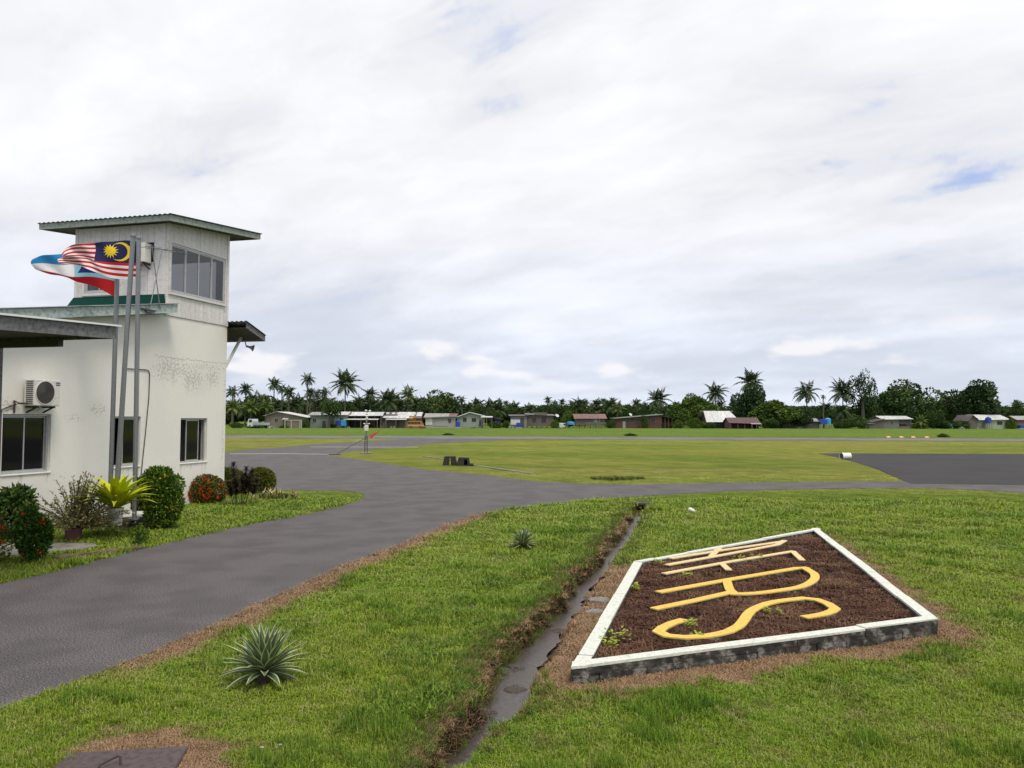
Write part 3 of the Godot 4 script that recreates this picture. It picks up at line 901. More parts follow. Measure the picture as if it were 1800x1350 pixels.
func sloped_roof(parent: Node3D, x0: float, x1: float, z0: float, z1: float, y0: float, y1: float, deep: float, fascia: String, sides: Array) -> Node3D:
	# y0 and y1: the roof's top at x0 and x1; deep: the height of its boards
	var roof := Node3D.new()
	roof.name = "roof"
	parent.add_child(roof, true)
	var y := func(x: float) -> float: return lerpf(y0, y1, (x - x0) / (x1 - x0))
	var t := 0.03
	var s: Shape
	if "near" in sides:
		s = Shape.new()
		s.quad(Vector3(x0, y0 - deep, z1), Vector3(x1, y1 - deep, z1), Vector3(x1, y1, z1), Vector3(x0, y0, z1))
		s.quad(Vector3(x1, y1 - deep, z1 - t), Vector3(x0, y0 - deep, z1 - t), Vector3(x0, y0, z1 - t), Vector3(x1, y1, z1 - t))
		s.quad(Vector3(x0, y0 - deep, z1 - t), Vector3(x1, y1 - deep, z1 - t), Vector3(x1, y1 - deep, z1), Vector3(x0, y0 - deep, z1))
		s.quad(Vector3(x1, y1 - deep, z1), Vector3(x1, y1 - deep, z1 - t), Vector3(x1, y1, z1 - t), Vector3(x1, y1, z1))
		s.quad(Vector3(x0, y0 - deep, z1 - t), Vector3(x0, y0 - deep, z1), Vector3(x0, y0, z1), Vector3(x0, y0, z1 - t))
		put("fascia_board", s, M[fascia], roof)
	for k in [["low", x0, 1.0], ["high", x1, -1.0]]:
		if k[0] in sides:
			s = Shape.new()
			var xx: float = k[1]
			var yy: float = y.call(xx)
			s.box(Vector3(xx + k[2] * t * 0.5, yy - deep * 0.5, (z0 + z1 - t) * 0.5 - 0.001), Vector3(t, deep, z1 - z0 - t - 0.002))
			put("fascia_board", s, M[fascia], roof)
	if "far" in sides:
		s = Shape.new()
		s.beam(Vector3(x0, y0 - deep * 0.5, z0 + t * 0.5), Vector3(x1, y1 - deep * 0.5, z0 + t * 0.5), t, deep)
		put("fascia_board", s, M[fascia], roof)
	s = Shape.new()
	var a := 0.05
	s.quad(Vector3(x0 + a, y.call(x0 + a) - deep * 0.72, z0 + a), Vector3(x1 - a, y.call(x1 - a) - deep * 0.72, z0 + a), Vector3(x1 - a, y.call(x1 - a) - deep * 0.72, z1 - a), Vector3(x0 + a, y.call(x0 + a) - deep * 0.72, z1 - a))
	put("soffit", s, M["soffit timber"], roof)
	var over := 0.05
	put("roof_sheet", corrugated(x0 - over, x1 + over, z0 - over, z1 + over, func(x): return y.call(x) + 0.018), M["roof iron"], roof)
	return roof

func make_building() -> void:
	var b := thing("control_tower_building", "white plastered airfield office with a small boarded control tower on top", "building", Vector3(-9.085, 0, -20.9), deg_to_rad(74.8))
	var plaster := StandardMaterial3D.new()
	plaster.resource_name = "plaster"
	plaster.albedo_texture = wall_image()
	plaster.roughness = 0.9
	bump(plaster, null, 0.0)
	plaster.heightmap_enabled = false
	M["plaster"] = plaster
	var rear := stuff_mat("rear plaster", lin(0.66, 0.645, 0.58), 0.9)
	var holes := [[-4.74, -3.53, 1.2, 2.44], [-1.76, -0.78, 1.18, 2.4], [0.74, 1.88, 1.15, 2.36]]
	var wing_top := func(x: float) -> float: return 5.05 if x > 0.0 else 5.08 + x * 0.152
	var s := Shape.new()
	wall_with_openings(s, -7.6, 2.72, wing_top, holes, 0.2, func(x, y, d): return Vector3(x, y, -d))
	put("wall", s, plaster, b)
	s = Shape.new()
	s.box(Vector3(2.62, 2.525, -3.2), Vector3(0.2, 5.05, 5.99))
	put("wall", s, rear, b)
	s = Shape.new()
	s.box(Vector3(-2.44, 1.9, -6.1), Vector3(10.32, 3.8, 0.2))
	s.box(Vector3(-2.44, 4.4, -6.1), Vector3(10.32, 1.2, 0.18))
	put("wall", s, rear, b)
	s = Shape.new()
	s.box(Vector3(-7.5, 1.95, -3.1), Vector3(0.2, 3.9, 5.8))
	put("wall", s, rear, b)
	s = Shape.new()
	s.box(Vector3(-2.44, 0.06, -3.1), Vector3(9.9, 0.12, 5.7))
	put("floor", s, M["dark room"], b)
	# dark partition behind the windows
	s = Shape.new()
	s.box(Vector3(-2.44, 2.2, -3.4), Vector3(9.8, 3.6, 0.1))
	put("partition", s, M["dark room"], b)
	# sills
	for h in holes:
		s = Shape.new()
		s.cbox(Vector3((h[0] + h[1]) * 0.5, h[2] - 0.016, 0.006), Vector3(h[1] - h[0] + 0.03, 0.03, 0.035), 0.006)
		put("sill", s, rear, b)
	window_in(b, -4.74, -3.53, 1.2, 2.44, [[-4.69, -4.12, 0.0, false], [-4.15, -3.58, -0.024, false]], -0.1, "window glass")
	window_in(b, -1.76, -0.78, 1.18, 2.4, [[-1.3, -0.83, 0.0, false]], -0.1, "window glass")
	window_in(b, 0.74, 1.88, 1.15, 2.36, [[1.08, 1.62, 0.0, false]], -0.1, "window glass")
	# tower room: sheathing, boards, corner trims
	var t := Node3D.new()
	t.name = "tower_room"
	b.add_child(t)
	var roof_under := func(x: float) -> float: return 7.44 + 0.1 * (x + 0.45)
	var hb := [[0.14, 2.48, 5.68, 6.98]]
	var ha := [[0.37, 1.27, 5.7, 6.86], [2.05, 2.52, 6.46, 6.98]]
	var front := Basis()
	var side := Basis(Vector3.UP, -PI / 2.0)   # its x runs along +z of the building, its z looks towards -x
	var core := stuff_mat("sheathing", lin(0.3, 0.29, 0.27), 0.9)
	s = Shape.new()
	var upper := func(x: float) -> float: return roof_under.call(x) - 5.0
	wall_with_openings(s, 0.02, 2.72, upper, [[0.14, 2.48, 0.68, 1.98]], 0.08, func(x, y, d): return Vector3(x, y + 5.0, -d - 0.001))
	put("sheathing", s, core, t)
	s = Shape.new()
	wall_with_openings(s, 0.02, 2.86, func(_x): return 2.48, [[0.37, 1.27, 0.7, 1.86], [2.05, 2.52, 1.46, 1.98]], 0.08, func(x, y, d): return Vector3(0.001 + d, y + 5.0, -2.86 + x))
	put("sheathing", s, core, t)
	# far sides with their own wide windows
	s = Shape.new()
	wall_with_openings(s, 0.02, 2.72, upper, [[0.14, 2.48, 0.68, 1.98]], 0.08, func(x, y, d): return Vector3(x, y + 5.0, -2.86 + d))
	put("sheathing", s, core, t)
	s = Shape.new()
	wall_with_openings(s, 0.02, 2.84, func(_x): return 2.74, [[0.3, 2.5, 0.68, 1.98]], 0.08, func(x, y, d): return Vector3(2.72 - d, y + 5.0, -2.86 + x))
	put("sheathing", s, core, t)
	s = Shape.new()
	s.box(Vector3(1.36, 5.03, -1.43), Vector3(2.6, 0.04, 2.7))
	put("floor", s, M["room paint"], t)
	boards(t, front, Vector3.ZERO, 0.09, 2.62, 5.06, roof_under, hb, 31)
	boards(t, side, Vector3(0, 0, -2.86), 0.09, 2.77, 5.3, func(_x): return 7.46, ha, 32)
	for p in [Vector3(0.045, 0, 0.018), Vector3(2.67, 0, 0.018)]:
		s = Shape.new()
		var y1: float = roof_under.call(p.x)
		s.box(Vector3(p.x, (5.05 + y1) * 0.5, p.z), Vector3(0.09, y1 - 5.05, 0.036))
		put("corner_trim", s, M["cladding paint"], t)
	for z in [-0.045, -2.815]:
		s = Shape.new()
		s.box(Vector3(-0.018, 6.38, z), Vector3(0.036, 2.16, 0.09))
		put("corner_trim", s, M["cladding paint"], t)
	# wide front window, its surround, and the side window
	var w4 := []
	for k in 4: w4.append([0.18 + k * 0.565, 0.18 + (k + 1) * 0.565, 0.012 * (k % 2), false])
	window_in(t, 0.14, 2.48, 5.68, 6.98, w4, 0.02, "tower glass")
	s = Shape.new()
	for q in [[1.31, 7.01, 2.46, 0.05], [1.31, 5.645, 2.46, 0.06]]: s.cbox(Vector3(q[0], q[1], 0.045), Vector3(q[2], q[3], 0.06), 0.006)
	for x in [0.105, 2.515]: s.cbox(Vector3(x, 6.33, 0.044), Vector3(0.05, 1.31, 0.058), 0.006)
	put("window_surround", s, M["cladding paint worn"], t)
	window_in(t, 0.14, 2.48, 5.68, 6.98, w4, 0.0, "tower glass", front, Vector3(0, 0, -2.84))
	window_in(t, 0.37, 1.27, 5.7, 6.86, [[0.41, 0.83, 0.0, false], [0.81, 1.23, 0.012, false]], 0.02, "tower glass", side, Vector3(0, 0, -2.86))
	s = Shape.new()
	for q in [[0.82, 5.66, 1.08, 0.07], [0.82, 6.895, 1.08, 0.06]]: s.box(Vector3(q[0], q[1], 0.05), Vector3(q[2], q[3], 0.05))
	for x in [0.325, 1.315]: s.box(Vector3(x, 6.28, 0.048), Vector3(0.06, 1.16, 0.045))
	put("window_surround", s, M["cladding paint worn"], t, Vector3(0, 0, -2.86), side)
	s = Shape.new()
	s.box(Vector3(2.285, 6.72, -0.05), Vector3(0.46, 0.5, 0.02))
	put("vent_panel", s, M["dark grille"], t, Vector3(0, 0, -2.86), side)
	# green flashing where the tower meets the wing roof
	s = Shape.new()
	s.quad(Vector3(-0.3, 5.2, -2.95), Vector3(-0.3, 5.2, 0.05), Vector3(-0.04, 5.6, 0.0), Vector3(-0.04, 5.6, -2.87))
	s.quad(Vector3(-0.3, 5.2, 0.05), Vector3(-0.01, 5.2, 0.05), Vector3(-0.01, 5.6, 0.0), Vector3(-0.04, 5.6, 0.0))
	s.quad(Vector3(-0.01, 5.2, -2.95), Vector3(-0.3, 5.2, -2.95), Vector3(-0.04, 5.6, -2.87), Vector3(-0.01, 5.6, -2.87))
	put("flashing", s, M["deep green paint"], t)
	sloped_roof(t, -0.45, 3.66, -3.66, 0.45, 7.56, 7.96, 0.15, "green fascia", ["near", "low", "high", "far"])
	s = Shape.new()
	s.tube([Vector3(0.8, 7.68, -1.9), Vector3(0.8, 7.92, -1.9)], [0.012, 0.01], 6)
	s.box(Vector3(0.8, 7.9, -1.93), Vector3(0.03, 0.04, 0.12))
	put("roof_spike", s, M["wire"], t)
	# the wing's roof
	sloped_roof(b, -7.9, -0.002, -6.4, 0.4, 4.08, 5.32, 0.22, "pale green fascia", ["near", "low"])
	s = Shape.new()
	s.box(Vector3(1.36, 5.0, -4.6), Vector3(2.9, 0.1, 3.3))
	put("flat_roof", s, M["roof iron"], b)
	# lean-to roof on the far side, with its strut
	var lean := sloped_roof(b, 2.73, 3.7, -2.4, 0.65, 5.16, 4.86, 0.17, "grey weathered timber", ["near", "high", "far"])
	s = Shape.new()
	s.beam(Vector3(2.73, 3.86, -0.04), Vector3(3.5, 4.82, -0.04), 0.06, 0.07)
	put("strut", s, M["white metal"], lean)
	# porch roof at the entrance
	var porch := sloped_roof(b, -12.5, -7.76, 1.2, 5.38, 3.56, 3.74, 0.18, "grey weathered timber", ["near", "high", "low"])
	s = Shape.new()
	s.beam(Vector3(-12.55, 3.575, 5.4), Vector3(-7.71, 3.757, 5.4), 0.06, 0.025)
	put("drip_edge", s, M["drip edge"], porch)
	s = Shape.new()
	s.box(Vector3(-7.9, 3.5, 3.0), Vector3(0.1, 0.1, 3.0))
	put("beam", s, M["soffit timber"], porch)
	for z in [3.22, 1.4]:
		s = Shape.new()
		s.cbox(Vector3(-7.9, 1.73, z), Vector3(0.2, 3.46, 0.2), 0.01)
		put("column", s, M["grey weathered timber"], porch)
	for z in [5.2, 1.4]:
		s = Shape.new()
		s.cbox(Vector3(-12.3, 1.68, z), Vector3(0.2, 3.36, 0.2), 0.01)
		put("column", s, M["grey weathered timber"], porch)

func air_conditioner(called: String, label: String, at: Vector3, turn: float, size: Vector3, marks: bool) -> void:
	# origin at the middle of its back; looks along its own +z
	var o := thing(called, label, "air conditioner", at, turn)
	var s := Shape.new()
	var d := size.z
	s.cbox(Vector3(0, 0, d * 0.5 + 0.06), Vector3(size.x, size.y, d), 0.012)
	put("casing", s, M["white metal"], o)
	s = Shape.new()
	var cx := -size.x * 0.1
	var r := minf(size.y * 0.44, size.x * 0.36)
	s.lathe(Vector3(cx, 0, d + 0.06), [Vector2(r + 0.015, -0.002), Vector2(r + 0.015, 0.012), Vector2(r, 0.012), Vector2(r, 0.003)], 28, Basis(Vector3.RIGHT, PI / 2.0))
	put("fan_ring", s, M["white metal"], o)
	s = Shape.new()
	s.lathe(Vector3(cx, 0, d + 0.06), [Vector2(r, 0.003), Vector2(0.0, 0.003)], 28, Basis(Vector3.RIGHT, PI / 2.0))
	for k in 9:
		s.lathe(Vector3(cx, 0, d + 0.068), [Vector2(r * (k + 1) / 10.0, 0.0), Vector2(r * (k + 1) / 10.0 - 0.005, 0.004)], 24, Basis(Vector3.RIGHT, PI / 2.0))
	put("fan_grille", s, M["dark grille"], o)
	for k in 12:
		s = Shape.new()
		s.box(Vector3(-size.x * 0.5 - 0.003, size.y * (-0.42 + 0.84 * k / 11.0), d * 0.5 + 0.07), Vector3(0.008, size.y * 0.035, d * 0.62))
		put("side_slot", s, M["dark grille"], o)
	if marks:
		for y in [0.39, 0.31]:
			s = Shape.new()
			s.box(Vector3(size.x * 0.4, size.y * y, d + 0.0615), Vector3(size.x * 0.17, 0.028, 0.003))
			put("name_print", s, M["blue print"], o)
	for x in [-0.32, 0.32]:
		s = Shape.new()
		s.box(Vector3(size.x * x, -size.y * 0.5 - 0.025, d * 0.5 + 0.02), Vector3(0.04, 0.04, d + 0.04))
		s.beam(Vector3(size.x * x, -size.y * 0.5 - 0.14, 0.02), Vector3(size.x * x, -size.y * 0.5 - 0.04, d * 0.9), 0.03, 0.03)
		put("bracket", s, M["rusty steel"], o)

func at_building(x: float, y: float, z: float) -> Vector3:
	return Vector3(-9.085, 0, -20.9) + Basis(Vector3.UP, deg_to_rad(74.8)) * Vector3(x, y, z)

func make_fixtures() -> void:
	var face := deg_to_rad(74.8)
	air_conditioner("air_conditioner", "white air conditioner outdoor unit above the wide ground floor window", at_building(-4.0, 2.89, 0.02), face, Vector3(0.66, 0.55, 0.28), true)
	air_conditioner("air_conditioner", "small air conditioner box high on the tower behind the flagpoles", at_building(-0.03, 6.66, -0.6), face - PI / 2.0, Vector3(0.46, 0.5, 0.26), false)
	# pipes from the lower unit
	var o := thing("refrigerant_pipe", "dark pipes running from the lower air conditioner to the window corner", "pipe", at_building(0, 0, 0), face)
	var s := Shape.new()
	s.tube([Vector3(-4.3, 2.66, 0.2), Vector3(-4.45, 2.66, 0.08), Vector3(-4.5, 2.72, 0.03), Vector3(-4.5, 2.46, 0.03)], [0.02, 0.02, 0.02, 0.02], 7)
	s.tube([Vector3(-4.46, 2.64, 0.03), Vector3(-4.6, 2.6, 0.025), Vector3(-4.8, 2.52, 0.02), Vector3(-4.8, 0.1, 0.02)], [0.014, 0.014, 0.014, 0.014], 6)
	put("pipe", s, M["rusty steel"], o)
	o = thing("wall_conduit", "thin bent cable conduit on the white wall beside the flagpoles", "conduit", at_building(0, 0, 0), face)
	s = Shape.new()
	s.tube([Vector3(-1.3, 3.57, 0.02), Vector3(-0.66, 3.58, 0.02), Vector3(-0.56, 3.56, 0.02), Vector3(-0.52, 3.48, 0.02), Vector3(-0.53, 2.86, 0.02), Vector3(-0.62, 2.0, 0.02), Vector3(-0.76, 0.8, 0.02), Vector3(-0.78, 0.1, 0.02)], [0.012, 0.012, 0.012, 0.012, 0.012, 0.012, 0.012, 0.012], 6)
	put("conduit", s, M["wire"], o)
	# television aerial on crossed rods
	o = thing("roof_aerial", "thin television aerial on crossed rods beside the tower window", "aerial", at_building(0, 0, 0), face)
	for rod in [[Vector3(-1.07, 6.63, 0.45), Vector3(-0.7, 5.1, 0.43)], [Vector3(-0.72, 6.58, 0.46), Vector3(-1.08, 5.02, 0.43)]]:
		s = Shape.new()
		s.tube(rod, [0.012, 0.012], 6)
		put("rod", s, M["galvanised"], o)
	s = Shape.new()
	s.tube([Vector3(-1.31, 6.56, 0.45), Vector3(0.29, 6.7, 0.45)], [0.011, 0.009], 6)
	put("boom", s, M["galvanised"], o)
	for k in 7:
		s = Shape.new()
		var p := Vector3(-1.25, 6.57, 0.45).lerp(Vector3(0.25, 6.69, 0.45), k / 6.0)
		var l := 0.24 - k * 0.02
		s.tube([p - Vector3(0, 0.012, l), p + Vector3(0, -0.012, l)], [0.006, 0.006], 5)
		put("element", s, M["wire"], o)
	s = Shape.new()
	s.box(Vector3(-1.1, 5.03, 0.43), Vector3(0.5, 0.03, 0.04)); s.box(Vector3(-1.1, 4.98, 0.44), Vector3(0.22, 0.05, 0.04))
	put("foot_bracket", s, M["wire"], o)
	# horn loudspeaker under the lean-to roof
	o = thing("horn_loudspeaker", "small grey horn loudspeaker under the lean-to roof at the far corner", "loudspeaker", at_building(3.62, 4.55, 0.05), face + 0.9)
	s = Shape.new()
	s.lathe(Vector3.ZERO, [Vector2(0.0, -0.02), Vector2(0.03, 0.0), Vector2(0.035, 0.1), Vector2(0.06, 0.17), Vector2(0.11, 0.22), Vector2(0.1, 0.22), Vector2(0.02, 0.12)], 14, Basis(Vector3.RIGHT, PI / 2.0 + 0.2))
	put("horn", s, M["galvanised"], o)
	s = Shape.new()
	s.tube([Vector3(0, 0.0, 0), Vector3(-0.03, 0.12, -0.04)], [0.015, 0.015], 6)
	put("bracket", s, M["wire"], o)

# ---------------------------------------------------------------- flagpoles and flags
func malaysian_image() -> ImageTexture:
	var w := 448
	var h := 224
	var im := Image.create_empty(w, h, false, Image.FORMAT_RGB8)
	var red := Color(0.78, 0.03, 0.08); var white := Color(0.93, 0.93, 0.94); var blue := Color(0.04, 0.04, 0.3); var gold := Color(0.96, 0.82, 0.08)
	var ch := h * 8.0 / 14.0
	for j in h:
		for i in w:
			var c := red if int(j * 14 / h) % 2 == 0 else white
			if i < w / 2 and j < ch:
				c = blue
				var p := Vector2(i, j)
				var mid := Vector2(w * 0.19, ch * 0.5)
				if p.distance_to(mid) < ch * 0.43 and p.distance_to(mid + Vector2(ch * 0.085, 0)) > ch * 0.375: c = gold
				var star := p - Vector2(w * 0.3, ch * 0.48)
				var a := fposmod(atan2(star.y, star.x), TAU / 14.0) - TAU / 28.0
				var tip := ch * 0.36
				var root := ch * 0.21
				# distance to the edge of a pointed ray
				var edge := root * tip * sin(TAU / 28.0) / (root * sin(TAU / 28.0 - absf(a)) + tip * sin(absf(a)) + 1e-6)
				if star.length() < edge or star.length() < root: c = gold
			im.set_pixel(i, j, c)
	return ImageTexture.create_from_image(im)

func state_image() -> ImageTexture:
	var w := 384
	var h := 192
	var im := Image.create_empty(w, h, false, Image.FORMAT_RGB8)
	var ridge := [[0.06, 0.56], [0.14, 0.5], [0.2, 0.34], [0.23, 0.36], [0.25, 0.28], [0.28, 0.3], [0.31, 0.26], [0.34, 0.33], [0.37, 0.3], [0.42, 0.46], [0.46, 0.56]]
	for j in h:
		for i in w:
			var u := (i + 0.5) / w; var v := (j + 0.5) / h
			var c := Color(0.12, 0.55, 0.8) if v < 0.334 else Color(0.93, 0.93, 0.94) if v < 0.667 else Color(0.82, 0.06, 0.1)
			if u < 0.5 and v < 0.667:
				c = Color(0.56, 0.8, 0.9)
				for k in ridge.size() - 1:
					if u >= ridge[k][0] and u < ridge[k + 1][0]:
						var y := lerpf(ridge[k][1], ridge[k + 1][1], (u - ridge[k][0]) / (ridge[k + 1][0] - ridge[k][0]))
						if v > y and v < 0.57: c = Color(0.05, 0.14, 0.48)
			im.set_pixel(i, j, c)
	return ImageTexture.create_from_image(im)

func cloth(called: String, label: String, tex: Texture2D, top: Array, bottom: Array, wave: Callable, part: Callable) -> void:
	var m := StandardMaterial3D.new()
	m.resource_name = called
	m.albedo_texture = tex
	m.albedo_color = lin(0.85, 0.85, 0.85)
	m.roughness = 0.75
	m.backlight_enabled = true
	m.backlight = Color(0.45, 0.45, 0.45)
	var rows := []
	var uvs := []
	var nu := 70
	var nv := 30
	var bend := func(p: Array, u: float) -> Vector3:
		var f := u * (p.size() - 1)
		var i := mini(int(f), p.size() - 2)
		var a: Vector3 = p[maxi(i - 1, 0)]; var b: Vector3 = p[i]; var c: Vector3 = p[i + 1]; var d: Vector3 = p[mini(i + 2, p.size() - 1)]
		return b.cubic_interpolate(c, a, d, f - i)
	for j in nv + 1:
		var r := []; var q := []
		for i in nu + 1:
			var u := float(i) / nu; var v := float(j) / nv
			var p: Vector3 = bend.call(top, u).lerp(bend.call(bottom, u), part.call(u, v))
			p += wave.call(u, v)
			r.append(p); q.append(Vector2(u, v))
		rows.append(r); uvs.append(q)
	var s := Shape.new()
	s.sheet(rows, uvs)
	var o := thing(called, label, "flag", top[0])
	put("cloth", s, m, o, -top[0])
	s = Shape.new()
	s.tube([top[0] + Vector3(0.012, 0.01, 0), bottom[0] + Vector3(0.012, -0.01, 0)], [0.012, 0.012], 6)
	put("hoist_rope", s, M["white plastic"], o, -top[0])

func make_flags() -> void:
	var podium := thing("flagpole_podium", "low dark brick podium at the foot of the flagpoles", "podium", Vector3(-8.393, 0.1, -17.228))
	var s := Shape.new()
	var y0: float = podium.position.y
	s.cbox(Vector3(0.02, 0.115 - y0, -0.45), Vector3(0.86, 0.23, 1.35), 0.02)
	put("base", s, M["dark brick"], podium)
	s = Shape.new()
	s.cbox(Vector3(0.1, 0.245 - y0, -0.6), Vector3(0.7, 0.03, 1.0), 0.008)
	put("capping", s, M["old white paint"], podium)
	var poles := [
		["tallest grey metal flagpole, thickest of the three, without a flag", Vector3(-8.16, 0.25, -16.65), Vector3(-7.811, 6.12, -16.4), 0.055, 0.045],
		["right-hand grey metal flagpole carrying the red and white striped flag", Vector3(-7.9, 0.25, -16.95), Vector3(-7.909, 6.174, -16.85), 0.045, 0.04],
		["left-hand shorter grey flagpole carrying the blue white and red flag", Vector3(-8.62, 0.25, -17.35), Vector3(-8.561, 6.099, -17.3), 0.05, 0.042]]
	for p in poles:
		var o := thing("flagpole", p[0], "flagpole", p[1], 0.0, "three flagpoles by the wall")
		var tip: Vector3 = p[2] - p[1]
		s = Shape.new()
		s.tube([Vector3.ZERO, tip * 0.5, tip], [p[3], lerpf(p[3], p[4], 0.5), p[4]], 12)
		put("pole", s, M["galvanised"], o)
		s = Shape.new()
		s.lathe(tip, [Vector2(p[4] + 0.015, -0.03), Vector2(p[4] + 0.018, 0.01), Vector2(0.02, 0.03), Vector2(0.0, 0.035)], 12)
		put("cap", s, M["galvanised"], o)
		s = Shape.new()
		s.tube([Vector3(p[3] + 0.02, 0.9, 0.03), tip + Vector3(p[4] + 0.02, -0.02, 0.02)], [0.005, 0.005], 5, false)
		put("halyard", s, M["wire"], o)
		s = Shape.new()
		s.lathe(Vector3.ZERO, [Vector2(p[3] + 0.06, -0.01), Vector2(p[3] + 0.06, 0.02), Vector2(p[3] + 0.005, 0.03)], 12)
		put("foot", s, M["galvanised"], o)
	cloth("striped_flag", "red and white striped flag with blue canton, yellow sun and crescent, blowing left", malaysian_image(),
		[Vector3(-7.985, 6.123, -16.95), Vector3(-8.215, 6.135, -16.95), Vector3(-8.445, 6.121, -16.95), Vector3(-8.674, 6.108, -16.95), Vector3(-8.903, 6.083, -16.95), Vector3(-9.12, 6.057, -16.95), Vector3(-9.312, 6.008, -16.95), Vector3(-9.467, 5.922, -16.95), Vector3(-9.561, 5.812, -16.95)], [Vector3(-7.965, 5.308, -16.95), Vector3(-8.194, 5.301, -16.95), Vector3(-8.424, 5.324, -16.95), Vector3(-8.631, 5.366, -16.95), Vector3(-8.826, 5.438, -16.95), Vector3(-8.985, 5.522, -16.95), Vector3(-9.156, 5.582, -16.95), Vector3(-9.349, 5.6, -16.95), Vector3(-9.543, 5.605, -16.95)],
		func(u, v): return Vector3(0.02 * sin(v * 9.0 + u * 12.0) * u, 0.016 * sin(u * 17.0 + v * 6.0) * u, u * (0.1 * sin(u * 10.0 - v * 3.4 + 0.4) + 0.045 * sin(u * 21.0 + v * 7.0)) + 0.05 * u),
		func(u, v): return v + 0.05 * u * sin(v * 11.0 + u * 5.0) * v * (1.0 - v) * 4.0)
	cloth("state_flag", "blue, white and red flag with a dark mountain, blowing left behind the striped flag", state_image(),
		[Vector3(-8.664, 6.03, -17.45), Vector3(-8.913, 6.054, -17.45), Vector3(-9.162, 6.041, -17.45), Vector3(-9.41, 6.027, -17.45), Vector3(-9.659, 6.014, -17.45), Vector3(-9.882, 5.962, -17.45), Vector3(-10.092, 5.936, -17.45), Vector3(-10.29, 5.898, -17.45), Vector3(-10.449, 5.797, -17.45)], [Vector3(-8.65, 4.992, -17.45), Vector3(-8.864, 5.103, -17.45), Vector3(-9.09, 5.215, -17.45), Vector3(-9.303, 5.289, -17.45), Vector3(-9.529, 5.344, -17.45), Vector3(-9.755, 5.424, -17.45), Vector3(-9.98, 5.486, -17.45), Vector3(-10.205, 5.541, -17.45), Vector3(-10.456, 5.609, -17.45)],
		func(u, v): return Vector3(0.015 * sin(v * 8.0 + u * 9.0) * u, 0.014 * sin(u * 15.0 + v * 4.0) * u, u * (0.09 * sin(u * 8.0 - v * 2.6) + 0.03 * sin(u * 19.0 + v * 5.0)) - maxf(v - 0.667, 0.0) * 0.5 * u),
		func(u, v):
			var r := lerpf(0.333, 0.07, smoothstep(0.0, 0.75, u))
			return v / 0.667 * (1.0 - r) if v < 0.667 else 1.0 - r + (v - 0.667) / 0.333 * r)

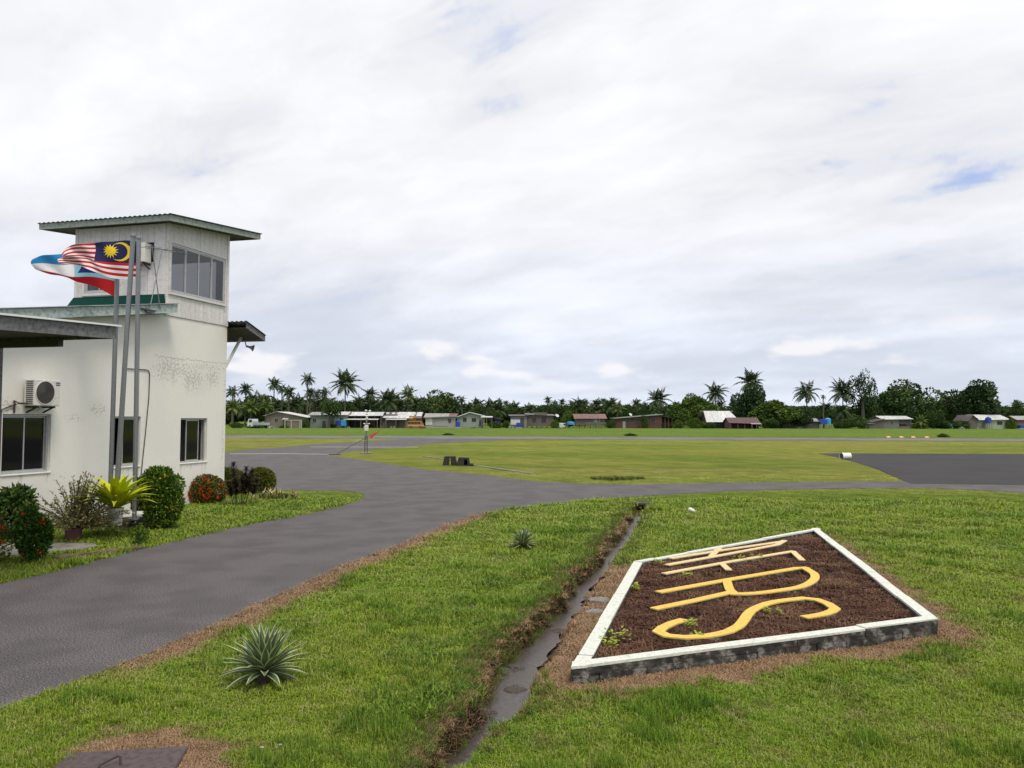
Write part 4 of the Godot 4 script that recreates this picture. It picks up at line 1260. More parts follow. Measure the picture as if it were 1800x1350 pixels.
# ---------------------------------------------------------------- the lettered bed
func make_bed() -> void:
	var b := thing("lettered_planting_bed", "raised four-sided planting bed with white painted kerb and yellow letters", "planting bed", Vector3(3.2, 0, -11.0))
	var o := -b.position
	var inner := Geometry2D.offset_polygon(bed_poly, -0.16)[0]
	var s := Shape.new()
	var soil := Geometry2D.offset_polygon(bed_poly, -0.12)[0]
	s.prism(soil, -0.02, 0.1)
	put("soil", s, M["bed soil"], b, o)
	rng.seed = 55
	# kerb: lower blocks and white topped upper blocks along each side
	var mid := Vector2(3.3, -11.4)
	for k in 4:
		var a: Vector2 = bed[k]; var c: Vector2 = bed[(k + 1) % 4]
		var d := (c - a).normalized()
		var inward := Vector2(-d.y, d.x)
		if inward.dot(mid - a) < 0: inward = -inward
		var total := a.distance_to(c)
		var width := 0.1 if k == 0 else 0.13
		for course in 2:
			var t := 0.0 if course == 0 else -0.0
			var first := true
			while t < total - 0.01:
				var l := rng.randf_range(0.34, 0.5) if course == 0 else rng.randf_range(0.7, 1.5)
				if first and course == 0: l *= 0.6
				first = false
				if total - t - l < 0.25: l = total - t
				var e0 := t + 0.004; var e1 := t + l - 0.004
				# mitre at the corners
				var p := [a + d * e0, a + d * e1, a + d * e1 + inward * width, a + d * e0 + inward * width]
				if t == 0.0: p[3] = a + d * (0.004 + width * 0.55) + inward * width
				if t + l >= total - 0.01: p[2] = a + d * (total - 0.004 - width * 0.55) + inward * width
				var h0 := -0.06 if course == 0 else 0.092 + spread(0.002)
				var h1 := 0.09 if course == 0 else 0.185 + spread(0.008)
				var push := inward * spread(0.008)
				var poly := PackedVector2Array()
				for q in p: poly.append(q + push + (inward * 0.004 if course == 0 else Vector2.ZERO))
				var blk := Shape.new()
				blk.prism(poly, h0, h1)
				var made := put("kerb_block", blk, M["mouldy concrete"], b, o)
				if course == 1:
					var cap := Shape.new()
					var grown: PackedVector2Array = Geometry2D.offset_polygon(poly, 0.003)[0]
					# uneven painted top edge
					cap.prism(grown, h1 - 0.018 + spread(0.006), h1 + 0.003)
					put("painted_top", cap, M["old white paint"], made)
				t += l
	# letters: concrete bars with painted tops
	var glyphs := {
		"a": [[[Vector2(2.535, -12.93), Vector2(3.672, -13.824), Vector2(4.977, -14.782)], [Vector2(2.37, -12.353), Vector2(3.46, -13.275), Vector2(4.719, -14.378), Vector2(5.022, -14.886)], [Vector2(3.61, -14.034), Vector2(3.246, -13.16)]], "faded yellow letter A, farthest of the four letters"],
		"f": [[[Vector2(2.198, -11.674), Vector2(3.384, -12.645), Vector2(4.776, -13.706)], [Vector2(4.757, -13.705), Vector2(4.604, -12.827)], [Vector2(3.251, -12.543), Vector2(3.214, -11.981)]], "pale yellow letter F between the A and the R"],
		"r": [[[Vector2(1.891, -10.434), Vector2(3.013, -11.263), Vector2(4.271, -12.141), Vector2(4.46, -12.192)], [Vector2(4.391, -12.19), Vector2(4.378, -11.745), Vector2(4.215, -11.289), Vector2(3.882, -10.827), Vector2(3.493, -10.57), Vector2(3.143, -10.392), Vector2(2.841, -10.353), Vector2(2.854, -10.592), Vector2(2.978, -11.223)], [Vector2(2.878, -10.488), Vector2(2.243, -9.957), Vector2(1.671, -9.519)]], "yellow letter R beside the S"],
		"s": [[[Vector2(1.926, -9.029), Vector2(1.763, -8.877), Vector2(1.621, -8.683), Vector2(1.543, -8.521), Vector2(1.602, -8.367), Vector2(1.782, -8.306), Vector2(1.996, -8.352), Vector2(2.279, -8.533), Vector2(2.446, -8.744), Vector2(2.606, -9.066), Vector2(2.787, -9.441), Vector2(3.093, -9.821), Vector2(3.377, -10.009), Vector2(3.643, -10.125), Vector2(3.784, -10.048), Vector2(3.834, -9.835), Vector2(3.818, -9.572), Vector2(3.599, -9.32), Vector2(3.298, -9.156)]], "bright yellow letter S, nearest of the four letters"]}
	for g in glyphs:
		var grown := []
		for line in glyphs[g][0]:
			var pl := curve_through(line, false, 0.15) if g in ["s", "r"] and line.size() > 4 else PackedVector2Array(line)
			var out := Geometry2D.offset_polyline(pl, 0.057 if g in ["r", "s"] else 0.046, Geometry2D.JOIN_MITER, Geometry2D.END_BUTT)
			for q in out:
				if not Geometry2D.is_polygon_clockwise(q): grown.append(q)
		var merged := true
		while merged:
			merged = false
			for i in grown.size():
				for j in range(i + 1, grown.size()):
					var u := Geometry2D.merge_polygons(grown[i], grown[j])
					var outer := []
					for q in u:
						if not Geometry2D.is_polygon_clockwise(q): outer.append(q)
					if outer.size() == 1 and u.size() == 1:
						grown.remove_at(j); grown.remove_at(i)
						grown.append(outer[0])
						merged = true
						break
				if merged: break
		var bars := Shape.new()
		var paint := Shape.new()
		var lift := 0.0
		for q in grown:
			bars.prism(q, 0.05, 0.176 + lift)
			var g2 := Geometry2D.offset_polygon(q, 0.003)
			paint.prism(g2[0], 0.165 + lift, 0.18 + lift)
			lift += 0.002
		var letter := put("letter", bars, M["mouldy concrete"], b, o)
		letter.set_meta("label", glyphs[g][1])
		put("painted_top", paint, M["yellow paint" if g in ["r", "s"] else "faded yellow paint"], letter)
	# dead brown bedding plants
	rng.seed = 77
	var dead := blade_clump(81, 22, 0.07, 0.1, 0.011, 0.95, Color(1.05, 1.0, 0.98), Color(1.05, 1.0, 0.98))
	var where := []; var tints := []
	for k in 9000:
		var q := Vector2(rng.randf_range(0.5, 6.3), rng.randf_range(-16.6, -7.2))
		if rng.randf() > 10.0 / -q.y: continue
		if not Geometry2D.is_point_in_polygon(q, inner): continue
		var hgt := 0.75 + 0.5 * noise_b.get_noise_2d(q.x * 20.0, q.y * 20.0)
		where.append(Transform3D(Basis(Vector3.UP, rng.randf() * TAU).scaled(Vector3(1.25, hgt, 1.25)), Vector3(q.x, 0.1, q.y)))
		var c := Color(0.075, 0.034, 0.022).lerp(Color(0.21, 0.115, 0.07), pow(rng.randf(), 2.2))
		if noise_b.get_noise_2d(q.x * 14.0 + 90.0, q.y * 14.0) > 0.3: c = c.lerp(Color(0.25, 0.15, 0.085), 0.5)
		tints.append(c)
	scatter("withered_bedding", "dark brown withered plants filling the lettered bed", "withered plants", dead, M["grass blade"], where, tints)
	# live yellow-green weeds
	var spots := [[Vector3(0.938, 0.1, -8.091), 0.1, "left corner of the bed"], [Vector3(1.086, 0.1, -8.315), 0.13, "inside the bed near its front left kerb"], [Vector3(1.687, 0.1, -10.77), 0.09, "bed's left kerb beside the R"], [Vector3(1.96, 0.1, -8.929), 0.08, "inside the lower hook of the S"], [Vector3(2.547, 0.1, -11.738), 0.06, "between the F and R"], [Vector3(3.648, 0.1, -12.952), 0.1, "beside the middle arm of the F"], [Vector3(3.983, 0.1, -13.217), 0.1, "beyond the middle arm of the F"], [Vector3(3.041, 0.1, -9.452), 0.1, "inside the upper hook of the S"], [Vector3(2.289, 0.1, -12.672), 0.08, "at the foot of the A"], [Vector3(1.927, 0.1, -8.433), 0.07, "in front of the S"]]
	for k in spots.size():
		var w := thing("weed", "small yellow-green weed growing " + spots[k][2], "weed", spots[k][0], 0.0, "weeds in the lettered bed")
		var leaves := Shape.new()
		rng.seed = 300 + k
		var h: float = spots[k][1]
		for st in 7:
			var d := Vector3(spread(1), 0, spread(1)).normalized()
			for n in 6:
				var p := d * h * rng.randf_range(0.1, 1.0) + Vector3.UP * h * rng.randf_range(0.4, 1.1)
				var al := (d + Vector3(spread(0.8), rng.randf() * 0.6, spread(0.8))).normalized()
				leaves.tint = wobble(Color(0.26, 0.32, 0.035), 0.25)
				leaves.leaf(p, al, al.cross(Vector3.UP).normalized(), 0.045, 0.03, 0.005)
		put("leaves", leaves, M["leaf"], w)
		var stems := Shape.new()
		for st in 4: stems.tube([Vector3(spread(0.01), -0.02, spread(0.01)), Vector3(spread(h * 0.5), h * 0.8, spread(h * 0.5))], [0.004, 0.002], 4)
		put("stem", stems, M["stem"], w)

# ---------------------------------------------------------------- plants
func agave(label: String, at: Vector3, size: float, seed_: int) -> void:
	rng.seed = seed_
	var o := thing("agave", label, "agave", at, 0.0, "variegated agaves on the lawn")
	var total := 60
	for k in total:
		var f := float(k) / total
		var a := k * 2.39996 + spread(0.2)
		var rise := lerpf(-0.02, 1.45, pow(f, 0.95)) + spread(0.08)
		var l := size * lerpf(0.86, 1.0, sin(f * PI)) * rng.randf_range(0.9, 1.08)
		var out := Vector3(cos(a), 0, sin(a))
		var side := Vector3(-sin(a), 0, cos(a))
		var mid := Shape.new(); var rim := Shape.new()
		var pts := []; var wid := []
		var n := 7
		for i in n + 1:
			var t := float(i) / n
			var ang := rise - t * t * 0.12 * (1.2 - f)
			var base := out * 0.03 * size + Vector3.UP * size * (0.2 + 0.12 * f)
			pts.append(base + (out * cos(ang) + Vector3.UP * sin(ang)) * l * t)
			wid.append(size * 0.085 * (0.62 + 1.5 * t * (1.0 - t) * 1.3) * (1.0 - pow(t, 3.2)) + 0.0005)
		var up := (side.cross(pts[n] - pts[0])).normalized()
		if up.dot(Vector3.UP) < 0: up = -up
		var strips := [[-1.0, -0.7], [-0.7, 0.0], [0.0, 0.7], [0.7, 1.0]]
		for st in 4:
			var s: Shape = rim if st in [0, 3] else mid
			for i in n:
				var q := []
				for e in [[i, strips[st][0]], [i, strips[st][1]], [i + 1, strips[st][1]], [i + 1, strips[st][0]]]:
					var cup: float = absf(e[1]) * wid[e[0]] * 0.42
					q.append(pts[e[0]] + side * e[1] * wid[e[0]] + up * cup)
				var shade := 1.0 + spread(0.08)
				s.tint = (Color(0.5, 0.53, 0.3) if st in [0, 3] else Color(0.1, 0.15, 0.075)) * shade
				s.quad(q[0], q[3], q[2], q[1])
		var leaf := put("leaf", mid, M["leaf"], o)
		put("pale_margin", rim, M["leaf"], leaf)
	# withered lower leaves and the stump
	var s := Shape.new()
	s.tube([Vector3(0, -0.05, 0), Vector3(0, size * 0.24, 0), Vector3(0, size * 0.36, 0)], [size * 0.16, size * 0.15, size * 0.06], 9)
	put("stump", s, M["stem"], o)
	s = Shape.new()
	for k in 16:
		var a := rng.randf() * TAU
		var out := Vector3(cos(a), 0, sin(a))
		s.tint = wobble(Color(0.09, 0.07, 0.045), 0.3)
		s.leaf(out * size * 0.08 + Vector3.UP * size * 0.14, (out + Vector3.UP * rng.randf_range(-0.45, -0.1)).normalized(), Vector3(-sin(a), 0, cos(a)), size * rng.randf_range(0.4, 0.75), size * 0.07, -0.02)
	put("dead_leaves", s, M["leaf"], o)

func bush_leaves(s: Shape, lobes: Array, count: int, size: float, palette: Array, shell := 0.75) -> void:
	# lobes: [centre, radii]
	var total := 0.0
	for l in lobes: total += l[1].x * l[1].y
	for l in lobes:
		var n := int(count * l[1].x * l[1].y / total)
		for k in n:
			var d := in_ball().normalized()
			var r := lerpf(shell, 1.04, sqrt(rng.randf())) if rng.randf() < 0.75 else rng.randf_range(0.35, shell)
			var p: Vector3 = l[0] + d * l[1] * r
			if p.y < 0.02: continue
			var al := (d * 0.6 + in_ball() * 0.8 + Vector3.UP * 0.25).normalized()
			var across := al.cross(in_ball()).normalized()
			s.tint = wobble(palette[rng.randi() % palette.size()], 0.3)
			s.leaf(p, al, across, size * rng.randf_range(0.7, 1.25), size * 0.5, size * 0.1)

func shrub(called: String, label: String, at: Vector3, lobes: Array, count: int, size: float, palette: Array, flowers := 0, petal := [], category := "shrub", petal_size := 0.03) -> Node3D:
	var o := thing(called, label, category, at, 0.0)
	rng.seed = hash(label)
	var s := Shape.new()
	bush_leaves(s, lobes, count, size, palette)
	put("foliage", s, M["leaf"], o)
	s = Shape.new()
	for k in 7:
		var l: Array = lobes[k % lobes.size()]
		var tip: Vector3 = l[0] + in_ball() * l[1] * 0.6
		s.tube([Vector3(spread(0.05), -0.05, spread(0.05)), tip * Vector3(0.4, 0.5, 0.4), tip], [0.016, 0.012, 0.006], 5)
	put("stem", s, M["stem"], o)
	for f in flowers:
		var l: Array = lobes[rng.randi() % lobes.size()]
		var d := (in_ball() + Vector3(0.35, 0.15, 0.75)).normalized()
		var p: Vector3 = l[0] + d * l[1] * 1.03
		if p.y < 0.08: continue
		s = Shape.new()
		var c: Color = petal[rng.randi() % petal.size()]
		for k in 12:
			var q := p + in_ball() * petal_size
			var al := (d + in_ball()).normalized()
			s.tint = wobble(c, 0.2)
			s.leaf2(q, al, al.cross(in_ball()).normalized(), petal_size * 1.1, petal_size)
		put("flower", s, M["petal"], o)
	return o

func pot(parent: Node3D, r0: float, r1: float, h: float, m: String) -> void:
	var s := Shape.new()
	s.lathe(Vector3.ZERO, [Vector2(0.0, 0.0), Vector2(r0, 0.0), Vector2(r1, h * 0.86), Vector2(r1 + 0.015, h * 0.86), Vector2(r1 + 0.015, h), Vector2(r1 - 0.015, h), Vector2(r1 - 0.02, h - 0.04), Vector2(0.0, h - 0.04)], 20)
	put("pot", s, M[m], parent)

func make_plants() -> void:
	agave("large variegated agave with pale edged leaves on the near left lawn", Vector3(-2.226, 0, -7.378), 0.43, 401)
	agave("small variegated agave standing alone beside the ditch", Vector3(0.221, 0, -14.812), 0.33, 402)
	var deep := [Color(0.03, 0.075, 0.012), Color(0.045, 0.11, 0.016), Color(0.07, 0.14, 0.02), Color(0.02, 0.05, 0.01)]
	var bright := [Color(0.045, 0.1, 0.012), Color(0.1, 0.17, 0.02), Color(0.15, 0.2, 0.025), Color(0.03, 0.07, 0.01)]
	var olive := [Color(0.07, 0.1, 0.015), Color(0.11, 0.14, 0.02), Color(0.16, 0.15, 0.03), Color(0.04, 0.06, 0.012)]
	var red := [Color(0.62, 0.03, 0.02), Color(0.55, 0.05, 0.02), Color(0.7, 0.08, 0.03)]
	shrub("yellow_flowered_shrub", "tall rounded green shrub with a few yellow flowers right of the flagpoles", Vector3(-7.518, 0, -17.283), [[Vector3(0.02, 0.7, 0), Vector3(0.39, 0.46, 0.4)], [Vector3(0.05, 0.42, 0.02), Vector3(0.33, 0.42, 0.36)], [Vector3(-0.05, 1.06, 0), Vector3(0.3, 0.24, 0.3)], [Vector3(-0.1, 1.2, 0), Vector3(0.1, 0.12, 0.1)], [Vector3(-0.28, 0.85, 0.1), Vector3(0.2, 0.22, 0.2)], [Vector3(0.3, 0.95, 0.05), Vector3(0.2, 0.2, 0.2)], [Vector3(0.12, 1.15, 0.1), Vector3(0.15, 0.15, 0.15)], [Vector3(0.35, 0.55, 0.1), Vector3(0.18, 0.25, 0.2)]], 7500, 0.075, bright, 9, [Color(0.7, 0.5, 0.02), Color(0.75, 0.6, 0.05)])
	shrub("red_leaved_shrub", "dark shrub with red tips half hidden behind the tall yellow flowered shrub", Vector3(-8.399, 0, -18.379), [[Vector3(-0.02, 0.55, -0.25), Vector3(0.3, 0.5, 0.3)]], 2200, 0.075, [Color(0.05, 0.05, 0.02), Color(0.08, 0.03, 0.015), Color(0.03, 0.05, 0.012)], 4, red)
	shrub("seedling_shrub", "small bright green shrub at the road edge below the flagpoles", Vector3(-6.942, 0, -15.142), [[Vector3(0, 0.16, 0), Vector3(0.13, 0.16, 0.13)], [Vector3(-0.01, 0.3, 0), Vector3(0.06, 0.09, 0.06)]], 700, 0.045, bright)
	shrub("red_flowered_shrub", "loose upright shrub with red flowers on the concrete path", Vector3(-7.875, 0, -13.336), [[Vector3(0, 0.46, 0), Vector3(0.26, 0.32, 0.26)], [Vector3(-0.06, 0.72, 0), Vector3(0.13, 0.2, 0.14)], [Vector3(0.17, 0.5, 0.0), Vector3(0.12, 0.22, 0.13)], [Vector3(0.02, 0.28, 0), Vector3(0.22, 0.2, 0.2)]], 3400, 0.065, deep, 12, red)
	shrub("red_flowered_shrub", "red flowered shrub cut off by the left edge of the picture", Vector3(-8.409, 0, -13.219), [[Vector3(0, 0.3, 0), Vector3(0.22, 0.32, 0.22)], [Vector3(0.02, 0.52, 0), Vector3(0.15, 0.16, 0.15)]], 1200, 0.05, olive, 8, red)
	shrub("broad_leaved_shrub", "dark broad leaved shrub against the wall under the wide window", Vector3(-9.756, 0, -15.766), [[Vector3(-0.1, 0.45, -0.1), Vector3(0.42, 0.4, 0.36)], [Vector3(0.05, 0.78, -0.1), Vector3(0.26, 0.2, 0.25)], [Vector3(0.22, 0.45, -0.1), Vector3(0.16, 0.3, 0.18)]], 2000, 0.14, [Color(0.035, 0.075, 0.018), Color(0.055, 0.11, 0.025), Color(0.09, 0.14, 0.03)])
	shrub("clipped_shrub", "clipped dome shrub covered in red and orange flowers below the tower", Vector3(-8.601, 0, -22.541), [[Vector3(0, 0.34, 0), Vector3(0.6, 0.42, 0.55)], [Vector3(-0.2, 0.3, 0.1), Vector3(0.42, 0.36, 0.42)]], 9000, 0.07, olive + [Color(0.2, 0.07, 0.015)], 34, red + [Color(0.75, 0.16, 0.03), Color(0.7, 0.03, 0.02)], "shrub", 0.045)
	shrub("clipped_shrub", "clipped green dome shrub behind the dark purple plant", Vector3(-8.833, 0, -25.228), [[Vector3(0, 0.36, 0), Vector3(0.5, 0.42, 0.45)]], 6500, 0.07, olive)
	shrub("clipped_shrub", "clipped round green shrub farthest right on the lawn corner", Vector3(-7.97, 0, -25.653), [[Vector3(0, 0.36, 0), Vector3(0.44, 0.4, 0.42)]], 6500, 0.07, olive)
	# birds-nest fern in a white pot
	var o := thing("birds_nest_fern", "bright yellow-green birds nest fern in a white pot before the flagpoles", "fern", Vector3(-7.801, 0.26, -15.945))
	pot(o, 0.12, 0.135, 0.34, "pot white")
	rng.seed = 410
	for k in 60:
		var f := float(k) / 60.0
		var a := k * 2.39996 + spread(0.25)
		var out := Vector3(cos(a), 0, sin(a)); var side := Vector3(-sin(a), 0, cos(a))
		var rise := lerpf(0.5, 1.35, f) + spread(0.14)
		var l := lerpf(0.92, 0.76, f) * rng.randf_range(0.8, 1.12)
		var s := Shape.new()
		var pts := []; var wid := []
		for i in 9:
			var t := i / 8.0
			var ang := rise - 0.3 * t * t
			pts.append(Vector3.UP * 0.32 + out * 0.03 + (out * cos(ang) + Vector3.UP * sin(ang)) * l * t)
			wid.append(0.065 * sin(clampf(t * 0.92 + 0.1, 0, 1) * PI) + 0.004)
		var c := wobble(Color(0.42, 0.47, 0.014) if f > 0.2 else Color(0.3, 0.36, 0.016), 0.2)
		for i in 8:
			for e in [-1.0, 1.0]:
				var fold := Vector3.UP * 0.35
				s.tint = c
				var p0: Vector3 = pts[i]; var p1: Vector3 = pts[i + 1]
				s.quad(p0, p1, p1 + (side * e + fold) * wid[i + 1], p0 + (side * e + fold) * wid[i])
		put("frond", s, M["leaf"], o)
	# spiky bushy plant in a red pot
	o = thing("potted_bush", "wide twiggy variegated bush in a dark red pot", "potted plant", Vector3(-8.428, 0, -15.587))
	pot(o, 0.13, 0.155, 0.25, "terracotta")
	rng.seed = 411
	var leaves := Shape.new(); var twigs := Shape.new()
	for k in 230:
		var a := rng.randf() * TAU
		var out := Vector3(cos(a), 0, sin(a))
		var lean := rng.randf_range(0.05, 1.1)
		var d := (out * lean + Vector3.UP * (1.05 - lean * 0.75) + Vector3(0.28, 0, 0.0)).normalized()
		var l := rng.randf_range(0.55, 1.2)
		var p := Vector3(spread(0.06), 0.22, spread(0.06))
		var bend := Vector3.DOWN * l * l * 0.16 * lean
		twigs.tube([p, p + d * l * 0.5, p + d * l + bend], [0.005, 0.004, 0.002], 4, false)
		for n in 26:
			var t := rng.randf_range(0.25, 1.0)
			var q := p + d * l * t + bend * t * t
			var al := (d + in_ball() * 1.1).normalized()
			leaves.tint = wobble([Color(0.13, 0.14, 0.05), Color(0.24, 0.2, 0.1), Color(0.3, 0.27, 0.15), Color(0.17, 0.13, 0.06), Color(0.08, 0.1, 0.03)][rng.randi() % 5], 0.25)
			leaves.leaf2(q, al, al.cross(in_ball()).normalized(), 0.06, 0.024)
	put("foliage", leaves, M["leaf"], o)
	put("twigs", twigs, M["stem"], o)
	# dark purple plants with bare canes
	o = thing("purple_cane_plant", "dark purple leaved plant with bare canes on the lawn corner", "plant", Vector3(-7.356, 0, -21.862))
	rng.seed = 412
	for cane in [[-0.14, 1.12, -0.05], [-0.06, 0.7, 0.05], [0.1, 1.0, 0.0], [0.24, 0.96, 0.05], [0.02, 0.82, -0.1], [0.17, 0.75, 0.1], [-0.2, 0.6, 0.0], [0.3, 0.7, -0.05]]:
		var s := Shape.new()
		var tip := Vector3(cane[0] * 1.5, cane[1], cane[2] * 1.5)
		s.tube([Vector3(cane[0] * 0.7, -0.05, cane[2]), tip * Vector3(0.8, 0.5, 0.8), tip], [0.012, 0.01, 0.008], 5)
		put("cane", s, M["stem"], o)
		s = Shape.new()
		for n in 120:
			var t := rng.randf_range(0.38, 1.03)
			var p := Vector3(lerpf(cane[0] * 0.9, tip.x, t), tip.y * t, lerpf(cane[2], tip.z, t))
			var a := rng.randf() * TAU
			var al := Vector3(cos(a), rng.randf_range(0.2, 0.9), sin(a)).normalized()
			s.tint = wobble([Color(0.035, 0.016, 0.02), Color(0.055, 0.025, 0.02), Color(0.03, 0.028, 0.015), Color(0.06, 0.045, 0.02)][rng.randi() % 4], 0.3)
			s.leaf(p, al, al.cross(Vector3.UP).normalized(), 0.15, 0.05, 0.03)
		put("leaves", s, M["leaf"], o)
	# pale strap leaved plants, partly dead
	o = thing("strap_leaf_clump", "pale strap leaved clump partly dried out beside the round shrubs", "plant clump", Vector3(-6.772, 0, -23.398))
	rng.seed = 413
	for c in 15:
		var mid := Vector3(spread(0.62), 0, spread(0.35))
		var s := Shape.new()
		for n in 9:
			var a := rng.randf() * TAU
			var out := Vector3(cos(a), 0, sin(a)); var side := Vector3(-sin(a), 0, cos(a))
			var h := rng.randf_range(0.2, 0.46)
			s.tint = wobble([Color(0.33, 0.27, 0.14), Color(0.24, 0.23, 0.09), Color(0.4, 0.32, 0.18), Color(0.15, 0.18, 0.05)][rng.randi() % 4], 0.2)
			s.leaf(mid, (out * rng.randf_range(0.2, 1.0) + Vector3.UP * 0.9).normalized(), side, h, 0.045, h * 0.25)
		put("leaf_tuft", s, M["leaf"], o)
	# weed mounds on the left bank
	var mounds := [[Vector3(-0.992, 0, -7.988), 0.3, "widest dark green weed mound on the ditch bank"], [Vector3(-0.468, 0, -9.799), 0.2, "leafy weed mound around a small stub by the ditch"], [Vector3(-0.307, 0, -11.418), 0.26, "bright green grassy tuft beside the ditch"], [Vector3(-1.104, 0, -9.39), 0.2, "low dark weed clump on the lawn left of the stub"], [Vector3(0.77, 0, -12.7), 0.17, "brownish weed clump on the ditch lip"], [Vector3(-0.911, 0, -6.624), 0.3, "broad weed mound on the near ditch bank"], [Vector3(-0.522, 0, -6.958), 0.24, "weed mound overhanging the near ditch"], [Vector3(0.417, 0, -13.699), 0.12, "small dark weed tuft below the small agave"]]
	for k in mounds.size():
		var r: float = mounds[k][1]
		var pal := [Color(0.06, 0.12, 0.02), Color(0.09, 0.16, 0.025), Color(0.13, 0.2, 0.03), Color(0.16, 0.17, 0.05)] if k % 2 == 0 else [Color(0.09, 0.17, 0.02), Color(0.13, 0.21, 0.03), Color(0.17, 0.23, 0.035)]
		if k == 4: pal = [Color(0.12, 0.1, 0.04), Color(0.1, 0.13, 0.03), Color(0.16, 0.12, 0.06)]
		var w := thing("weed_mound", mounds[k][2], "weeds", mounds[k][0] + Vector3.UP * 0.025, 0.0, "weed mounds along the ditch")
		rng.seed = 500 + k
		var s := Shape.new()
		var lobes := []
		for n in 7:
			var g := rng.randf_range(0.3, 0.62) * r
			lobes.append([Vector3(spread(r * 0.85), -0.01, spread(r * 0.6)), Vector3(g, g * rng.randf_range(0.25, 0.6), g)])
		bush_leaves(s, lobes, int(1500 * r / 0.25), 0.034, pal, 0.5)
		for n in int(170 * r / 0.25):
			var p := Vector3(spread(r * 1.25), 0.0, spread(r))
			var a := rng.randf() * TAU
			s.tint = wobble(Color(0.13, 0.21, 0.03), 0.35)
			s.leaf(p, Vector3(cos(a) * 0.5, 1.0, sin(a) * 0.5).normalized(), Vector3(-sin(a), 0, cos(a)), rng.randf_range(0.06, 0.16), 0.008, 0.03)
		put("foliage", s, M["leaf"], w)

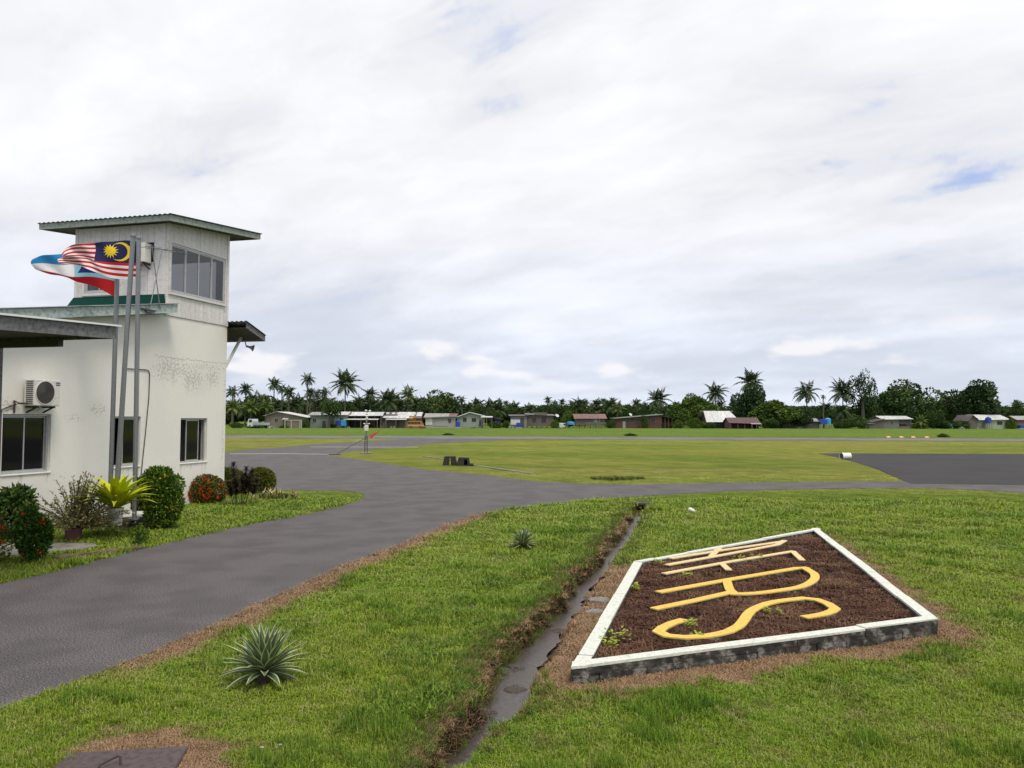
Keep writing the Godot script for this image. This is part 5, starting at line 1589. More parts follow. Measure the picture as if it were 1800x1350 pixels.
func make_small_things() -> void:
	# hatch cover with its lifting handle
	var o := thing("drain_hatch", "rusty dark steel drain hatch with a lifting handle in the near grass", "hatch", Vector3(hatch_at.x, 0.0, hatch_at.z), 0.16)
	var s := Shape.new()
	s.cbox(Vector3(0, 0.02, 0), Vector3(0.8, 0.05, 0.52), 0.008)
	put("cover", s, M["hatch steel"], o)
	s = Shape.new()
	s.tube([Vector3(-0.11, 0.03, 0.06), Vector3(-0.09, 0.07, 0.05), Vector3(0.0, 0.1, -0.01), Vector3(0.02, 0.095, -0.005), Vector3(0.03, 0.03, 0.01)], [0.009, 0.009, 0.009, 0.009, 0.009], 7)
	put("handle", s, M["rusty steel"], o)
	# culvert mouth at the head of the ditch
	o = thing("culvert_mouth", "dark culvert mouth at the road end of the ditch", "culvert", Vector3(Vector3(3.682, -0.053, -22.65).x, 0, -22.62))
	s = Shape.new()
	s.box(Vector3(0, 0.012, -0.25), Vector3(0.78, 0.05, 0.5))
	put("lintel", s, M["mud"], o)
	for x in [-0.33, 0.33]:
		s = Shape.new()
		s.box(Vector3(x, -0.15, -0.25), Vector3(0.1, 0.27, 0.49))
		put("side_wall", s, M["mud"], o)
	# litter
	o = thing("plastic_bottle", "crushed white plastic bottle lying on the grass beyond the bed", "bottle", Vector3(4.597, 0, -20.61), 0.5)
	s = Shape.new()
	s.lathe(Vector3(0, 0.07, 0), [Vector2(0, -0.11), Vector2(0.05, -0.1), Vector2(0.055, 0.0), Vector2(0.045, 0.04), Vector2(0.055, 0.08), Vector2(0.02, 0.13), Vector2(0.018, 0.16), Vector2(0, 0.16)], 12, Basis(Vector3(0.3, 0, 1).normalized(), 1.2))
	put("body", s, M["white plastic"], o)
	for p in [[Vector3(-1.668, 0, -5.911), "scrap of white paper near the bottom of the lawn"], [Vector3(-1.365, 0, -5.648), "white wrapper at the bottom edge of the grass"], [Vector3(-1.783, 0, -5.87), "tiny white scrap left of the paper scrap"]]:
		o = thing("litter_scrap", p[1], "litter", p[0], spread(2.0), "litter on the near lawn")
		s = Shape.new()
		rng.seed = hash(p[1])
		var rows := []
		for j in 4:
			var r := []
			for i in 4: r.append(Vector3((i - 1.5) * 0.009, 0.03 + rng.randf() * 0.012, (j - 1.5) * 0.008))
			rows.append(r)
		rows.reverse()
		s.sheet(rows)
		put("paper", s, M["white plastic"], o)
	# mud and trash caught in the ditch
	var lumps := [[Vector3(-0.151, -0.2, -8.378), 0.14, "mud bar with dead leaves lying across the ditch water"], [Vector3(0.04, -0.2, -7.826), 0.1, "small mud bar at the bend of the ditch"], [Vector3(0.604, -0.2, -9.934), 0.09, "mud lump in the middle of the ditch"], [Vector3(-0.262, -0.2, -7.184), 0.12, "mud bar beside the grey stone in the ditch"], [Vector3(1.131, -0.2, -11.815), 0.07, "mud lump upstream in the ditch"], [Vector3(0.042, -0.2, -8.475), 0.09, "twiggy mud heap on the right of the ditch water"]]
	for p in lumps:
		o = thing("mud_bar", p[2], "mud", p[0], 0.0, "mud bars in the ditch")
		rng.seed = hash(p[2])
		var f := FastNoiseLite.new()
		f.seed = rng.randi() % 999; f.frequency = 1.6
		var rows := []
		for j in 11:
			var row := []
			for i in 11:
				var q := Vector2(i - 5, j - 5) / 5.0
				var hgt := (1.0 - q.length()) * 0.05 + 0.025 * f.get_noise_2d(q.x, q.y) - 0.004
				row.append(Vector3(q.x * p[1] * 1.3, hgt, -q.y * p[1]))
			rows.append(row)
		s = Shape.new()
		s.sheet(rows)
		put("mud", s, M["mud"], o)
		s = Shape.new()
		for k in 14:
			var q := Vector3(spread(p[1]), 0.02, spread(p[1] * 0.8))
			s.tint = wobble(Color(0.12, 0.085, 0.055), 0.4)
			var al := Vector3(spread(1), spread(0.25), spread(1)).normalized()
			s.leaf(q, al, al.cross(Vector3.UP).normalized(), rng.randf_range(0.04, 0.12), 0.012, 0.006)
		put("dead_leaves", s, M["leaf"], o)
	# stones in and by the ditch
	for p in [[Vector3(1.146, 0, -10.576), 0.12, "flat pale stone leaning against the bed's left kerb"], [Vector3(-0.331, -0.19, -7.365), 0.06, "small grey stone at the water's edge in the near ditch"], [Vector3(-0.472, 0, -10.173), 0.07, "small dark stub sticking out of the bank weeds"], [Vector3(1.031, 0, -9.966), 0.1, "pale broken slab lying beside the bed's left kerb"], [Vector3(3.512, -0.19, -21.799), 0.08, "stone at the head of the ditch"], [Vector3(-0.607, 0, -11.047), 0.06, "pale chip lying on the left lawn"]]:
		o = thing("stone", p[2], "stone", p[0], 0.0)
		rng.seed = hash(p[2])
		s = Shape.new()
		var r: float = p[1]
		var f := FastNoiseLite.new()
		f.seed = rng.randi() % 1000; f.frequency = 1.2
		var rows := []
		for j in 9:
			var row := []
			for i in 13:
				var d := Vector3(cos(TAU * i / 12.0) * sin(PI * j / 8.0), cos(PI * j / 8.0), -sin(TAU * i / 12.0) * sin(PI * j / 8.0))
				row.append(d * Vector3(1.2, 0.5, 0.8) * r * (1.0 + 0.4 * f.get_noise_3dv(d)))
			rows.append(row)
		rows.reverse()
		s.sheet(rows)
		put("body", s, M["pale concrete" if "pale" in p[2] else "mud"], o, Vector3(0, r * 0.2, 0))
	# broken brick edging at the end of the path
	o = thing("brick_edging", "broken red-brown brick edging between the path and the drive", "edging", Vector3(-7.089, 0, -14.25))
	rng.seed = 601
	var line: Array = [Vector2(-7.597, -13.555), Vector2(-7.434, -13.779), Vector2(-7.279, -14.039), Vector2(-7.075, -14.22), Vector2(-6.915, -14.405), Vector2(-6.692, -14.691)]
	for k in 22:
		var f := (k + 0.5) / 22.0 * (line.size() - 1)
		var i := mini(int(f), line.size() - 2)
		var q: Vector2 = line[i].lerp(line[i + 1], f - i)
		s = Shape.new()
		s.cbox(Vector3.ZERO, Vector3(rng.randf_range(0.07, 0.12), 0.06, rng.randf_range(0.16, 0.24)), 0.008, Basis.from_euler(Vector3(spread(0.15), spread(0.4), spread(0.2))))
		put("brick", s, M["brick red slab"], o, Vector3(q.x, 0.025, q.y) - o.position)

# ---------------------------------------------------------------- the middle of the airfield
func make_field_things() -> void:
	# instrument mast
	var o := thing("instrument_mast", "slim weather mast with a white box and cups beside the taxiway", "mast", Vector3(-9.641, 0, -53.475))
	var m := 0.0375
	var s := Shape.new()
	for x in [-0.12, 0.06]: s.tube([Vector3(x, 0, 0), Vector3(x * 0.8, 1.2, 0)], [0.03, 0.028], 6)
	for k in 7: s.box(Vector3(-0.03, 0.25 + k * 0.14, 0), Vector3(0.17, 0.035, 0.03))
	put("ladder_frame", s, M["wire"], o)
	s = Shape.new()
	s.tube([Vector3(-0.02, 0.9, 0), Vector3(-0.01, 2.0, 0), Vector3(0.01, 2.85, 0)], [0.05, 0.045, 0.04], 8)
	put("pole", s, M["galvanised"], o)
	s = Shape.new()
	s.cbox(Vector3(0.0, 1.7, 0.08), Vector3(0.24, 0.38, 0.2), 0.02)
	put("instrument_box", s, M["white metal"], o)
	for x in [-0.18, 0.16]:
		s = Shape.new()
		s.lathe(Vector3(x, 2.0, 0), [Vector2(0.0, -0.04), Vector2(0.045, -0.035), Vector2(0.05, 0.015), Vector2(0.0, 0.04)], 10)
		s.tube([Vector3(0, 1.97, 0), Vector3(x, 1.97, 0)], [0.02, 0.02], 5)
		put("lamp", s, M["white plastic"], o)
	for q in [[-0.06, 2.86], [0.2, 2.84]]:
		s = Shape.new()
		s.lathe(Vector3(q[0], q[1], 0), [Vector2(0.0, -0.05), Vector2(0.08, -0.03), Vector2(0.09, 0.03), Vector2(0.0, 0.06)], 10)
		s.tube([Vector3(0.01, 2.72, 0), Vector3(q[0], q[1] - 0.04, 0)], [0.02, 0.02], 5)
		put("wind_cup", s, M["white plastic"], o)
	for y in [2.35, 2.5, 2.65]:
		s = Shape.new()
		s.lathe(Vector3(0.0, y, 0), [Vector2(0.045, -0.05), Vector2(0.09, -0.02), Vector2(0.09, 0.02), Vector2(0.045, 0.05)], 10)
		put("white_ring", s, M["white plastic"], o)
	s = Shape.new()
	s.cbox(Vector3(0, 0.04, 0), Vector3(0.7, 0.1, 0.6), 0.02)
	put("footing", s, M["pale concrete"], o)
	# tilted rod with a red sock
	o = thing("red_windsock", "small red windsock on a thin leaning rod beside the weather mast", "windsock", Vector3(-11.318, 0, -51.66))
	s = Shape.new()
	var tip := Vector3(-8.63, 1.564, -52.5)
	s.tube([Vector3.ZERO, (tip - o.position)], [0.022, 0.018], 5)
	put("rod", s, M["wire"], o)
	s = Shape.new()
	var a := Vector3(-8.714, 1.491, -52.45) - o.position; var b := Vector3(-9.202, 1.104, -52.3) - o.position
	s.tube([a, a.lerp(b, 0.4), a.lerp(b, 0.8), b], [0.035, 0.05, 0.075, 0.07], 10)
	put("sock", s, stuff_mat("red cloth", lin(0.6, 0.012, 0.03), 0.7), o)
	s = Shape.new()
	s.cbox(Vector3(0, 0.03, 0), Vector3(0.7, 0.08, 0.4), 0.02)
	put("weight", s, M["wire"], o)
	# two dark hollow concrete blocks and the drain lip beside them
	o = thing("hollow_block", "dark concrete block with a gap through it beside the road, left of the pair", "concrete block", Vector3(-3.117, 0, -40.783))
	s = Shape.new()
	for k in [-1.0, 1.0]:
		var p := PackedVector2Array([Vector2(0.07, 0), Vector2(0.36, 0), Vector2(0.27, 0.46), Vector2(0.02, 0.46)])
		for i in 4:
			var q0 := p[i]; var q1 := p[(i + 1) % 4]
			s.quad(Vector3(q0.x * k, q0.y, 0.2), Vector3(q1.x * k, q1.y, 0.2), Vector3(q1.x * k, q1.y, -0.25), Vector3(q0.x * k, q0.y, -0.25))
		s.quad(Vector3(p[0].x * k, 0, 0.2), Vector3(p[1].x * k, 0, 0.2), Vector3(p[2].x * k, 0.46, 0.2), Vector3(p[3].x * k, 0.46, 0.2))
		s.quad(Vector3(p[0].x * k, 0, -0.25), Vector3(p[1].x * k, 0, -0.25), Vector3(p[2].x * k, 0.46, -0.25), Vector3(p[3].x * k, 0.46, -0.25))
	s.box(Vector3(0, 0.43, -0.02), Vector3(0.2, 0.05, 0.4))
	put("body", s, M["mouldy concrete dark"], o)
	o = thing("hollow_block", "dark hollow concrete block, right of the pair beside the road", "concrete block", Vector3(-2.416, 0, -40.591))
	s = Shape.new()
	var outline := [Vector2(-0.37, 0), Vector2(0.33, 0), Vector2(0.26, 0.4), Vector2(-0.24, 0.42)]
	var open := [Vector2(0.02, 0.04), Vector2(0.22, 0.04), Vector2(0.18, 0.32), Vector2(0.03, 0.32)]
	for i in 4:
		var q0: Vector2 = outline[i]; var q1: Vector2 = outline[(i + 1) % 4]
		var r0: Vector2 = open[i]; var r1: Vector2 = open[(i + 1) % 4]
		s.quad(Vector3(q0.x, q0.y, -0.3), Vector3(q1.x, q1.y, -0.3), Vector3(q1.x, q1.y, 0.22), Vector3(q0.x, q0.y, 0.22))
		s.quad(Vector3(q0.x, q0.y, 0.22), Vector3(q1.x, q1.y, 0.22), Vector3(r1.x, r1.y, 0.22), Vector3(r0.x, r0.y, 0.22))
		s.quad(Vector3(r0.x, r0.y, 0.22), Vector3(r1.x, r1.y, 0.22), Vector3(r1.x, r1.y, -0.2), Vector3(r0.x, r0.y, -0.2))
	s.quad(Vector3(-0.37, 0, -0.3), Vector3(-0.24, 0.42, -0.3), Vector3(0.26, 0.4, -0.3), Vector3(0.33, 0, -0.3))
	s.quad(Vector3(0.02, 0.04, -0.2), Vector3(0.22, 0.04, -0.2), Vector3(0.18, 0.32, -0.2), Vector3(0.03, 0.32, -0.2))
	put("body", s, M["mouldy concrete dark"], o)
	o = thing("rubble_lump", "small dark rubble lump at the right foot of the hollow blocks", "rubble", Vector3(-2.004, 0, -40.381))
	s = Shape.new()
	s.cbox(Vector3(0, 0.06, 0), Vector3(0.2, 0.14, 0.2), 0.05, Basis(Vector3.UP, 0.5))
	put("body", s, M["mouldy concrete dark"], o)
	o = thing("drain_lip", "low concrete drain edge running past the hollow blocks", "kerb", Vector3(-1.976, 0, -40.383))
	var line: Array = [Vector2(-5.399, -49.545), Vector2(-3.927, -46.603), Vector2(-2.619, -43.991), Vector2(-1.931, -40.627), Vector2(-1.078, -38.835), Vector2(-0.244, -36.998), Vector2(0.394, -35.687), Vector2(0.94, -34.463)]
	for i in line.size() - 1:
		s = Shape.new()
		var p0 := Vector3(line[i].x, 0.02, line[i].y) - o.position; var p1 := Vector3(line[i + 1].x, 0.02, line[i + 1].y) - o.position
		s.beam(p0, p0.lerp(p1, 0.985), 0.2, 0.05)
		put("kerb_stone", s, M["pale concrete"], o)
	# white drum on its side
	o = thing("white_drum", "white steel drum lying on its side at the apron edge", "drum", Vector3(20.135, 0, -48.65), 0.3)
	s = Shape.new()
	s.lathe(Vector3(-0.3, 0.2, 0), [Vector2(0.19, 0.05), Vector2(0.2, 0.0), Vector2(0.2, 0.2), Vector2(0.207, 0.21), Vector2(0.2, 0.22), Vector2(0.2, 0.4), Vector2(0.207, 0.41), Vector2(0.2, 0.42), Vector2(0.2, 0.6), Vector2(0.19, 0.61), Vector2(0.0, 0.6)], 18, Basis(Vector3.BACK, -PI / 2.0))
	put("shell", s, M["white plastic"], o)
	s = Shape.new()
	s.lathe(Vector3(-0.3, 0.2, 0), [Vector2(0.0, 0.06), Vector2(0.19, 0.06)], 18, Basis(Vector3.BACK, -PI / 2.0))
	put("inside", s, M["dark grille"], o)
	# orange runway markers
	var marks := [["leftmost", Vector3(49.766, 0, -111.22)], ["second from left", Vector3(51.484, 0, -111.538)], ["third from left", Vector3(53.038, 0, -111.492)], ["rightmost", Vector3(54.85, 0, -111.493)]]
	for k in marks.size():
		o = thing("runway_marker", marks[k][0] + " of the four low orange and white markers beyond the runway", "marker", Vector3(marks[k][1].x, 0, -106.5), 0.0, "orange runway markers")
		s = Shape.new()
		s.quad(Vector3(-0.33, 0.03, 0.13), Vector3(0.33, 0.03, 0.13), Vector3(0.28, 0.24, 0), Vector3(-0.28, 0.24, 0)); s.quad(Vector3(0.33, 0.03, -0.13), Vector3(-0.33, 0.03, -0.13), Vector3(-0.28, 0.24, 0), Vector3(0.28, 0.24, 0))
		put("board", s, M["orange paint"], o)
		s = Shape.new()
		s.box(Vector3(0, 0.14, 0.076), Vector3(0.24, 0.07, 0.02), Basis(Vector3.RIGHT, -0.54))
		put("white_band", s, M["white plastic"], o)
	# hollow with darker weeds at the middle of the field
	o = thing("weed_patch", "dark weedy hollow on the grass beside the crossing road", "weeds", Vector3(4.161, 0, -31.785))
	rng.seed = 620
	s = Shape.new()
	for k in 900:
		var p := Vector3(spread(1.1), 0.0, spread(0.7))
		if Vector2(p.x / 1.1, p.z / 0.7).length() > 1.0: continue
		var t := rng.randf() * TAU
		s.tint = wobble([Color(0.07, 0.1, 0.02), Color(0.1, 0.09, 0.03), Color(0.05, 0.08, 0.015)][rng.randi() % 3], 0.3)
		s.leaf(p, Vector3(cos(t) * 0.7, 1.0, sin(t) * 0.7).normalized(), Vector3(-sin(t), 0, cos(t)), rng.randf_range(0.08, 0.2), 0.03, 0.03)
	put("foliage", s, M["leaf"], o)

# ---------------------------------------------------------------- houses behind the runway
func slab(s: Shape, a: Vector3, b: Vector3, c: Vector3, d: Vector3, t := 0.07) -> void:
	var n := (b - a).cross(d - a).normalized() * t
	s.quad(a, b, c, d)
	s.quad(d - n, c - n, b - n, a - n)
	s.quad(a - n, b - n, b, a); s.quad(b - n, c - n, c, b); s.quad(c - n, d - n, d, c); s.quad(d - n, a - n, a, d)

func tinted(s: Shape, c: Color) -> Shape:
	for i in s.c.size(): s.c[i] = c
	return s

func house(called: String, label: String, d: Dictionary) -> Node3D:
	# origin: middle of the front wall at the ground; the front looks towards +z
	var o := thing(called, label, d.get("category", "house"), d.at, d.get("turn", 0.0), "houses behind the runway")
	var w: float = d.w; var dep: float = d.dep
	var hl: float = d.hl; var hr: float = d.hr   # wall heights at the left and right front corners
	var kind: String = d.roof
	var over: float = d.get("over", 0.45)
	var floor_y: float = d.get("stilts", 0.0)
	var wall: Color = d.wall; var sheet: Color = d.sheet
	var x0 := -w * 0.5; var x1 := w * 0.5
	var s := Shape.new()
	var ridge: float = d.get("ridge", maxf(hl, hr))
	var rx: float = d.get("rx", 0.0)
	var back := -dep
	var front := [Vector3(x0, floor_y, 0), Vector3(x1, floor_y, 0), Vector3(x1, hr, 0), Vector3(x0, hl, 0)]
	var open: bool = d.get("open", false)
	for z in ([0.0, back] if not open else [-minf(dep * 0.45, 3.0), back]):
		if z == back: s.quad(Vector3(x1, floor_y, z), Vector3(x0, floor_y, z), Vector3(x0, hl, z), Vector3(x1, hr, z))
		else: s.quad(Vector3(x0, floor_y, z), Vector3(x1, floor_y, z), Vector3(x1, hr, z), Vector3(x0, hl, z))
		if kind == "gable":
			s.tri(Vector3(x0, hl, z), Vector3(x1, hr, z), Vector3(rx, ridge, z))
	s.quad(Vector3(x0, floor_y, back), Vector3(x0, floor_y, 0), Vector3(x0, hl, 0), Vector3(x0, hl, back))
	s.quad(Vector3(x1, floor_y, 0), Vector3(x1, floor_y, back), Vector3(x1, hr, back), Vector3(x1, hr, 0))
	put("wall", tinted(s, wall), M["tinted boards" if d.get("boards", false) else "tinted"], o)
	# roof
	var roof := Node3D.new()
	roof.name = "roof"
	o.add_child(roof)
	var planes := []
	if kind == "gable":
		var kl := (ridge - hl) / (rx - x0); var kr := (ridge - hr) / (x1 - rx)
		planes.append([Vector3(x0 - over, hl - kl * over, over), Vector3(rx, ridge + 0.02, over), Vector3(rx, ridge + 0.02, back - over), Vector3(x0 - over, hl - kl * over, back - over)])
		planes.append([Vector3(rx, ridge + 0.02, over), Vector3(x1 + over, hr - kr * over, over), Vector3(x1 + over, hr - kr * over, back - over), Vector3(rx, ridge + 0.02, back - over)])
	elif kind == "eaves":
		var mid := back * 0.5
		var k := (ridge - hl) / -mid
		planes.append([Vector3(x0 - over, hl - k * over, over), Vector3(x1 + over, hr - k * over, over), Vector3(x1 + over * d.get("taper", 1.0), ridge, mid), Vector3(x0 - over * d.get("taper", 1.0), ridge, mid)])
		planes.append([Vector3(x0 - over, ridge, mid), Vector3(x1 + over, ridge, mid), Vector3(x1 + over, hr - k * over, back - over), Vector3(x0 - over, hl - k * over, back - over)])
		# gable ends
		var e := Shape.new()
		e.tri(Vector3(x0, hl, back), Vector3(x0, hl, 0), Vector3(x0, ridge - 0.05, mid))
		put("gable_end", tinted(e, wall), M["tinted"], o)
		e = Shape.new()
		e.tri(Vector3(x1, hr, 0), Vector3(x1, hr, back), Vector3(x1, ridge - 0.05, mid))
		put("gable_end", tinted(e, wall), M["tinted"], o)
	else:
		var k := (hr - hl) / w
		var rise: float = d.get("rise", 0.0)
		planes.append([Vector3(x0 - over, hl - k * over + 0.05, over), Vector3(x1 + over, hr + k * over + 0.05, over), Vector3(x1 + over, hr + k * over + 0.05 + rise, back - over), Vector3(x0 - over, hl - k * over + 0.05 + rise, back - over)])
	for p in planes:
		# iron sheets laid side by side, a few replaced
		var n := clampi(int((p[1] - p[0]).length() / 1.8), 1, 12)
		rng.seed = hash(label) + planes.find(p)
		for i in n:
			s = Shape.new()
			var f0 := float(i) / n; var f1 := float(i + 1) / n - 0.004
			var lift := Vector3.UP * 0.012 * (i % 2)
			slab(s, p[0].lerp(p[1], f0) + lift, p[0].lerp(p[1], f1) + lift, p[3].lerp(p[2], f1) + lift, p[3].lerp(p[2], f0) + lift, 0.05)
			var c := wobble(sheet, 0.1)
			if d.has("patch") and rng.randf() < d.patch[1]: c = wobble(d.patch[0], 0.1)
			put("roof_sheet", tinted(s, c), M["tinted iron"], roof)
	if d.has("patch_sheets"):
		# loose pale sheets laid on the front slope: [u, v, width, height]
		var p: Array = planes[0]
		for q in d.patch_sheets:
			s = Shape.new()
			var at := func(u: float, v: float) -> Vector3: return p[0].lerp(p[1], u).lerp(p[3].lerp(p[2], u), v) + Vector3.UP * 0.06
			slab(s, at.call(q[0], q[1]), at.call(q[0] + q[2], q[1]), at.call(q[0] + q[2], q[1] + q[3]), at.call(q[0], q[1] + q[3]), 0.03)
			put("loose_sheet", tinted(s, Color(0.6, 0.6, 0.6)), M["tinted iron"], roof)
	if d.has("trim"):
		s = Shape.new()
		for p in planes.slice(0, 2 if kind == "gable" else 1): s.beam(p[0] + Vector3(0, -0.06, 0.03), p[1] + Vector3(0, -0.06, 0.03), 0.05, 0.18)
		put("barge_board", tinted(s, d.trim), M["tinted"], roof)
	for q in d.get("windows", []):
		# [x, y, width, height]
		s = Shape.new()
		var t := 0.07
		var mid := Vector3(q[0], q[1], 0.04)
		for e in [[0, q[3] * 0.5, q[2] + t, t], [0, -q[3] * 0.5, q[2] + t, t]]: s.box(mid + Vector3(e[0], e[1], 0), Vector3(e[2], e[3], 0.07))
		for e in [-0.5, 0.0, 0.5]: s.box(mid + Vector3(q[2] * e, 0, 0.001), Vector3(t if e != 0.0 else 0.04, q[3] - t, 0.065))
		var f := put("window", tinted(s, d.get("frame", Color(0.3, 0.29, 0.27))), M["tinted"], o)
		s = Shape.new()
		s.box(mid - Vector3(0, 0, 0.015), Vector3(q[2], q[3], 0.02))
		put("pane", s, M["house glass"], f)
	for q in d.get("doors", []):
		# [x, width, height, colour]
		s = Shape.new()
		s.box(Vector3(q[0], floor_y + q[2] * 0.5, 0.03), Vector3(q[1], q[2], 0.06))
		var f := put("door", tinted(s, q[3]), M["tinted"], o)
		s = Shape.new()
		s.box(Vector3(q[0] + q[1] * 0.35, floor_y + 1.0, 0.08), Vector3(0.05, 0.12, 0.04))
		put("handle", tinted(s, Color(0.3, 0.3, 0.3)), M["tinted"], f)
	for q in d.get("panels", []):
		# coloured boards, tarpaulins, or a dark panel painted as bay shade: [x, y, width, height, colour]
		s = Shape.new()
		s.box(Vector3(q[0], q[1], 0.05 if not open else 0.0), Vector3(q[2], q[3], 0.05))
		put("panel_or_bay_shade", tinted(s, q[4]), M["tinted"], o)
	for q in d.get("awnings", []):
		# [x0, x1, y, depth, colour]
		s = Shape.new()
		slab(s, Vector3(q[0], q[2] - 0.25, q[3]), Vector3(q[1], q[2] - 0.25, q[3]), Vector3(q[1], q[2], 0.05), Vector3(q[0], q[2], 0.05), 0.05)
		put("awning", tinted(s, q[4]), M["tinted iron"], o)
		for x in [q[0] + 0.1, (q[0] + q[1]) * 0.5, q[1] - 0.1]:
			s = Shape.new()
			s.box(Vector3(x, (q[2] - 0.3) * 0.5, q[3] - 0.1), Vector3(0.1, q[2] - 0.3, 0.1))
			put("post", tinted(s, Color(0.2, 0.18, 0.16)), M["tinted"], o)
	if open:
		for k in d.get("posts", 4):
			s = Shape.new()
			var x := lerpf(x0 + 0.1, x1 - 0.1, float(k) / (d.get("posts", 4) - 1))
			s.box(Vector3(x, lerpf(hl, hr, (x - x0) / w) * 0.5, 0.0), Vector3(0.12, lerpf(hl, hr, (x - x0) / w), 0.12))
			put("post", tinted(s, Color(0.16, 0.14, 0.12)), M["tinted"], o)
	if floor_y > 0.1:
		for k in 6:
			s = Shape.new()
			var x := lerpf(x0 + 0.15, x1 - 0.15, k / 5.0)
			s.box(Vector3(x, floor_y * 0.5, -0.15), Vector3(0.16, floor_y, 0.16)); s.box(Vector3(x, floor_y * 0.5, back + 0.3), Vector3(0.16, floor_y, 0.16))
			put("stilt", tinted(s, Color(0.13, 0.11, 0.1)), M["tinted"], o)
	if d.has("rail"):
		# veranda rail: [x0, x1, y, z, colour]
		var q: Array = d.rail
		s = Shape.new()
		s.box(Vector3((q[0] + q[1]) * 0.5, q[2], q[3]), Vector3(q[1] - q[0], 0.08, 0.08)); s.box(Vector3((q[0] + q[1]) * 0.5, q[2] - 0.75, q[3]), Vector3(q[1] - q[0], 0.08, 0.08))
		var n := int((q[1] - q[0]) / 0.5)
		for k in n + 1: s.box(Vector3(lerpf(q[0], q[1], float(k) / n), q[2] - 0.4, q[3]), Vector3(0.07, 0.7, 0.07))
		put("veranda_rail", tinted(s, q[4]), M["tinted"], o)
	return o

# ---------------------------------------------------------------- palms and trees
var crowns := []
var trunks := []
var tree_crowns := []

func palm_crown(seed_: int, fronds: int, length: float, up: float, droop: float, wind: float, tones: Array) -> ArrayMesh:
	rng.seed = seed_
	var s := Shape.new()
	for k in fronds:
		var f := (k + 0.5) / fronds
		var a := k * 2.39996 + spread(0.3)
		var rise := lerpf(-0.55, up, f) + spread(0.15)
		var l := length * rng.randf_range(0.82, 1.1) * (0.8 + 0.25 * sin(f * PI))
		var dir := Vector3(cos(a) * cos(rise), sin(rise), sin(a) * cos(rise))
		var p := Vector3.ZERO
		var n := 13
		var c: Color = tones[rng.randi() % tones.size()]
		var side := Vector3(-sin(a), 0, cos(a))
		var last := p
		for i in n:
			var t := (i + 1.0) / n
			dir = (dir + Vector3.DOWN * droop * (0.05 + 0.16 * t) * (1.15 - 0.35 * absf(rise)) + Vector3(-wind, 0, 0) * 0.03).normalized()
			last = p
			p += dir * l / n
			s.tint = Color(c.r * 1.5, c.g * 1.3, c.b)
			var w := side * 0.045 * (1.2 - t)
			s.quad(last - w, last + w, p + w, p - w)
			if i < 1: continue
			for e in [-1.0, 1.0]:
				for half in 2:
					var q := last.lerp(p, half * 0.5)
					var ll := length * 0.24 * sin(clampf(0.2 + t * 0.86, 0, 1) * PI) + 0.12
					var al: Vector3 = (side * e * 0.9 + dir * 0.55 + Vector3.DOWN * rng.randf_range(0.25, 0.75)).normalized()
					s.tint = wobble(c, 0.25)
					s.leaf2(q, al, dir, ll, 0.21 * length / 4.0)
	# a few nuts and the boss at the heart
	s.tint = Color(0.1, 0.09, 0.03)
	for k in 7:
		var q := Vector3(spread(0.35), -0.25 + spread(0.15), spread(0.35))
		s.box(q, Vector3(0.24, 0.28, 0.24), Basis(Vector3.UP, rng.randf()))
	return s.mesh(true)

func palm_trunk(seed_: int, lean: float) -> ArrayMesh:
	# one metre tall, scaled to each palm
	rng.seed = seed_
	var s := Shape.new()
	var pts := []; var rad := []
	for i in 9:
		var t := i / 8.0
		pts.append(Vector3(lean * (t * t * 0.7 + t * 0.3), t, lean * 0.3 * sin(t * 3.0)))
		rad.append(lerpf(0.2, 0.12, t) * (1.35 if i == 0 else 1.0) * (1.0 + 0.05 * (i % 2)))
	s.tube(pts, rad, 7, false)
	return s.mesh()

func far_palm(label: String, at: Vector3, height: float, crown_r: float, kind: int, turn: float, category := "palm tree") -> void:
	var o := thing("coconut_palm" if kind < 5 else "areca_palm", label, category, at, 0.0, "palms beyond the houses")
	var lean: float = [0.03, -0.05, 0.06, 0.0][kind % 4]
	var trunk := put("trunk", trunks[kind % 4], M["bark"], o, Vector3.ZERO, Basis().scaled(Vector3(1.0, height, 1.0)))
	var k := crown_r / 3.1
	put("crown", crowns[kind], M["far leaf"], o, Vector3(lean, height, lean * 0.3 * sin(3.0)), Basis(Vector3.UP, turn).scaled(Vector3.ONE * k))
	trunk.position.y = -0.05

func tree_crown(seed_: int, lobes: int, leaves: int, size: float, flat: float, gap: float, tones: Array) -> ArrayMesh:
	# unit crown: about one metre radius, lobes spread in the upper half
	rng.seed = seed_
	var s := Shape.new()
	var L := []
	for k in lobes:
		var d := in_ball()
		d.y = absf(d.y) * 1.1 - 0.35
		L.append([Vector3(d.x * 0.78, d.y * flat, d.z * 0.78), rng.randf_range(0.22, 0.46) * (1.0 - gap * 0.4)])
	for l in L:
		var n := int(leaves / float(lobes) * (0.6 + l[1]))
		var base: Color = tones[rng.randi() % tones.size()]
		for k in n:
			var d := in_ball().normalized()
			var p: Vector3 = l[0] + d * l[1] * Vector3(1, 0.78, 1) * lerpf(0.72, 1.06, sqrt(rng.randf()))
			var al := (d + in_ball() * 1.1 + Vector3.DOWN * 0.2).normalized()
			s.tint = wobble(base, 0.32)
			s.leaf2(p, al, al.cross(in_ball()).normalized(), size * rng.randf_range(0.7, 1.3), size * 0.7)
	return s.mesh(true)

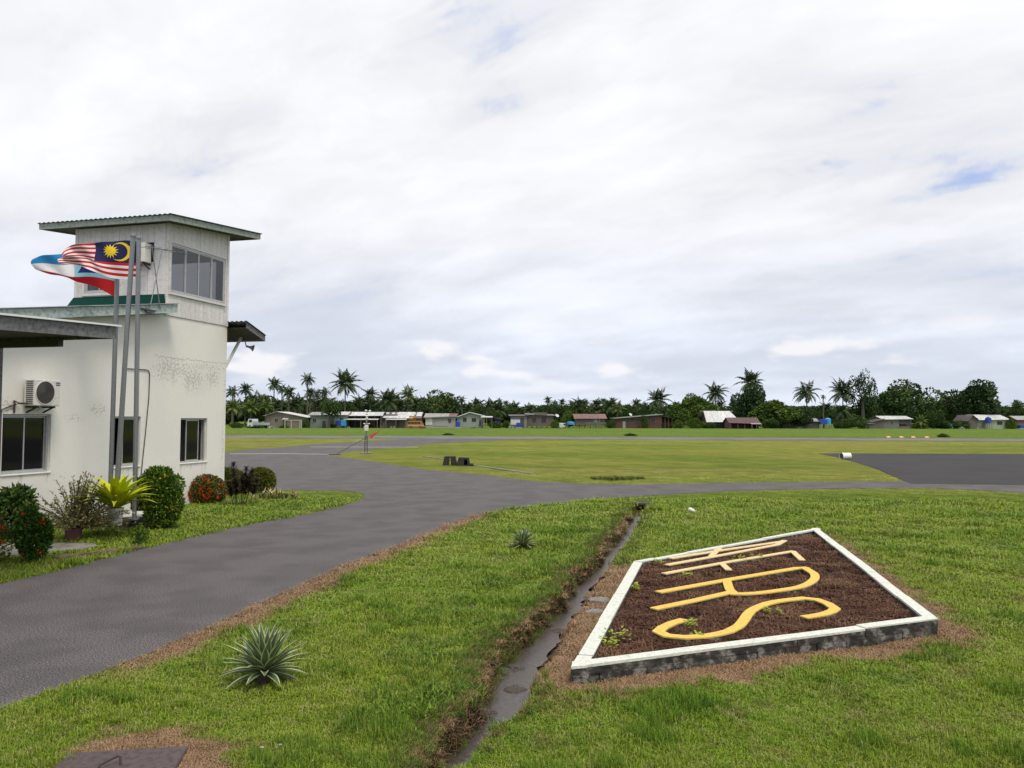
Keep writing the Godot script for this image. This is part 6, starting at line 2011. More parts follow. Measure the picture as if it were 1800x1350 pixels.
func far_tree(called: String, label: String, at: Vector3, height: float, radius: float, kind: int, turn: float, low := 0.25, squash := 1.0) -> void:
	# low: where the crown begins, as a share of the height
	var o := thing(called, label, "tree", at, 0.0, "trees among the houses")
	rng.seed = hash(label)
	var s := Shape.new()
	var fork := Vector3(spread(0.2), height * lerpf(low, 1.0, 0.3), 0)
	s.tube([Vector3(0, -0.1, 0), fork * Vector3(0.5, 0.5, 0.5), fork], [0.035 * height, 0.026 * height, 0.02 * height], 7, false)
	for k in 6:
		var tip := Vector3(spread(radius * 0.65), height * lerpf(low, 1.0, rng.randf_range(0.45, 0.85)), spread(radius * 0.6))
		s.tube([fork, fork.lerp(tip, 0.5) + Vector3(0, -0.05 * height, 0), tip], [0.014 * height, 0.01 * height, 0.004 * height], 5, false)
	put("trunk", s, M["bark"], o)
	var half := height * (1.0 - low) * 0.5
	put("crown", tree_crowns[kind], M["far leaf"], o, Vector3(0, height * low + half * 0.85, 0), Basis(Vector3.UP, turn).scaled(Vector3(radius * 1.2, half * 1.3 * squash, radius * 1.2)))

func make_far_kinds() -> void:
	var dark := [Color(0.035, 0.06, 0.026), Color(0.045, 0.075, 0.03), Color(0.06, 0.085, 0.035), Color(0.075, 0.1, 0.045)]
	var lively := [Color(0.08, 0.12, 0.03), Color(0.11, 0.15, 0.035), Color(0.14, 0.17, 0.05), Color(0.06, 0.1, 0.025)]
	crowns = [palm_crown(1, 24, 4.2, 1.35, 1.0, 0.3, dark), palm_crown(2, 20, 4.0, 1.3, 1.25, 1.4, dark), palm_crown(3, 26, 4.4, 1.4, 0.85, 0.0, dark), palm_crown(4, 16, 3.8, 1.25, 1.4, 0.8, dark), palm_crown(5, 18, 4.2, 1.4, 0.7, 0.2, lively), palm_crown(6, 9, 3.2, 1.2, 2.2, 0.0, dark)]
	for k in 4: trunks.append(palm_trunk(20 + k, [0.03, -0.05, 0.06, 0.0][k]))
	var mango := [Color(0.026, 0.05, 0.02), Color(0.034, 0.062, 0.024), Color(0.045, 0.075, 0.03), Color(0.06, 0.09, 0.04)]
	var fresh := [Color(0.07, 0.12, 0.025), Color(0.1, 0.15, 0.03), Color(0.13, 0.17, 0.045)]
	var mixed := [Color(0.04, 0.075, 0.022), Color(0.06, 0.1, 0.03), Color(0.085, 0.12, 0.04)]
	tree_crowns = [tree_crown(31, 17, 7500, 0.1, 0.75, 0.0, mango), tree_crown(32, 26, 6000, 0.1, 0.9, 0.55, mixed), tree_crown(33, 20, 6500, 0.11, 0.8, 0.2, fresh), tree_crown(34, 40, 2300, 0.085, 1.1, 1.3, mango), tree_crown(35, 14, 6500, 0.1, 0.85, 0.1, mixed)]
	stuff_mat("house glass", lin(0.02, 0.022, 0.025), 0.15)
	var tb := stuff_mat("tinted boards", Color.WHITE, 0.8, pattern(91, 0.02, [[0.0, 0.6], [0.5, 0.9], [1.0, 1.0]], 512, 6), 0.35)
	tb.vertex_color_use_as_albedo = true
	var ti := stuff_mat("tinted iron", Color.WHITE, 0.55, pattern(92, 0.012, [[0.0, 0.62], [0.4, 0.9], [1.0, 1.0]], 512, 6), 0.25)
	ti.vertex_color_use_as_albedo = true

func far_mass(called: String, label: String, mesh: ArrayMesh, rows: Array, seed_: int) -> void:
	# rows: [x from, x to, z from, z to, count, base y, scale low, scale high, squash]
	rng.seed = seed_
	var where := []; var tints := []
	for r in rows:
		for k in r[4]:
			var g := rng.randf_range(r[6], r[7])
			where.append(Transform3D(Basis(Vector3.UP, rng.randf() * TAU).scaled(Vector3(g, g * r[8], g)), Vector3(rng.randf_range(r[0], r[1]), r[5] * rng.randf_range(0.75, 1.2), rng.randf_range(r[2], r[3]))))
			tints.append(Color(1, 1, 1) * rng.randf_range(0.75, 1.1))
	scatter(called, label, "forest", mesh, M["far leaf"], where, tints)

# ---------------------------------------------------------------- vehicles, tanks and yard things
func wheel(o: Node3D, at: Vector3, r: float) -> void:
	var s := Shape.new()
	s.lathe(Vector3.ZERO, [Vector2(r * 0.55, -0.09), Vector2(r, -0.08), Vector2(r, 0.08), Vector2(r * 0.55, 0.09)], 16, Basis(Vector3.RIGHT, PI / 2.0))
	var w := put("wheel", tinted(s, Color(0.02, 0.02, 0.02)), M["tinted"], o, at)
	s = Shape.new()
	s.lathe(Vector3.ZERO, [Vector2(r * 0.55, 0.07), Vector2(0.0, 0.06)], 12, Basis(Vector3.RIGHT, PI / 2.0))
	put("hub", tinted(s, Color(0.3, 0.3, 0.3)), M["tinted"], w)

func side_van(label: String, at: Vector3, turn: float, length: float, height: float, paint: Color) -> void:
	# seen from its long side; the nose points to +x
	var o := thing("minibus", label, "van", at, turn)
	var p := PackedVector2Array([Vector2(-0.5, 0.16), Vector2(0.5, 0.16), Vector2(0.5, 0.45), Vector2(0.46, 0.55), Vector2(0.36, 0.96), Vector2(0.32, 1.0), Vector2(-0.47, 1.0), Vector2(-0.5, 0.93)])
	var s := Shape.new()
	for i in p.size():
		var a := p[i] * Vector2(length, height); var b := p[(i + 1) % p.size()] * Vector2(length, height)
		s.quad(Vector3(a.x, a.y, 0.8), Vector3(a.x, a.y, -0.8), Vector3(b.x, b.y, -0.8), Vector3(b.x, b.y, 0.8))
	var ids := Geometry2D.triangulate_polygon(p)
	for z in [0.8, -0.8]:
		for t in range(0, ids.size(), 3):
			var q := []
			for k in 3: q.append(Vector3(p[ids[t + k]].x * length, p[ids[t + k]].y * height, z))
			s.tri(q[0], q[1], q[2])
			s._face_out(Vector3(0, height * 0.5, 0), 3)
	put("body", tinted(s, paint), M["tinted"], o)
	for x in [-0.38, -0.18, 0.02, 0.22]:
		s = Shape.new()
		s.box(Vector3(x * length, height * 0.74, 0.81), Vector3(length * 0.17, height * 0.26, 0.03))
		put("window", s, M["house glass"], o)
	s = Shape.new()
	s.beam(Vector3(length * 0.468, height * 0.57, 0), Vector3(length * 0.375, height * 0.93, 0), 1.4, 0.03, Vector3.RIGHT)
	put("windscreen", s, M["house glass"], o)
	s = Shape.new()
	s.box(Vector3(0, height * 0.4, 0.81), Vector3(length * 0.98, height * 0.05, 0.02))
	put("stripe", tinted(s, Color(0.62, 0.6, 0.55)), M["tinted"], o)
	for x in [-0.3, 0.3]:
		for z in [0.72, -0.72]: wheel(o, Vector3(x * length, 0.32, z), 0.32)
	s = Shape.new()
	s.box(Vector3(length * 0.5, height * 0.33, 0.55), Vector3(0.05, 0.15, 0.25))
	put("headlight", tinted(s, Color(0.7, 0.7, 0.65)), M["tinted"], o)

func small_truck(label: String, at: Vector3, turn: float) -> void:
	# cab towards +x
	var o := thing("pickup_truck", label, "truck", at, turn)
	var s := Shape.new()
	var p := [Vector2(0.6, 0.4), Vector2(2.0, 0.4), Vector2(2.0, 1.15), Vector2(1.75, 2.0), Vector2(0.6, 2.0)]
	for i in 5:
		var a: Vector2 = p[i]; var b: Vector2 = p[(i + 1) % 5]
		s.quad(Vector3(a.x, a.y, 0.85), Vector3(a.x, a.y, -0.85), Vector3(b.x, b.y, -0.85), Vector3(b.x, b.y, 0.85))
	for z in [0.85, -0.85]:
		for t in [[0, 1, 2], [0, 2, 3], [0, 3, 4]]:
			s.tri(Vector3(p[t[0]].x, p[t[0]].y, z), Vector3(p[t[1]].x, p[t[1]].y, z), Vector3(p[t[2]].x, p[t[2]].y, z))
			s._face_out(Vector3(1.2, 1.1, 0), 3)
	put("cab", tinted(s, Color(0.66, 0.67, 0.7)), M["tinted"], o)
	s = Shape.new()
	s.box(Vector3(-1.0, 0.75, 0), Vector3(3.0, 0.16, 1.75)); s.box(Vector3(-1.0, 1.02, 0.86), Vector3(3.0, 0.4, 0.05)); s.box(Vector3(-1.0, 1.02, -0.86), Vector3(3.0, 0.4, 0.05)); s.box(Vector3(-2.48, 1.02, 0), Vector3(0.05, 0.4, 1.66)); s.box(Vector3(0.48, 1.15, 0), Vector3(0.05, 0.7, 1.66))
	put("load_bed", tinted(s, Color(0.36, 0.4, 0.48)), M["tinted"], o)
	s = Shape.new()
	s.beam(Vector3(1.985, 1.22, 0), Vector3(1.785, 1.92, 0), 1.5, 0.03, Vector3.RIGHT)
	put("windscreen", s, M["house glass"], o)
	for z in [0.86, -0.86]:
		s = Shape.new()
		s.box(Vector3(1.2, 1.52, z), Vector3(0.75, 0.55, 0.02))
		put("side_window", s, M["house glass"], o)
		s = Shape.new()
		s.box(Vector3(2.0, 0.8, z * 0.72), Vector3(0.06, 0.18, 0.3))
		put("headlight", tinted(s, Color(0.7, 0.7, 0.7)), M["tinted"], o)
		for x in [1.35, -1.5]: wheel(o, Vector3(x, 0.36, z * 0.9), 0.36)
	s = Shape.new()
	s.box(Vector3(2.02, 0.48, 0), Vector3(0.1, 0.2, 1.7))
	put("bumper", tinted(s, Color(0.1, 0.1, 0.1)), M["tinted"], o)

func water_tank(label: String, at: Vector3, r: float, h: float, stand: float, c: Color, crate := false) -> void:
	var o := thing("water_tank", label, "water tank", at)
	var s := Shape.new()
	if crate: s.cbox(Vector3(0, stand + h * 0.5, 0), Vector3(r * 2.0, h, r * 2.0), 0.05)
	else: s.lathe(Vector3(0, stand, 0), [Vector2(0, 0), Vector2(r, 0.02), Vector2(r, h * 0.33), Vector2(r * 0.96, h * 0.36), Vector2(r, h * 0.39), Vector2(r, h * 0.8), Vector2(r * 0.4, h * 0.97), Vector2(r * 0.38, h), Vector2(0, h)], 18)
	put("tank", tinted(s, c), M["tinted"], o)
	if not crate:
		s = Shape.new()
		s.lathe(Vector3(0, stand + h, 0), [Vector2(r * 0.42, -0.02), Vector2(r * 0.42, 0.05), Vector2(0.0, 0.07)], 12)
		put("lid", tinted(s, c * 0.8), M["tinted"], o)
	if stand > 0.3:
		for x in [-0.8, 0.8]:
			for z in [-0.8, 0.8]:
				s = Shape.new()
				s.box(Vector3(x * r, stand * 0.5, z * r), Vector3(0.12, stand, 0.12))
				put("leg", tinted(s, Color(0.2, 0.18, 0.15)), M["tinted"], o)
	elif stand > 0.0:
		s = Shape.new()
		s.box(Vector3(0, stand * 0.5, 0), Vector3(r * 2.6, stand, r * 2.4))
		put("plinth", tinted(s, Color(0.33, 0.33, 0.31)), M["tinted"], o)

func far_bush(label: String, at: Vector3, w: float, h: float, kind: int) -> void:
	var o := thing("garden_bush", label, "bush", at, 0.0, "bushes among the houses")
	put("foliage", tree_crowns[kind], M["far leaf"], o, Vector3(0, h * 0.38, 0), Basis(Vector3.UP, at.x).scaled(Vector3(w * 0.5, h * 0.75, w * 0.4)))

func make_far() -> void:
	house("timber_house", "grey-beige boarded house with a white sloping roof, right of the white truck", {"at": Vector3(-50.47, 0, -179.96), "w": 8.92, "dep": 9, "hl": 2.86, "hr": 2.45, "roof": "gable", "wall": Color(0.24, 0.215, 0.175), "sheet": Color(0.62, 0.63, 0.63), "ridge": 3.63, "rx": -1.91, "windows": [[-2.17, 1.72, 0.76, 0.76], [0, 1.67, 0.64, 0.64]], "panels": [[-3.95, 1.4, 1.02, 1.53, Color(0.15, 0.13, 0.115)]], "awnings": [[-0.64, 0.64, 2.17, 1.2, Color(0.62, 0.63, 0.63)]], "boards": true, "over": 0.6})
	house("timber_house", "low grey house with a pale roof half hidden by the tree in front", {"at": Vector3(-43.67, 0, -182.09), "w": 3.99, "dep": 7, "hl": 2.97, "hr": 2.99, "roof": "eaves", "wall": Color(0.2, 0.25, 0.2), "sheet": Color(0.34, 0.34, 0.325), "ridge": 3.62, "rx": -0.06, "windows": [[-0.97, 1.69, 0.77, 0.77]], "doors": [[1.22, 0.77, 1.55, Color(0.07, 0.065, 0.06)]]})
	house("green_shed", "small green walled house with a white roof and blue tanks before it", {"at": Vector3(-39.07, 0, -183.49), "w": 2.73, "dep": 6, "hl": 3.06, "hr": 3.07, "roof": "eaves", "wall": Color(0.2, 0.25, 0.2), "sheet": Color(0.62, 0.63, 0.63), "ridge": 3.72, "rx": -0.06, "windows": [[0.19, 1.97, 0.65, 0.65]]})
	house("open_workshop", "open fronted workshop with a white roof and a lower white awning", {"at": Vector3(-33.85, 0, -185.07), "w": 7.6, "dep": 8, "hl": 2.88, "hr": 2.92, "roof": "eaves", "wall": Color(0.07, 0.065, 0.06), "sheet": Color(0.62, 0.63, 0.63), "ridge": 3.69, "rx": -0.13, "panels": [[0.92, 1.34, 2.1, 1.05, Color(0.11, 0.05, 0.055)]], "awnings": [[-4.32, 3.41, 2.16, 2.5, Color(0.62, 0.63, 0.63)]], "open": true, "posts": 6, "taper": 0.3})
	house("patched_shop", "dark roofed shop patched with white sheets, behind the orange van", {"at": Vector3(-25.86, 0, -187.42), "w": 8.89, "dep": 8, "hl": 2.4, "hr": 2.43, "roof": "eaves", "wall": Color(0.15, 0.12, 0.1), "sheet": Color(0.12, 0.11, 0.105), "ridge": 3.74, "rx": 0.07, "windows": [[-2.98, 1.34, 1.06, 0.8]], "doors": [[-0.86, 0.8, 1.86, Color(0.07, 0.065, 0.06)], [0.2, 0.8, 1.86, Color(0.15, 0.12, 0.1)]], "panels": [[2.72, 2.29, 1.59, 1.06, Color(0.5, 0.24, 0.04)]], "awnings": [[-3.25, 1.53, 2.2, 2, Color(0.62, 0.63, 0.63)]], "patch": [Color(0.62, 0.63, 0.63), 0.12], "patch_sheets": [[0.02, 0.02, 0.45, 0.3], [0.1, 0.62, 0.08, 0.25], [0.25, 0.62, 0.07, 0.25], [0.36, 0.62, 0.07, 0.25], [0.48, 0.55, 0.08, 0.3], [0.54, 0.05, 0.1, 0.3], [0.7, 0.05, 0.08, 0.2], [0.72, 0.55, 0.1, 0.3], [0.85, 0.3, 0.13, 0.65]]})
	house("rusty_roof_house", "long whitish house with a rusty roof, right of the orange van", {"at": Vector3(-16.89, 0, -189.99), "w": 6.99, "dep": 8, "hl": 2.57, "hr": 2.87, "roof": "eaves", "wall": Color(0.34, 0.34, 0.325), "sheet": Color(0.2, 0.1, 0.085), "ridge": 3.46, "rx": 0, "windows": [[2.15, 1.73, 0.81, 0.94]], "panels": [[-2.69, 1.64, 1.61, 1.88, Color(0.62, 0.63, 0.63)], [0.27, 1.11, 3.23, 1.34, Color(0.34, 0.34, 0.325)]], "patch": [Color(0.36, 0.35, 0.33), 0.35], "trim": Color(0.2, 0.2, 0.2)})
	house("green_gable_house", "pale green gabled house with a white trimmed roof and porch", {"at": Vector3(-10, 0, -191.91), "w": 6.25, "dep": 10, "hl": 2.68, "hr": 3.04, "roof": "gable", "wall": Color(0.27, 0.32, 0.27), "sheet": Color(0.36, 0.35, 0.33), "ridge": 3.78, "rx": 0, "windows": [[-1.22, 2.01, 0.81, 0.95], [0.95, 1.95, 0.95, 0.81]], "doors": [[2.58, 0.68, 1.9, Color(0.07, 0.065, 0.06)]], "awnings": [[2.72, 5.43, 2.84, 3, Color(0.62, 0.63, 0.63)]], "trim": Color(0.62, 0.63, 0.63), "frame": Color(0.15, 0.12, 0.1)})
	house("porch_shelter", "small red edged porch roof at the right end of the pale green house", {"at": Vector3(-3.86, 0, -193.6), "w": 2.6, "dep": 3, "hl": 2.65, "hr": 2.18, "roof": "mono", "wall": Color(0.02, 0.06, 0.35), "sheet": Color(0.2, 0.1, 0.085), "panels": [[0.62, 1.42, 0.69, 1.92, Color(0.02, 0.06, 0.35)]], "trim": Color(0.11, 0.055, 0.045), "open": true, "posts": 3})
	house("grey_timber_house", "weathered grey timber house with a dark blue door and flat roof", {"at": Vector3(1.63, 0, -195.08), "w": 4, "dep": 7, "hl": 2.94, "hr": 2.96, "roof": "mono", "wall": Color(0.2, 0.2, 0.2), "sheet": Color(0.12, 0.11, 0.105), "doors": [[0.9, 0.83, 2.49, Color(0.07, 0.065, 0.06)]], "panels": [[-0.76, 1.43, 2.21, 1.24, Color(0.62, 0.63, 0.63)]], "rise": 0.3})
	house("grey_timber_house", "weathered grey boarded house with a boxed dark roof, right of the blue barrel", {"at": Vector3(6.92, 0, -196.48), "w": 6.54, "dep": 8, "hl": 3.24, "hr": 2.99, "roof": "mono", "wall": Color(0.15, 0.13, 0.115), "sheet": Color(0.12, 0.11, 0.105), "windows": [[-1.46, 2, 0.97, 1.11], [0.9, 2.08, 1.11, 1.39]], "panels": [[0.07, 3.47, 3.06, 0.7, Color(0.15, 0.12, 0.1)]], "frame": Color(0.15, 0.12, 0.1), "boards": true, "stilts": 0.4, "rise": 0.4})
	house("red_roof_stilt_house", "brown boarded stilt house with a dark red iron roof", {"at": Vector3(19.53, 0, -199.76), "w": 7.35, "dep": 8, "hl": 2.46, "hr": 2.5, "roof": "eaves", "wall": Color(0.15, 0.13, 0.115), "sheet": Color(0.2, 0.1, 0.085), "ridge": 3.54, "rx": 0, "windows": [[1.7, 1.99, 0.85, 0.85], [1.13, 1.99, 0.57, 0.71]], "rail": [-1.13, 3.68, 1.35, 1.2, Color(0.2, 0.2, 0.2)], "patch": [Color(0.62, 0.63, 0.63), 0.12], "frame": Color(0.62, 0.63, 0.63), "stilts": 0.8, "boards": true})
	house("red_timber_house", "dark red timber house with a pale sloping roof and side porch", {"at": Vector3(31.88, 0, -202.86), "w": 11.49, "dep": 9, "hl": 2.51, "hr": 3.49, "roof": "mono", "wall": Color(0.11, 0.055, 0.045), "sheet": Color(0.34, 0.38, 0.3), "windows": [[-2.58, 1.88, 0.86, 1], [-0.29, 1.96, 1, 1.15], [3.73, 2.05, 1.15, 1.29]], "doors": [[-3.59, 0.72, 1.72, Color(0.27, 0.32, 0.27)]], "trim": Color(0.27, 0.32, 0.27), "frame": Color(0.15, 0.13, 0.115), "boards": true})
	house("porch_shelter", "dark open side porch of the dark red timber house", {"at": Vector3(39.41, 0, -204.71), "w": 2.9, "dep": 6, "hl": 3.07, "hr": 2.57, "roof": "mono", "wall": Color(0.11, 0.055, 0.045), "sheet": Color(0.12, 0.11, 0.105), "rail": [-1.3, 1.3, 1.26, 0.1, Color(0.11, 0.055, 0.045)], "open": true, "posts": 4})
	house("iron_roof_house", "dark house under a large bright white iron roof", {"at": Vector3(54.54, 0, -208.34), "w": 6.49, "dep": 12, "hl": 2.1, "hr": 2.13, "roof": "eaves", "wall": Color(0.07, 0.065, 0.06), "sheet": Color(0.62, 0.63, 0.63), "ridge": 4.55, "rx": 0.29, "windows": [[-1.18, 1.3, 0.88, 0.74]], "over": 1.2, "taper": 0.2, "boards": true})
	house("maroon_roof_shed", "low shed with a dark maroon roof before the white roofed house", {"at": Vector3(58.09, 0, -200.75), "w": 7.1, "dep": 6, "hl": 1.64, "hr": 1.39, "roof": "eaves", "wall": Color(0.11, 0.05, 0.055), "sheet": Color(0.11, 0.05, 0.055), "ridge": 2.79, "rx": -0.14, "awnings": [[1.28, 3.84, 1.45, 1.5, Color(0.34, 0.34, 0.325)]], "open": true, "posts": 5})
	house("low_dark_shed", "long low dark shed with a grey-white roof behind the bright green tree", {"at": Vector3(76.7, 0, -213.45), "w": 9.67, "dep": 7, "hl": 1.95, "hr": 2, "roof": "eaves", "wall": Color(0.07, 0.065, 0.06), "sheet": Color(0.34, 0.34, 0.325), "ridge": 2.73, "rx": 0, "windows": [[-2.72, 1.21, 0.91, 0.6], [2.42, 1.38, 0.76, 0.76]], "patch": [Color(0.2, 0.1, 0.085), 0.2]})
	house("low_hut", "small low timber hut with a pale flat roof, left of the grey boarded house", {"at": Vector3(94.89, 0, -213.96), "w": 2.12, "dep": 4, "hl": 1.29, "hr": 1.38, "roof": "mono", "wall": Color(0.15, 0.13, 0.115), "sheet": Color(0.34, 0.34, 0.325), "windows": [[0, 0.69, 0.76, 0.45]]})
	house("grey_board_house", "grey boarded house with a white roof and an open dark bay", {"at": Vector3(105.29, 0, -219.72), "w": 7.62, "dep": 8, "hl": 2.6, "hr": 2.71, "roof": "eaves", "wall": Color(0.2, 0.2, 0.2), "sheet": Color(0.62, 0.63, 0.63), "ridge": 3.48, "rx": 0.7, "windows": [[-1.48, 1.61, 0.62, 0.78]], "panels": [[1.94, 1.7, 3.11, 1.87, Color(0.07, 0.065, 0.06)], [1.32, 0.84, 2.02, 0.62, Color(0.2, 0.1, 0.085)], [0.23, 0.84, 0.47, 0.62, Color(0.27, 0.32, 0.27)]], "patch": [Color(0.2, 0.1, 0.085), 0.15], "boards": true})  # open bay is a near-black panel, its inner shade put into the colour
	house("lean_to", "weathered timber lean-to on the left side of the grey boarded house", {"at": Vector3(99.44, 0, -218.46), "w": 2.94, "dep": 6, "hl": 1.74, "hr": 2.53, "roof": "mono", "wall": Color(0.15, 0.13, 0.115), "sheet": Color(0.12, 0.11, 0.105), "boards": true})
	house("white_roof_house", "pale green house with a long white roof at the far right", {"at": Vector3(134.75, 0, -225.86), "w": 9.11, "dep": 8, "hl": 2.56, "hr": 2.76, "roof": "eaves", "wall": Color(0.34, 0.38, 0.3), "sheet": Color(0.62, 0.63, 0.63), "ridge": 3.94, "rx": 0.24, "windows": [[2.16, 1.63, 1.44, 0.96]], "panels": [[-5.19, 1.84, 2.24, 2.4, Color(0.15, 0.13, 0.115)], [-3.12, 1.21, 1.6, 1.6, Color(0.2, 0.2, 0.2)]], "frame": Color(0.2, 0.2, 0.2), "taper": 0.6})
	house("dark_gable_shed", "dark gabled timber shed against the left end of the long white roof", {"at": Vector3(126.97, 0, -221.62), "w": 2.2, "dep": 7, "hl": 2.63, "hr": 2.8, "roof": "gable", "wall": Color(0.15, 0.13, 0.115), "sheet": Color(0.12, 0.11, 0.105), "ridge": 3.81, "rx": -0.16, "boards": true})
	house("low_hut", "low roofed hut cut off by the right edge of the picture", {"at": Vector3(145.1, 0, -227.95), "w": 3.87, "dep": 6, "hl": 2.7, "hr": 2.71, "roof": "eaves", "wall": Color(0.2, 0.1, 0.085), "sheet": Color(0.36, 0.35, 0.33), "ridge": 3.67, "rx": 0})
	small_truck("white pickup truck with a grey load bed at the far left", Vector3(-54.31, 0, -172), 2.76)
	side_van("orange minibus parked before the patched shop", Vector3(-21.75, 0, -182.4), 0.0, 3.6, 1.65, Color(0.42, 0.17, 0.025))
	side_van("white van parked between the grey timber house and the blue tank", Vector3(12.15, 0, -196.87), 1.3, 3.4, 1.25, Color(0.62, 0.63, 0.62))
	water_tank("light blue water tank on a grey plinth beside the red roofed stilt house", Vector3(14.42, 0, -197.46), 0.98, 0.77, 0.85, Color(0.05, 0.3, 0.62), false)
	water_tank("square blue water tank on a stand, left of the pair by the thin palm", Vector3(82.43, 0, -213.81), 0.91, 1.36, 1.09, Color(0.02, 0.06, 0.35), true)
	water_tank("round light blue water tank on a stand, right of the pair by the thin palm", Vector3(84.09, 0, -214.19), 0.83, 1.74, 1.1, Color(0.05, 0.3, 0.62), false)
	water_tank("dark blue water tank on a stand before the long white roofed house", Vector3(132.97, 0, -224.62), 0.79, 1.75, 1.55, Color(0.02, 0.06, 0.35), false)
	water_tank("blue barrel below the dark blue door", Vector3(1.69, 0, -194.09), 0.62, 1.1, 0.21, Color(0.02, 0.06, 0.35), true)
	water_tank("blue tank beside the small green house, left one", Vector3(-39.41, 0, -182.33), 0.52, 1.16, 0.55, Color(0.02, 0.06, 0.35), true)
	water_tank("blue tank beside the small green house, right one", Vector3(-38.19, 0, -182.7), 0.58, 1.35, 0.42, Color(0.05, 0.3, 0.62), true)
	water_tank("blue bin between the whitish house and the green house", Vector3(-12.66, 0, -189.13), 0.54, 1.47, 0.27, Color(0.02, 0.06, 0.35), false)
	water_tank("small blue tub among the bushes at the right", Vector3(120.63, 0, -222.07), 0.63, 0.63, 0.65, Color(0.05, 0.3, 0.62), true)
	water_tank("dark blue bin at the right edge of the picture", Vector3(143.54, 0, -226.76), 0.8, 0.88, 0.22, Color(0.02, 0.06, 0.35), true)
	var pergola := thing("goal_frame", "white open timber frame before the grey-beige boarded house", "frame", Vector3(-47.69, 0, -175.41))
	put("post", tinted(box_at(Vector3(-1.74, 0.85, 0), Vector3(0.14, 1.7, 0.14)), Color(0.45, 0.45, 0.36)), M["tinted"], pergola)
	put("post", tinted(box_at(Vector3(-0.37, 0.85, 0), Vector3(0.14, 1.7, 0.14)), Color(0.45, 0.45, 0.36)), M["tinted"], pergola)
	put("post", tinted(box_at(Vector3(0.99, 0.85, -2), Vector3(0.14, 1.7, 0.14)), Color(0.45, 0.45, 0.36)), M["tinted"], pergola)
	put("post", tinted(box_at(Vector3(1.86, 0.85, 0), Vector3(0.14, 1.7, 0.14)), Color(0.45, 0.45, 0.36)), M["tinted"], pergola)
	put("rail", tinted(box_at(Vector3(0, 1.75, 0), Vector3(3.72, 0.14, 0.14)), Color(0.45, 0.45, 0.36)), M["tinted"], pergola)
	far_palm("small dark palm just right of the tower corner", Vector3(-71.77, 0, -206.48), 8.8, 2.19, 1, 0)
	far_palm("palm with a ragged crown, second from the tower", Vector3(-70.36, 0, -212.33), 9.75, 2.25, 0, 1.7)
	far_palm("slim tall palm left of the tallest left group", Vector3(-60.45, 0, -204.18), 10.8, 2.17, 0, 3.4)
	far_palm("palm touching the slim tall palm on its right", Vector3(-59.99, 0, -209.7), 9.85, 1.93, 3, 5.1)
	far_palm("shorter palm standing clear before the gap", Vector3(-57.76, 0, -208.15), 8.77, 2.21, 0, 6.8)
	far_palm("tall wind blown palm, highest of the left group", Vector3(-52.49, 0, -206.37), 12.1, 2.34, 1, 8.5)
	far_palm("low palm crown under the tall wind blown palm", Vector3(-53.15, 0, -211.51), 8.75, 1.8, 2, 10.2)
	far_palm("slender palm right of the wind blown palm", Vector3(-52.67, 0, -216.96), 8.76, 2.15, 3, 11.9)
	far_palm("narrow palm left of the broad palm", Vector3(-51.81, 0, -222.48), 9.25, 2.05, 1, 13.6)
	far_palm("broad full crowned palm, largest on the left", Vector3(-40.64, 0, -195.81), 10.67, 3.74, 2, 15.3)
	far_palm("palm right of the broad palm above the workshop", Vector3(-36.55, 0, -207.44), 8.25, 2.5, 0, 17)
	far_palm("wide drooping palm above the patched shop", Vector3(-30.44, 0, -196.55), 6.57, 3.06, 2, 18.7)
	far_palm("palm with upright fronds above the orange van", Vector3(-26.14, 0, -201.88), 8.14, 2.71, 4, 20.4)
	far_palm("short dark palm right of the upright fronds", Vector3(-28.74, 0, -203.25), 5.57, 2.16, 0, 22.1)
	far_palm("narrow palm standing alone above the green gable", Vector3(-13.77, 0, -221.39), 7.19, 1.72, 1, 23.8)
	far_palm("small twin palm, left, far behind the porch", Vector3(-12.56, 0, -282.32), 8.13, 1.5, 0, 25.5)
	far_palm("small twin palm, right, far behind the porch", Vector3(-10.76, 0, -287.69), 7.23, 1.32, 3, 27.2)
	far_palm("small far palm above the grey timber house, left of two", Vector3(-4.32, 0, -278.84), 8.29, 1.48, 1, 28.9)
	far_palm("small far palm above the grey timber house, right of two", Vector3(-2.22, 0, -289.24), 7.9, 1.33, 0, 30.6)
	far_palm("leftmost of the three far palms in a row", Vector3(12.6, 0, -281.98), 8.83, 1.7, 0, 32.3)
	far_palm("middle of the three far palms in a row", Vector3(14.95, 0, -277.46), 7.75, 1.67, 3, 34)
	far_palm("rightmost of the three far palms in a row", Vector3(17.65, 0, -282.91), 8.07, 1.7, 0, 35.7)
	far_palm("tiny far palm between the rows of three", Vector3(22.74, 0, -308.5), 7.29, 1.09, 1, 37.4)
	far_palm("dark far palm above the red roofed stilt house", Vector3(25.54, 0, -279.42), 7.44, 1.78, 2, 39.1)
	far_palm("dense far palm right of the dark far palm", Vector3(28.45, 0, -275.05), 6.99, 1.75, 1, 40.8)
	far_palm("left of the two high slim far palms", Vector3(32.93, 0, -290.57), 8.91, 1.34, 0, 42.5)
	far_palm("middle slim far palm above the bright young palm", Vector3(34.99, 0, -295.83), 8.4, 1.26, 3, 44.2)
	far_palm("right of the two high slim far palms", Vector3(36.29, 0, -291.16), 9.14, 1.44, 0, 45.9)
	far_palm("bright young palm left of the dark red house", Vector3(27.18, 0, -207.5), 5.01, 2.2, 4, 47.6)
	far_palm("tiny far palm right of the bright young palm", Vector3(39.32, 0, -272.2), 6.03, 1.54, 2, 49.3)
	far_palm("tall palm with wide fronds behind the dark red house", Vector3(41.16, 0, -226.16), 7.85, 3.52, 2, 51)
	far_palm("tall palm left of the round dark tree", Vector3(56.6, 0, -223.86), 9.77, 3.49, 0, 52.7)
	far_palm("palm crown rising behind the round dark tree", Vector3(72.47, 0, -244.15), 13.6, 4.15, 2, 54.4)
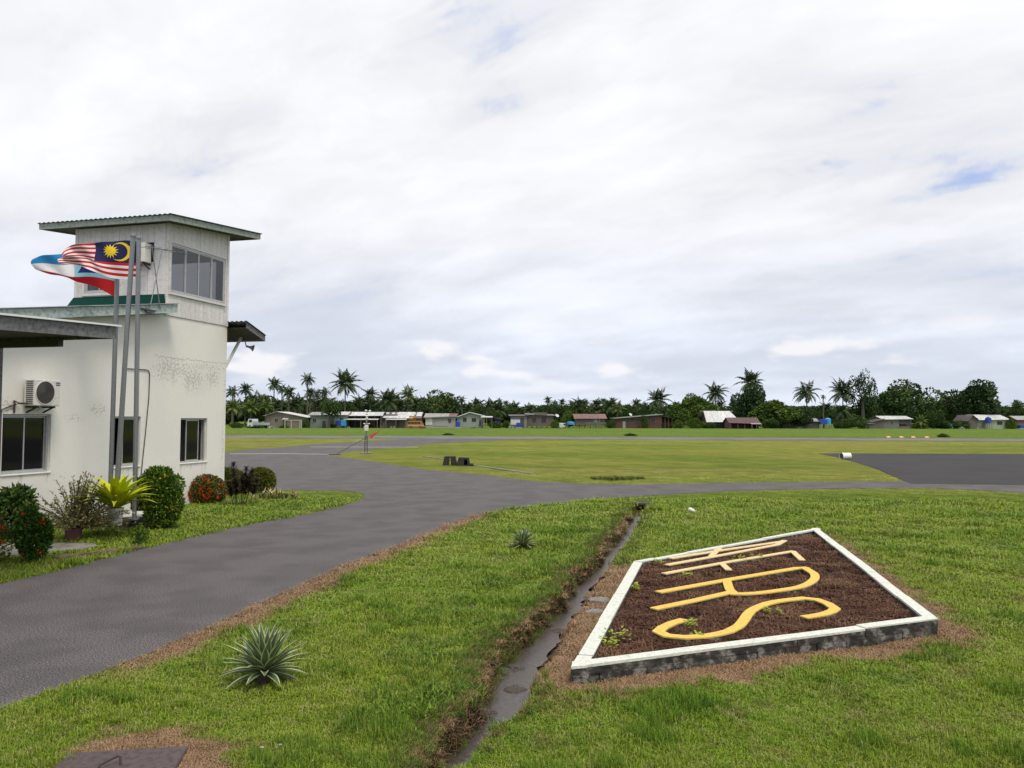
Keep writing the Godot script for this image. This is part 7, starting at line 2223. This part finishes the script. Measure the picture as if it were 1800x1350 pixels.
	far_palm("wind blown palm right of the bright green tree", Vector3(84.3, 0, -229.82), 10.08, 4.23, 1, 56.1)
	far_palm("thin areca palm beside the blue tanks", Vector3(85.55, 0, -220.89), 8.86, 1.41, 5, 57.8)
	far_palm("bushy palm left of the sparse tall tree", Vector3(94.69, 0, -230.15), 10.3, 4.23, 2, 59.5)
	far_palm("low drooping palm below the bushy palm", Vector3(90, 0, -220.04), 4.81, 2.65, 0, 61.2)
	far_palm("low feathery palm beside the tower corner, leftmost", Vector3(-63.94, 0, -184.52), 4.59, 2.22, 4, 62.9)
	far_palm("low feathery palm, second beside the tower corner", Vector3(-60.59, 0, -186.67), 4.64, 2.25, 4, 64.6)
	far_palm("low feathery palm left of the grey-beige house", Vector3(-57.76, 0, -188.63), 4.94, 2, 4, 66.3)
	far_palm("young yellowish palm beside the grey boarded house", Vector3(109.98, 0, -216.25), 2.11, 1.84, 4, 68)
	far_palm("low palm hidden behind the dark red house", Vector3(38.21, 0, -215.9), 4.54, 1.83, 0, 69.7)
	far_palm("dark low palm right of the dense round tree by the van", Vector3(-14.47, 0, -200.88), 5.03, 1.99, 2, 71.4)
	far_palm("palm far behind at the right edge", Vector3(167.7, 0, -267.43), 7.47, 1.89, 2, 73.1)
	far_tree("mango_tree", "dense round tree beside the low feathery palms", Vector3(-60.3, 0, -192.26), 8.52, 3.4, 4, 0, 0.1, 1)
	far_tree("roadside_tree", "tree standing before the low grey house", Vector3(-40.54, 0, -178.79), 6.64, 2.21, 1, 0.9, 0.35, 1)
	far_tree("broad_tree", "dark spreading tree behind the workshop", Vector3(-41.29, 0, -204.07), 7.27, 2.6, 4, 1.8, 0.1, 1)
	far_tree("broad_tree", "dark bushy tree right of the broad palm", Vector3(-37.31, 0, -209.33), 6.38, 2.96, 0, 2.7, 0.1, 1)
	far_tree("broad_tree", "dense dark tree between the orange van and the whitish house", Vector3(-18.16, 0, -201.95), 9.46, 5, 1, 3.6, 0.12, 1)
	far_tree("broad_tree", "tall bright tree left of the tall palm", Vector3(50.13, 0, -220.53), 9.63, 5.46, 2, 4.5, 0.08, 1)
	far_tree("broad_tree", "dark rounded tree behind the bright tree", Vector3(52.52, 0, -232.45), 10.19, 3.45, 0, 5.4, 0.1, 1)
	far_tree("mango_tree", "round dark tree below the palm crown", Vector3(65.52, 0, -220.19), 12.65, 4.36, 0, 6.3, 0.12, 1)
	far_tree("broad_tree", "bright green spreading tree before the dark shed", Vector3(69.92, 0, -213.74), 8.29, 5.45, 2, 7.2, 0.1, 1)
	far_tree("broad_tree", "small dark tree beside the bright green spreading tree", Vector3(76.41, 0, -213.37), 5.44, 2.72, 0, 8.1, 0.1, 1)
	far_tree("sparse_tree", "tall sparse tree with open branches and sky showing through", Vector3(99.31, 0, -227.44), 16.84, 4.19, 3, 9, 0.25, 1)
	far_tree("broad_tree", "dark tree under the sparse tree", Vector3(102.4, 0, -231.74), 10.22, 4.59, 4, 9.9, 0.05, 1)
	far_tree("broad_tree", "wide open crowned tree above the grey boarded house", Vector3(114.61, 0, -232.4), 14.08, 7.57, 1, 10.8, 0.15, 1)
	far_tree("broad_tree", "rounded tree between the wide tree and the big dome tree", Vector3(126.8, 0, -238.44), 10.2, 4.22, 4, 11.7, 0.05, 1)
	far_tree("mango_tree", "big dome shaped dark tree at the right", Vector3(136, 0, -236.66), 14.72, 6.7, 0, 12.6, 0.18, 1)
	far_tree("broad_tree", "small dark tree right of the big dome tree", Vector3(149.26, 0, -246.32), 8.27, 2.09, 4, 13.5, 0.05, 1)
	far_tree("broad_tree", "flat topped tree near the right edge", Vector3(151.43, 0, -241.43), 8.52, 3.42, 1, 14.4, 0.1, 1)
	far_tree("broad_tree", "small round bush tree before the wide tree", Vector3(114.88, 0, -219.07), 5.53, 2.33, 4, 15.3, 0.05, 1)
	far_tree("broad_tree", "leafy tree behind the rusty roofed house", Vector3(33.04, 0, -232.09), 6.97, 1.81, 4, 16.2, 0.05, 1)
	far_tree("broad_tree", "slim dark tree left of the tall wide palm", Vector3(37.83, 0, -227.34), 7.22, 1.61, 1, 17.1, 0.05, 1)
	far_tree("broad_tree", "round tree far behind the grey timber house", Vector3(2.74, 0, -255.2), 6.37, 1.81, 4, 18, 0.05, 1)
	far_tree("broad_tree", "leafy tree behind the blue water tank", Vector3(14.63, 0, -206.35), 4.94, 2.19, 2, 18.9, 0.05, 1)
	far_tree("broad_tree", "dense tree behind the narrow palm", Vector3(-6.16, 0, -233.26), 6.16, 2.89, 4, 19.8, 0.05, 1)
	far_tree("broad_tree", "dark tree right of the broad palm's foot", Vector3(-47.02, 0, -213.11), 5.65, 1.81, 0, 20.7, 0.05, 1)
	far_bush("bush row left of the white truck", Vector3(-59.86, 0, -174.71), 4.2, 1.39, 2)
	far_bush("bright bush behind the white truck", Vector3(-55.84, 0, -176.04), 4.73, 1.65, 2)
	far_bush("bush left of the small open frame", Vector3(-45.84, 0, -179.26), 2.03, 2.2, 1)
	far_bush("low bright bush before the grey-beige house", Vector3(-50.26, 0, -177.85), 3.02, 0.79, 2)
	far_bush("bush at the foot of the roadside tree", Vector3(-40.45, 0, -180.94), 2.18, 1.07, 4)
	far_bush("bush below the porch of the green house", Vector3(-4.02, 0, -191.54), 3.8, 1.7, 2)
	far_bush("bush between the porch and the timber house", Vector3(-1.46, 0, -192.24), 2.45, 1.98, 4)
	far_bush("bush right of the weathered grey house", Vector3(10.54, 0, -195.46), 2.21, 2.3, 2)
	far_bush("dark bush at the left of the dark red house", Vector3(24.46, 0, -199.07), 2.96, 2.22, 4)
	far_bush("dark climbing bush on the front of the dark red house", Vector3(33.2, 0, -201.27), 2.56, 3.53, 4)
	far_bush("bright bush right of the side porch", Vector3(41.89, 0, -203.42), 3.17, 2.43, 2)
	far_bush("leafy bush left of the white iron roof", Vector3(46.3, 0, -204.49), 5.79, 2.89, 2)
	far_bush("dark bush under the white iron roof", Vector3(50.45, 0, -205.49), 4.36, 1.74, 4)
	far_bush("bush under the bright green spreading tree", Vector3(67.11, 0, -209.41), 6.82, 2.69, 4)
	far_bush("bush right of the low dark shed", Vector3(88.01, 0, -214.15), 5.76, 2.78, 4)
	far_bush("bush below the sparse tree", Vector3(92.02, 0, -215.03), 7.61, 3.71, 1)
	far_bush("bush behind the young yellowish palm", Vector3(110.81, 0, -219.1), 4.65, 2.1, 2)
	far_bush("large dark bush between the houses at the right", Vector3(117.09, 0, -220.44), 9.05, 2.59, 4)
	far_bush("bush with white flowers left of the dark gabled shed", Vector3(123.8, 0, -221.84), 5.34, 2.31, 1)
	far_bush("bush before the long white roof", Vector3(139.62, 0, -225.1), 2.87, 3.32, 2)
	far_bush("low weed patch on the far verge near the orange markers", Vector3(59.93, 0, -112), 1.82, 0.6, 2)
	far_bush("weed patch on the far verge, middle of the picture", Vector3(16.45, 0, -112), 1.98, 0.41, 2)
	far_bush("weed patch on the far verge before the green house", Vector3(-8.89, 0, -112), 1.98, 0.3, 2)
	far_mass("far_forest", "dark belt of distant trees behind the village", tree_crowns[4], [[-150.0, 60.0, -245.0, -300.0, 150, 3.2, 3.5, 6.0, 0.85], [60.0, 190.0, -275.0, -330.0, 90, 3.4, 3.5, 6.0, 0.85], [-400.0, 400.0, -380.0, -600.0, 240, 4.0, 7.0, 11.0, 0.7]], 700)
	far_mass("far_palm_grove", "distant palm grove rising over the tree belt", crowns[0], [[-110.0, -18.0, -210.0, -250.0, 48, 5.6, 0.85, 1.2, 1.0], [-140.0, 30.0, -240.0, -300.0, 110, 6.0, 0.7, 1.1, 1.0], [30.0, 190.0, -280.0, -330.0, 25, 7.0, 0.7, 1.0, 1.0]], 701)
	satellite_dish("white satellite dish beside the grey boarded house", Vector3(11.13, 0, -198.57), 3, 0.5)
	satellite_dish("small white satellite dish over the dark red house", Vector3(31.27, 0, -212.35), 3.43, 0.45)
	yard_heap("pale heap of sacks before the open workshop, left", Vector3(-36.6, 0, -179.99), 0.89, 0.51, [Color(0.45, 0.44, 0.42), Color(0.2, 0.2, 0.22), Color(0.3, 0.28, 0.25)])
	yard_heap("white and grey heap before the open workshop", Vector3(-33.23, 0, -181.03), 1.15, 0.51, [Color(0.45, 0.44, 0.42), Color(0.2, 0.2, 0.22), Color(0.3, 0.28, 0.25)])
	yard_heap("dark heap beside the patched shop door", Vector3(-29.33, 0, -182.21), 1.03, 0.64, [Color(0.06, 0.055, 0.05), Color(0.12, 0.1, 0.085), Color(0.2, 0.17, 0.14)])
	yard_heap("white boxes in front of the patched shop", Vector3(-27.11, 0, -182.88), 1.04, 0.65, [Color(0.45, 0.44, 0.42), Color(0.2, 0.2, 0.22), Color(0.3, 0.28, 0.25)])
	yard_heap("dark heap of planks before the green gabled house", Vector3(-8.61, 0, -188.25), 2.93, 0.53, [Color(0.06, 0.055, 0.05), Color(0.12, 0.1, 0.085), Color(0.2, 0.17, 0.14)])
	yard_heap("clutter under the flat roofed grey house", Vector3(-0.09, 0, -190.61), 1.21, 0.67, [Color(0.45, 0.44, 0.42), Color(0.2, 0.2, 0.22), Color(0.3, 0.28, 0.25)])
	yard_heap("heap of timber below the weathered boarded house", Vector3(6.16, 0, -192.31), 1.91, 0.41, [Color(0.06, 0.055, 0.05), Color(0.12, 0.1, 0.085), Color(0.2, 0.17, 0.14)])
	yard_heap("rubble heap beside the small open frame", Vector3(-52.17, 0, -175.04), 1.24, 0.62, [Color(0.45, 0.44, 0.42), Color(0.2, 0.2, 0.22), Color(0.3, 0.28, 0.25)])
	yard_heap("dark clutter under the maroon roofed shed", Vector3(58.14, 0, -205.45), 2.04, 0.73, [Color(0.06, 0.055, 0.05), Color(0.12, 0.1, 0.085), Color(0.2, 0.17, 0.14)])
	yard_heap("planks leaning by the low dark shed", Vector3(74.78, 0, -209.34), 1.78, 0.59, [Color(0.06, 0.055, 0.05), Color(0.12, 0.1, 0.085), Color(0.2, 0.17, 0.14)])
	yard_heap("pale scrap heap near the dark gabled shed", Vector3(122.85, 0, -219.88), 1.87, 0.78, [Color(0.45, 0.44, 0.42), Color(0.2, 0.2, 0.22), Color(0.3, 0.28, 0.25)])
	yard_heap("dark heap left of the whitish house", Vector3(-20.09, 0, -184.95), 0.92, 0.52, [Color(0.06, 0.055, 0.05), Color(0.12, 0.1, 0.085), Color(0.2, 0.17, 0.14)])

func box_at(mid: Vector3, size: Vector3) -> Shape:
	var s := Shape.new()
	s.box(mid, size)
	return s

func satellite_dish(label: String, at: Vector3, high: float, r: float) -> void:
	var o := thing("satellite_dish", label, "satellite dish", at, 0.0, "satellite dishes at the houses")
	var s := Shape.new()
	s.tube([Vector3(0, -0.05, 0), Vector3(0, high, 0)], [0.05, 0.04], 6)
	put("pole", tinted(s, Color(0.2, 0.2, 0.2)), M["tinted"], o)
	s = Shape.new()
	s.lathe(Vector3(0, high, 0.1), [Vector2(0.0, 0.0), Vector2(r * 0.5, r * 0.07), Vector2(r, r * 0.28), Vector2(r * 0.97, r * 0.3), Vector2(r * 0.5, r * 0.1), Vector2(0.0, 0.03)], 18, Basis(Vector3.BACK, -0.5) * Basis(Vector3.RIGHT, 0.7))
	put("dish", tinted(s, Color(0.6, 0.6, 0.6)), M["tinted"], o)

func yard_heap(label: String, at: Vector3, w: float, h: float, tones: Array) -> void:
	# stacked odds and ends beside a house
	var o := thing("yard_heap", label, "heap", at, 0.0, "heaps of odds and ends in the yards")
	rng.seed = hash(label)
	for k in 9:
		var s := Shape.new()
		var z := Vector3(rng.randf_range(0.25, 0.7), rng.randf_range(0.15, 0.5), rng.randf_range(0.3, 0.6)) * Vector3(w * 0.5, h, 0.8)
		s.cbox(Vector3(spread(w * 0.42), z.y * 0.5 + (h * 0.35 if k > 5 else 0.0), spread(0.4)), z, 0.03, Basis(Vector3.UP, spread(0.6)))
		put("piece", tinted(s, wobble(tones[rng.randi() % tones.size()], 0.25)), M["tinted"], o)

func _ready() -> void:
	# camera
	var cam := Camera3D.new()
	cam.name = "camera"
	cam.position = Vector3(0, 2.4, 0)
	cam.rotation_degrees = Vector3(2.43, 0, 0.25)
	cam.fov = 51.06
	cam.far = 4000.0
	cam.current = true
	add_child(cam)
	# sky and exposure
	var env := Environment.new()
	env.background_mode = Environment.BG_SKY
	var sky := Sky.new()
	var pano := PanoramaSkyMaterial.new()
	pano.panorama = ImageTexture.create_from_image(sky_image())
	sky.sky_material = pano
	env.sky = sky
	env.tonemap_mode = Environment.TONE_MAPPER_LINEAR
	env.tonemap_exposure = 1.68
	env.ssao_enabled = true
	env.ssil_enabled = true
	env.sdfgi_enabled = true
	var we := WorldEnvironment.new()
	we.name = "environment"
	we.environment = env
	add_child(we)
	# sun behind thin cloud, high and to the right behind the camera
	var sun := DirectionalLight3D.new()
	sun.name = "sun"
	sun.light_energy = 0.5
	sun.light_angular_distance = 18.0
	sun.light_color = Color(1.0, 0.96, 0.9)
	sun.shadow_enabled = true
	sun.rotation_degrees = Vector3(-62, 35, 0)
	add_child(sun)
	noise_a.seed = 2; noise_a.frequency = 0.01; noise_a.fractal_octaves = 3
	noise_b.seed = 7; noise_b.frequency = 0.05; noise_b.fractal_octaves = 4
	noise_c.seed = 12; noise_c.frequency = 0.02
	drive = curve_through(drive_points, true, 0.28, 0.07)
	apron = PackedVector2Array(apron_points)
	bed_poly = PackedVector2Array(bed)
	if not Geometry2D.is_polygon_clockwise(bed_poly): pass
	else: bed_poly.reverse()
	make_materials()
	print("setting ", Time.get_ticks_msec())
	make_ground()
	make_paving()
	print("building ", Time.get_ticks_msec())
	make_building()
	print("far ", Time.get_ticks_msec())
	make_far_kinds()
	make_far()
	print("near ", Time.get_ticks_msec())
	make_fixtures()
	make_flags()
	make_bed()
	make_field_things()
	make_plants()
	make_small_things()
	print("grass ", Time.get_ticks_msec())
	make_grass()
	print("done ", Time.get_ticks_msec())
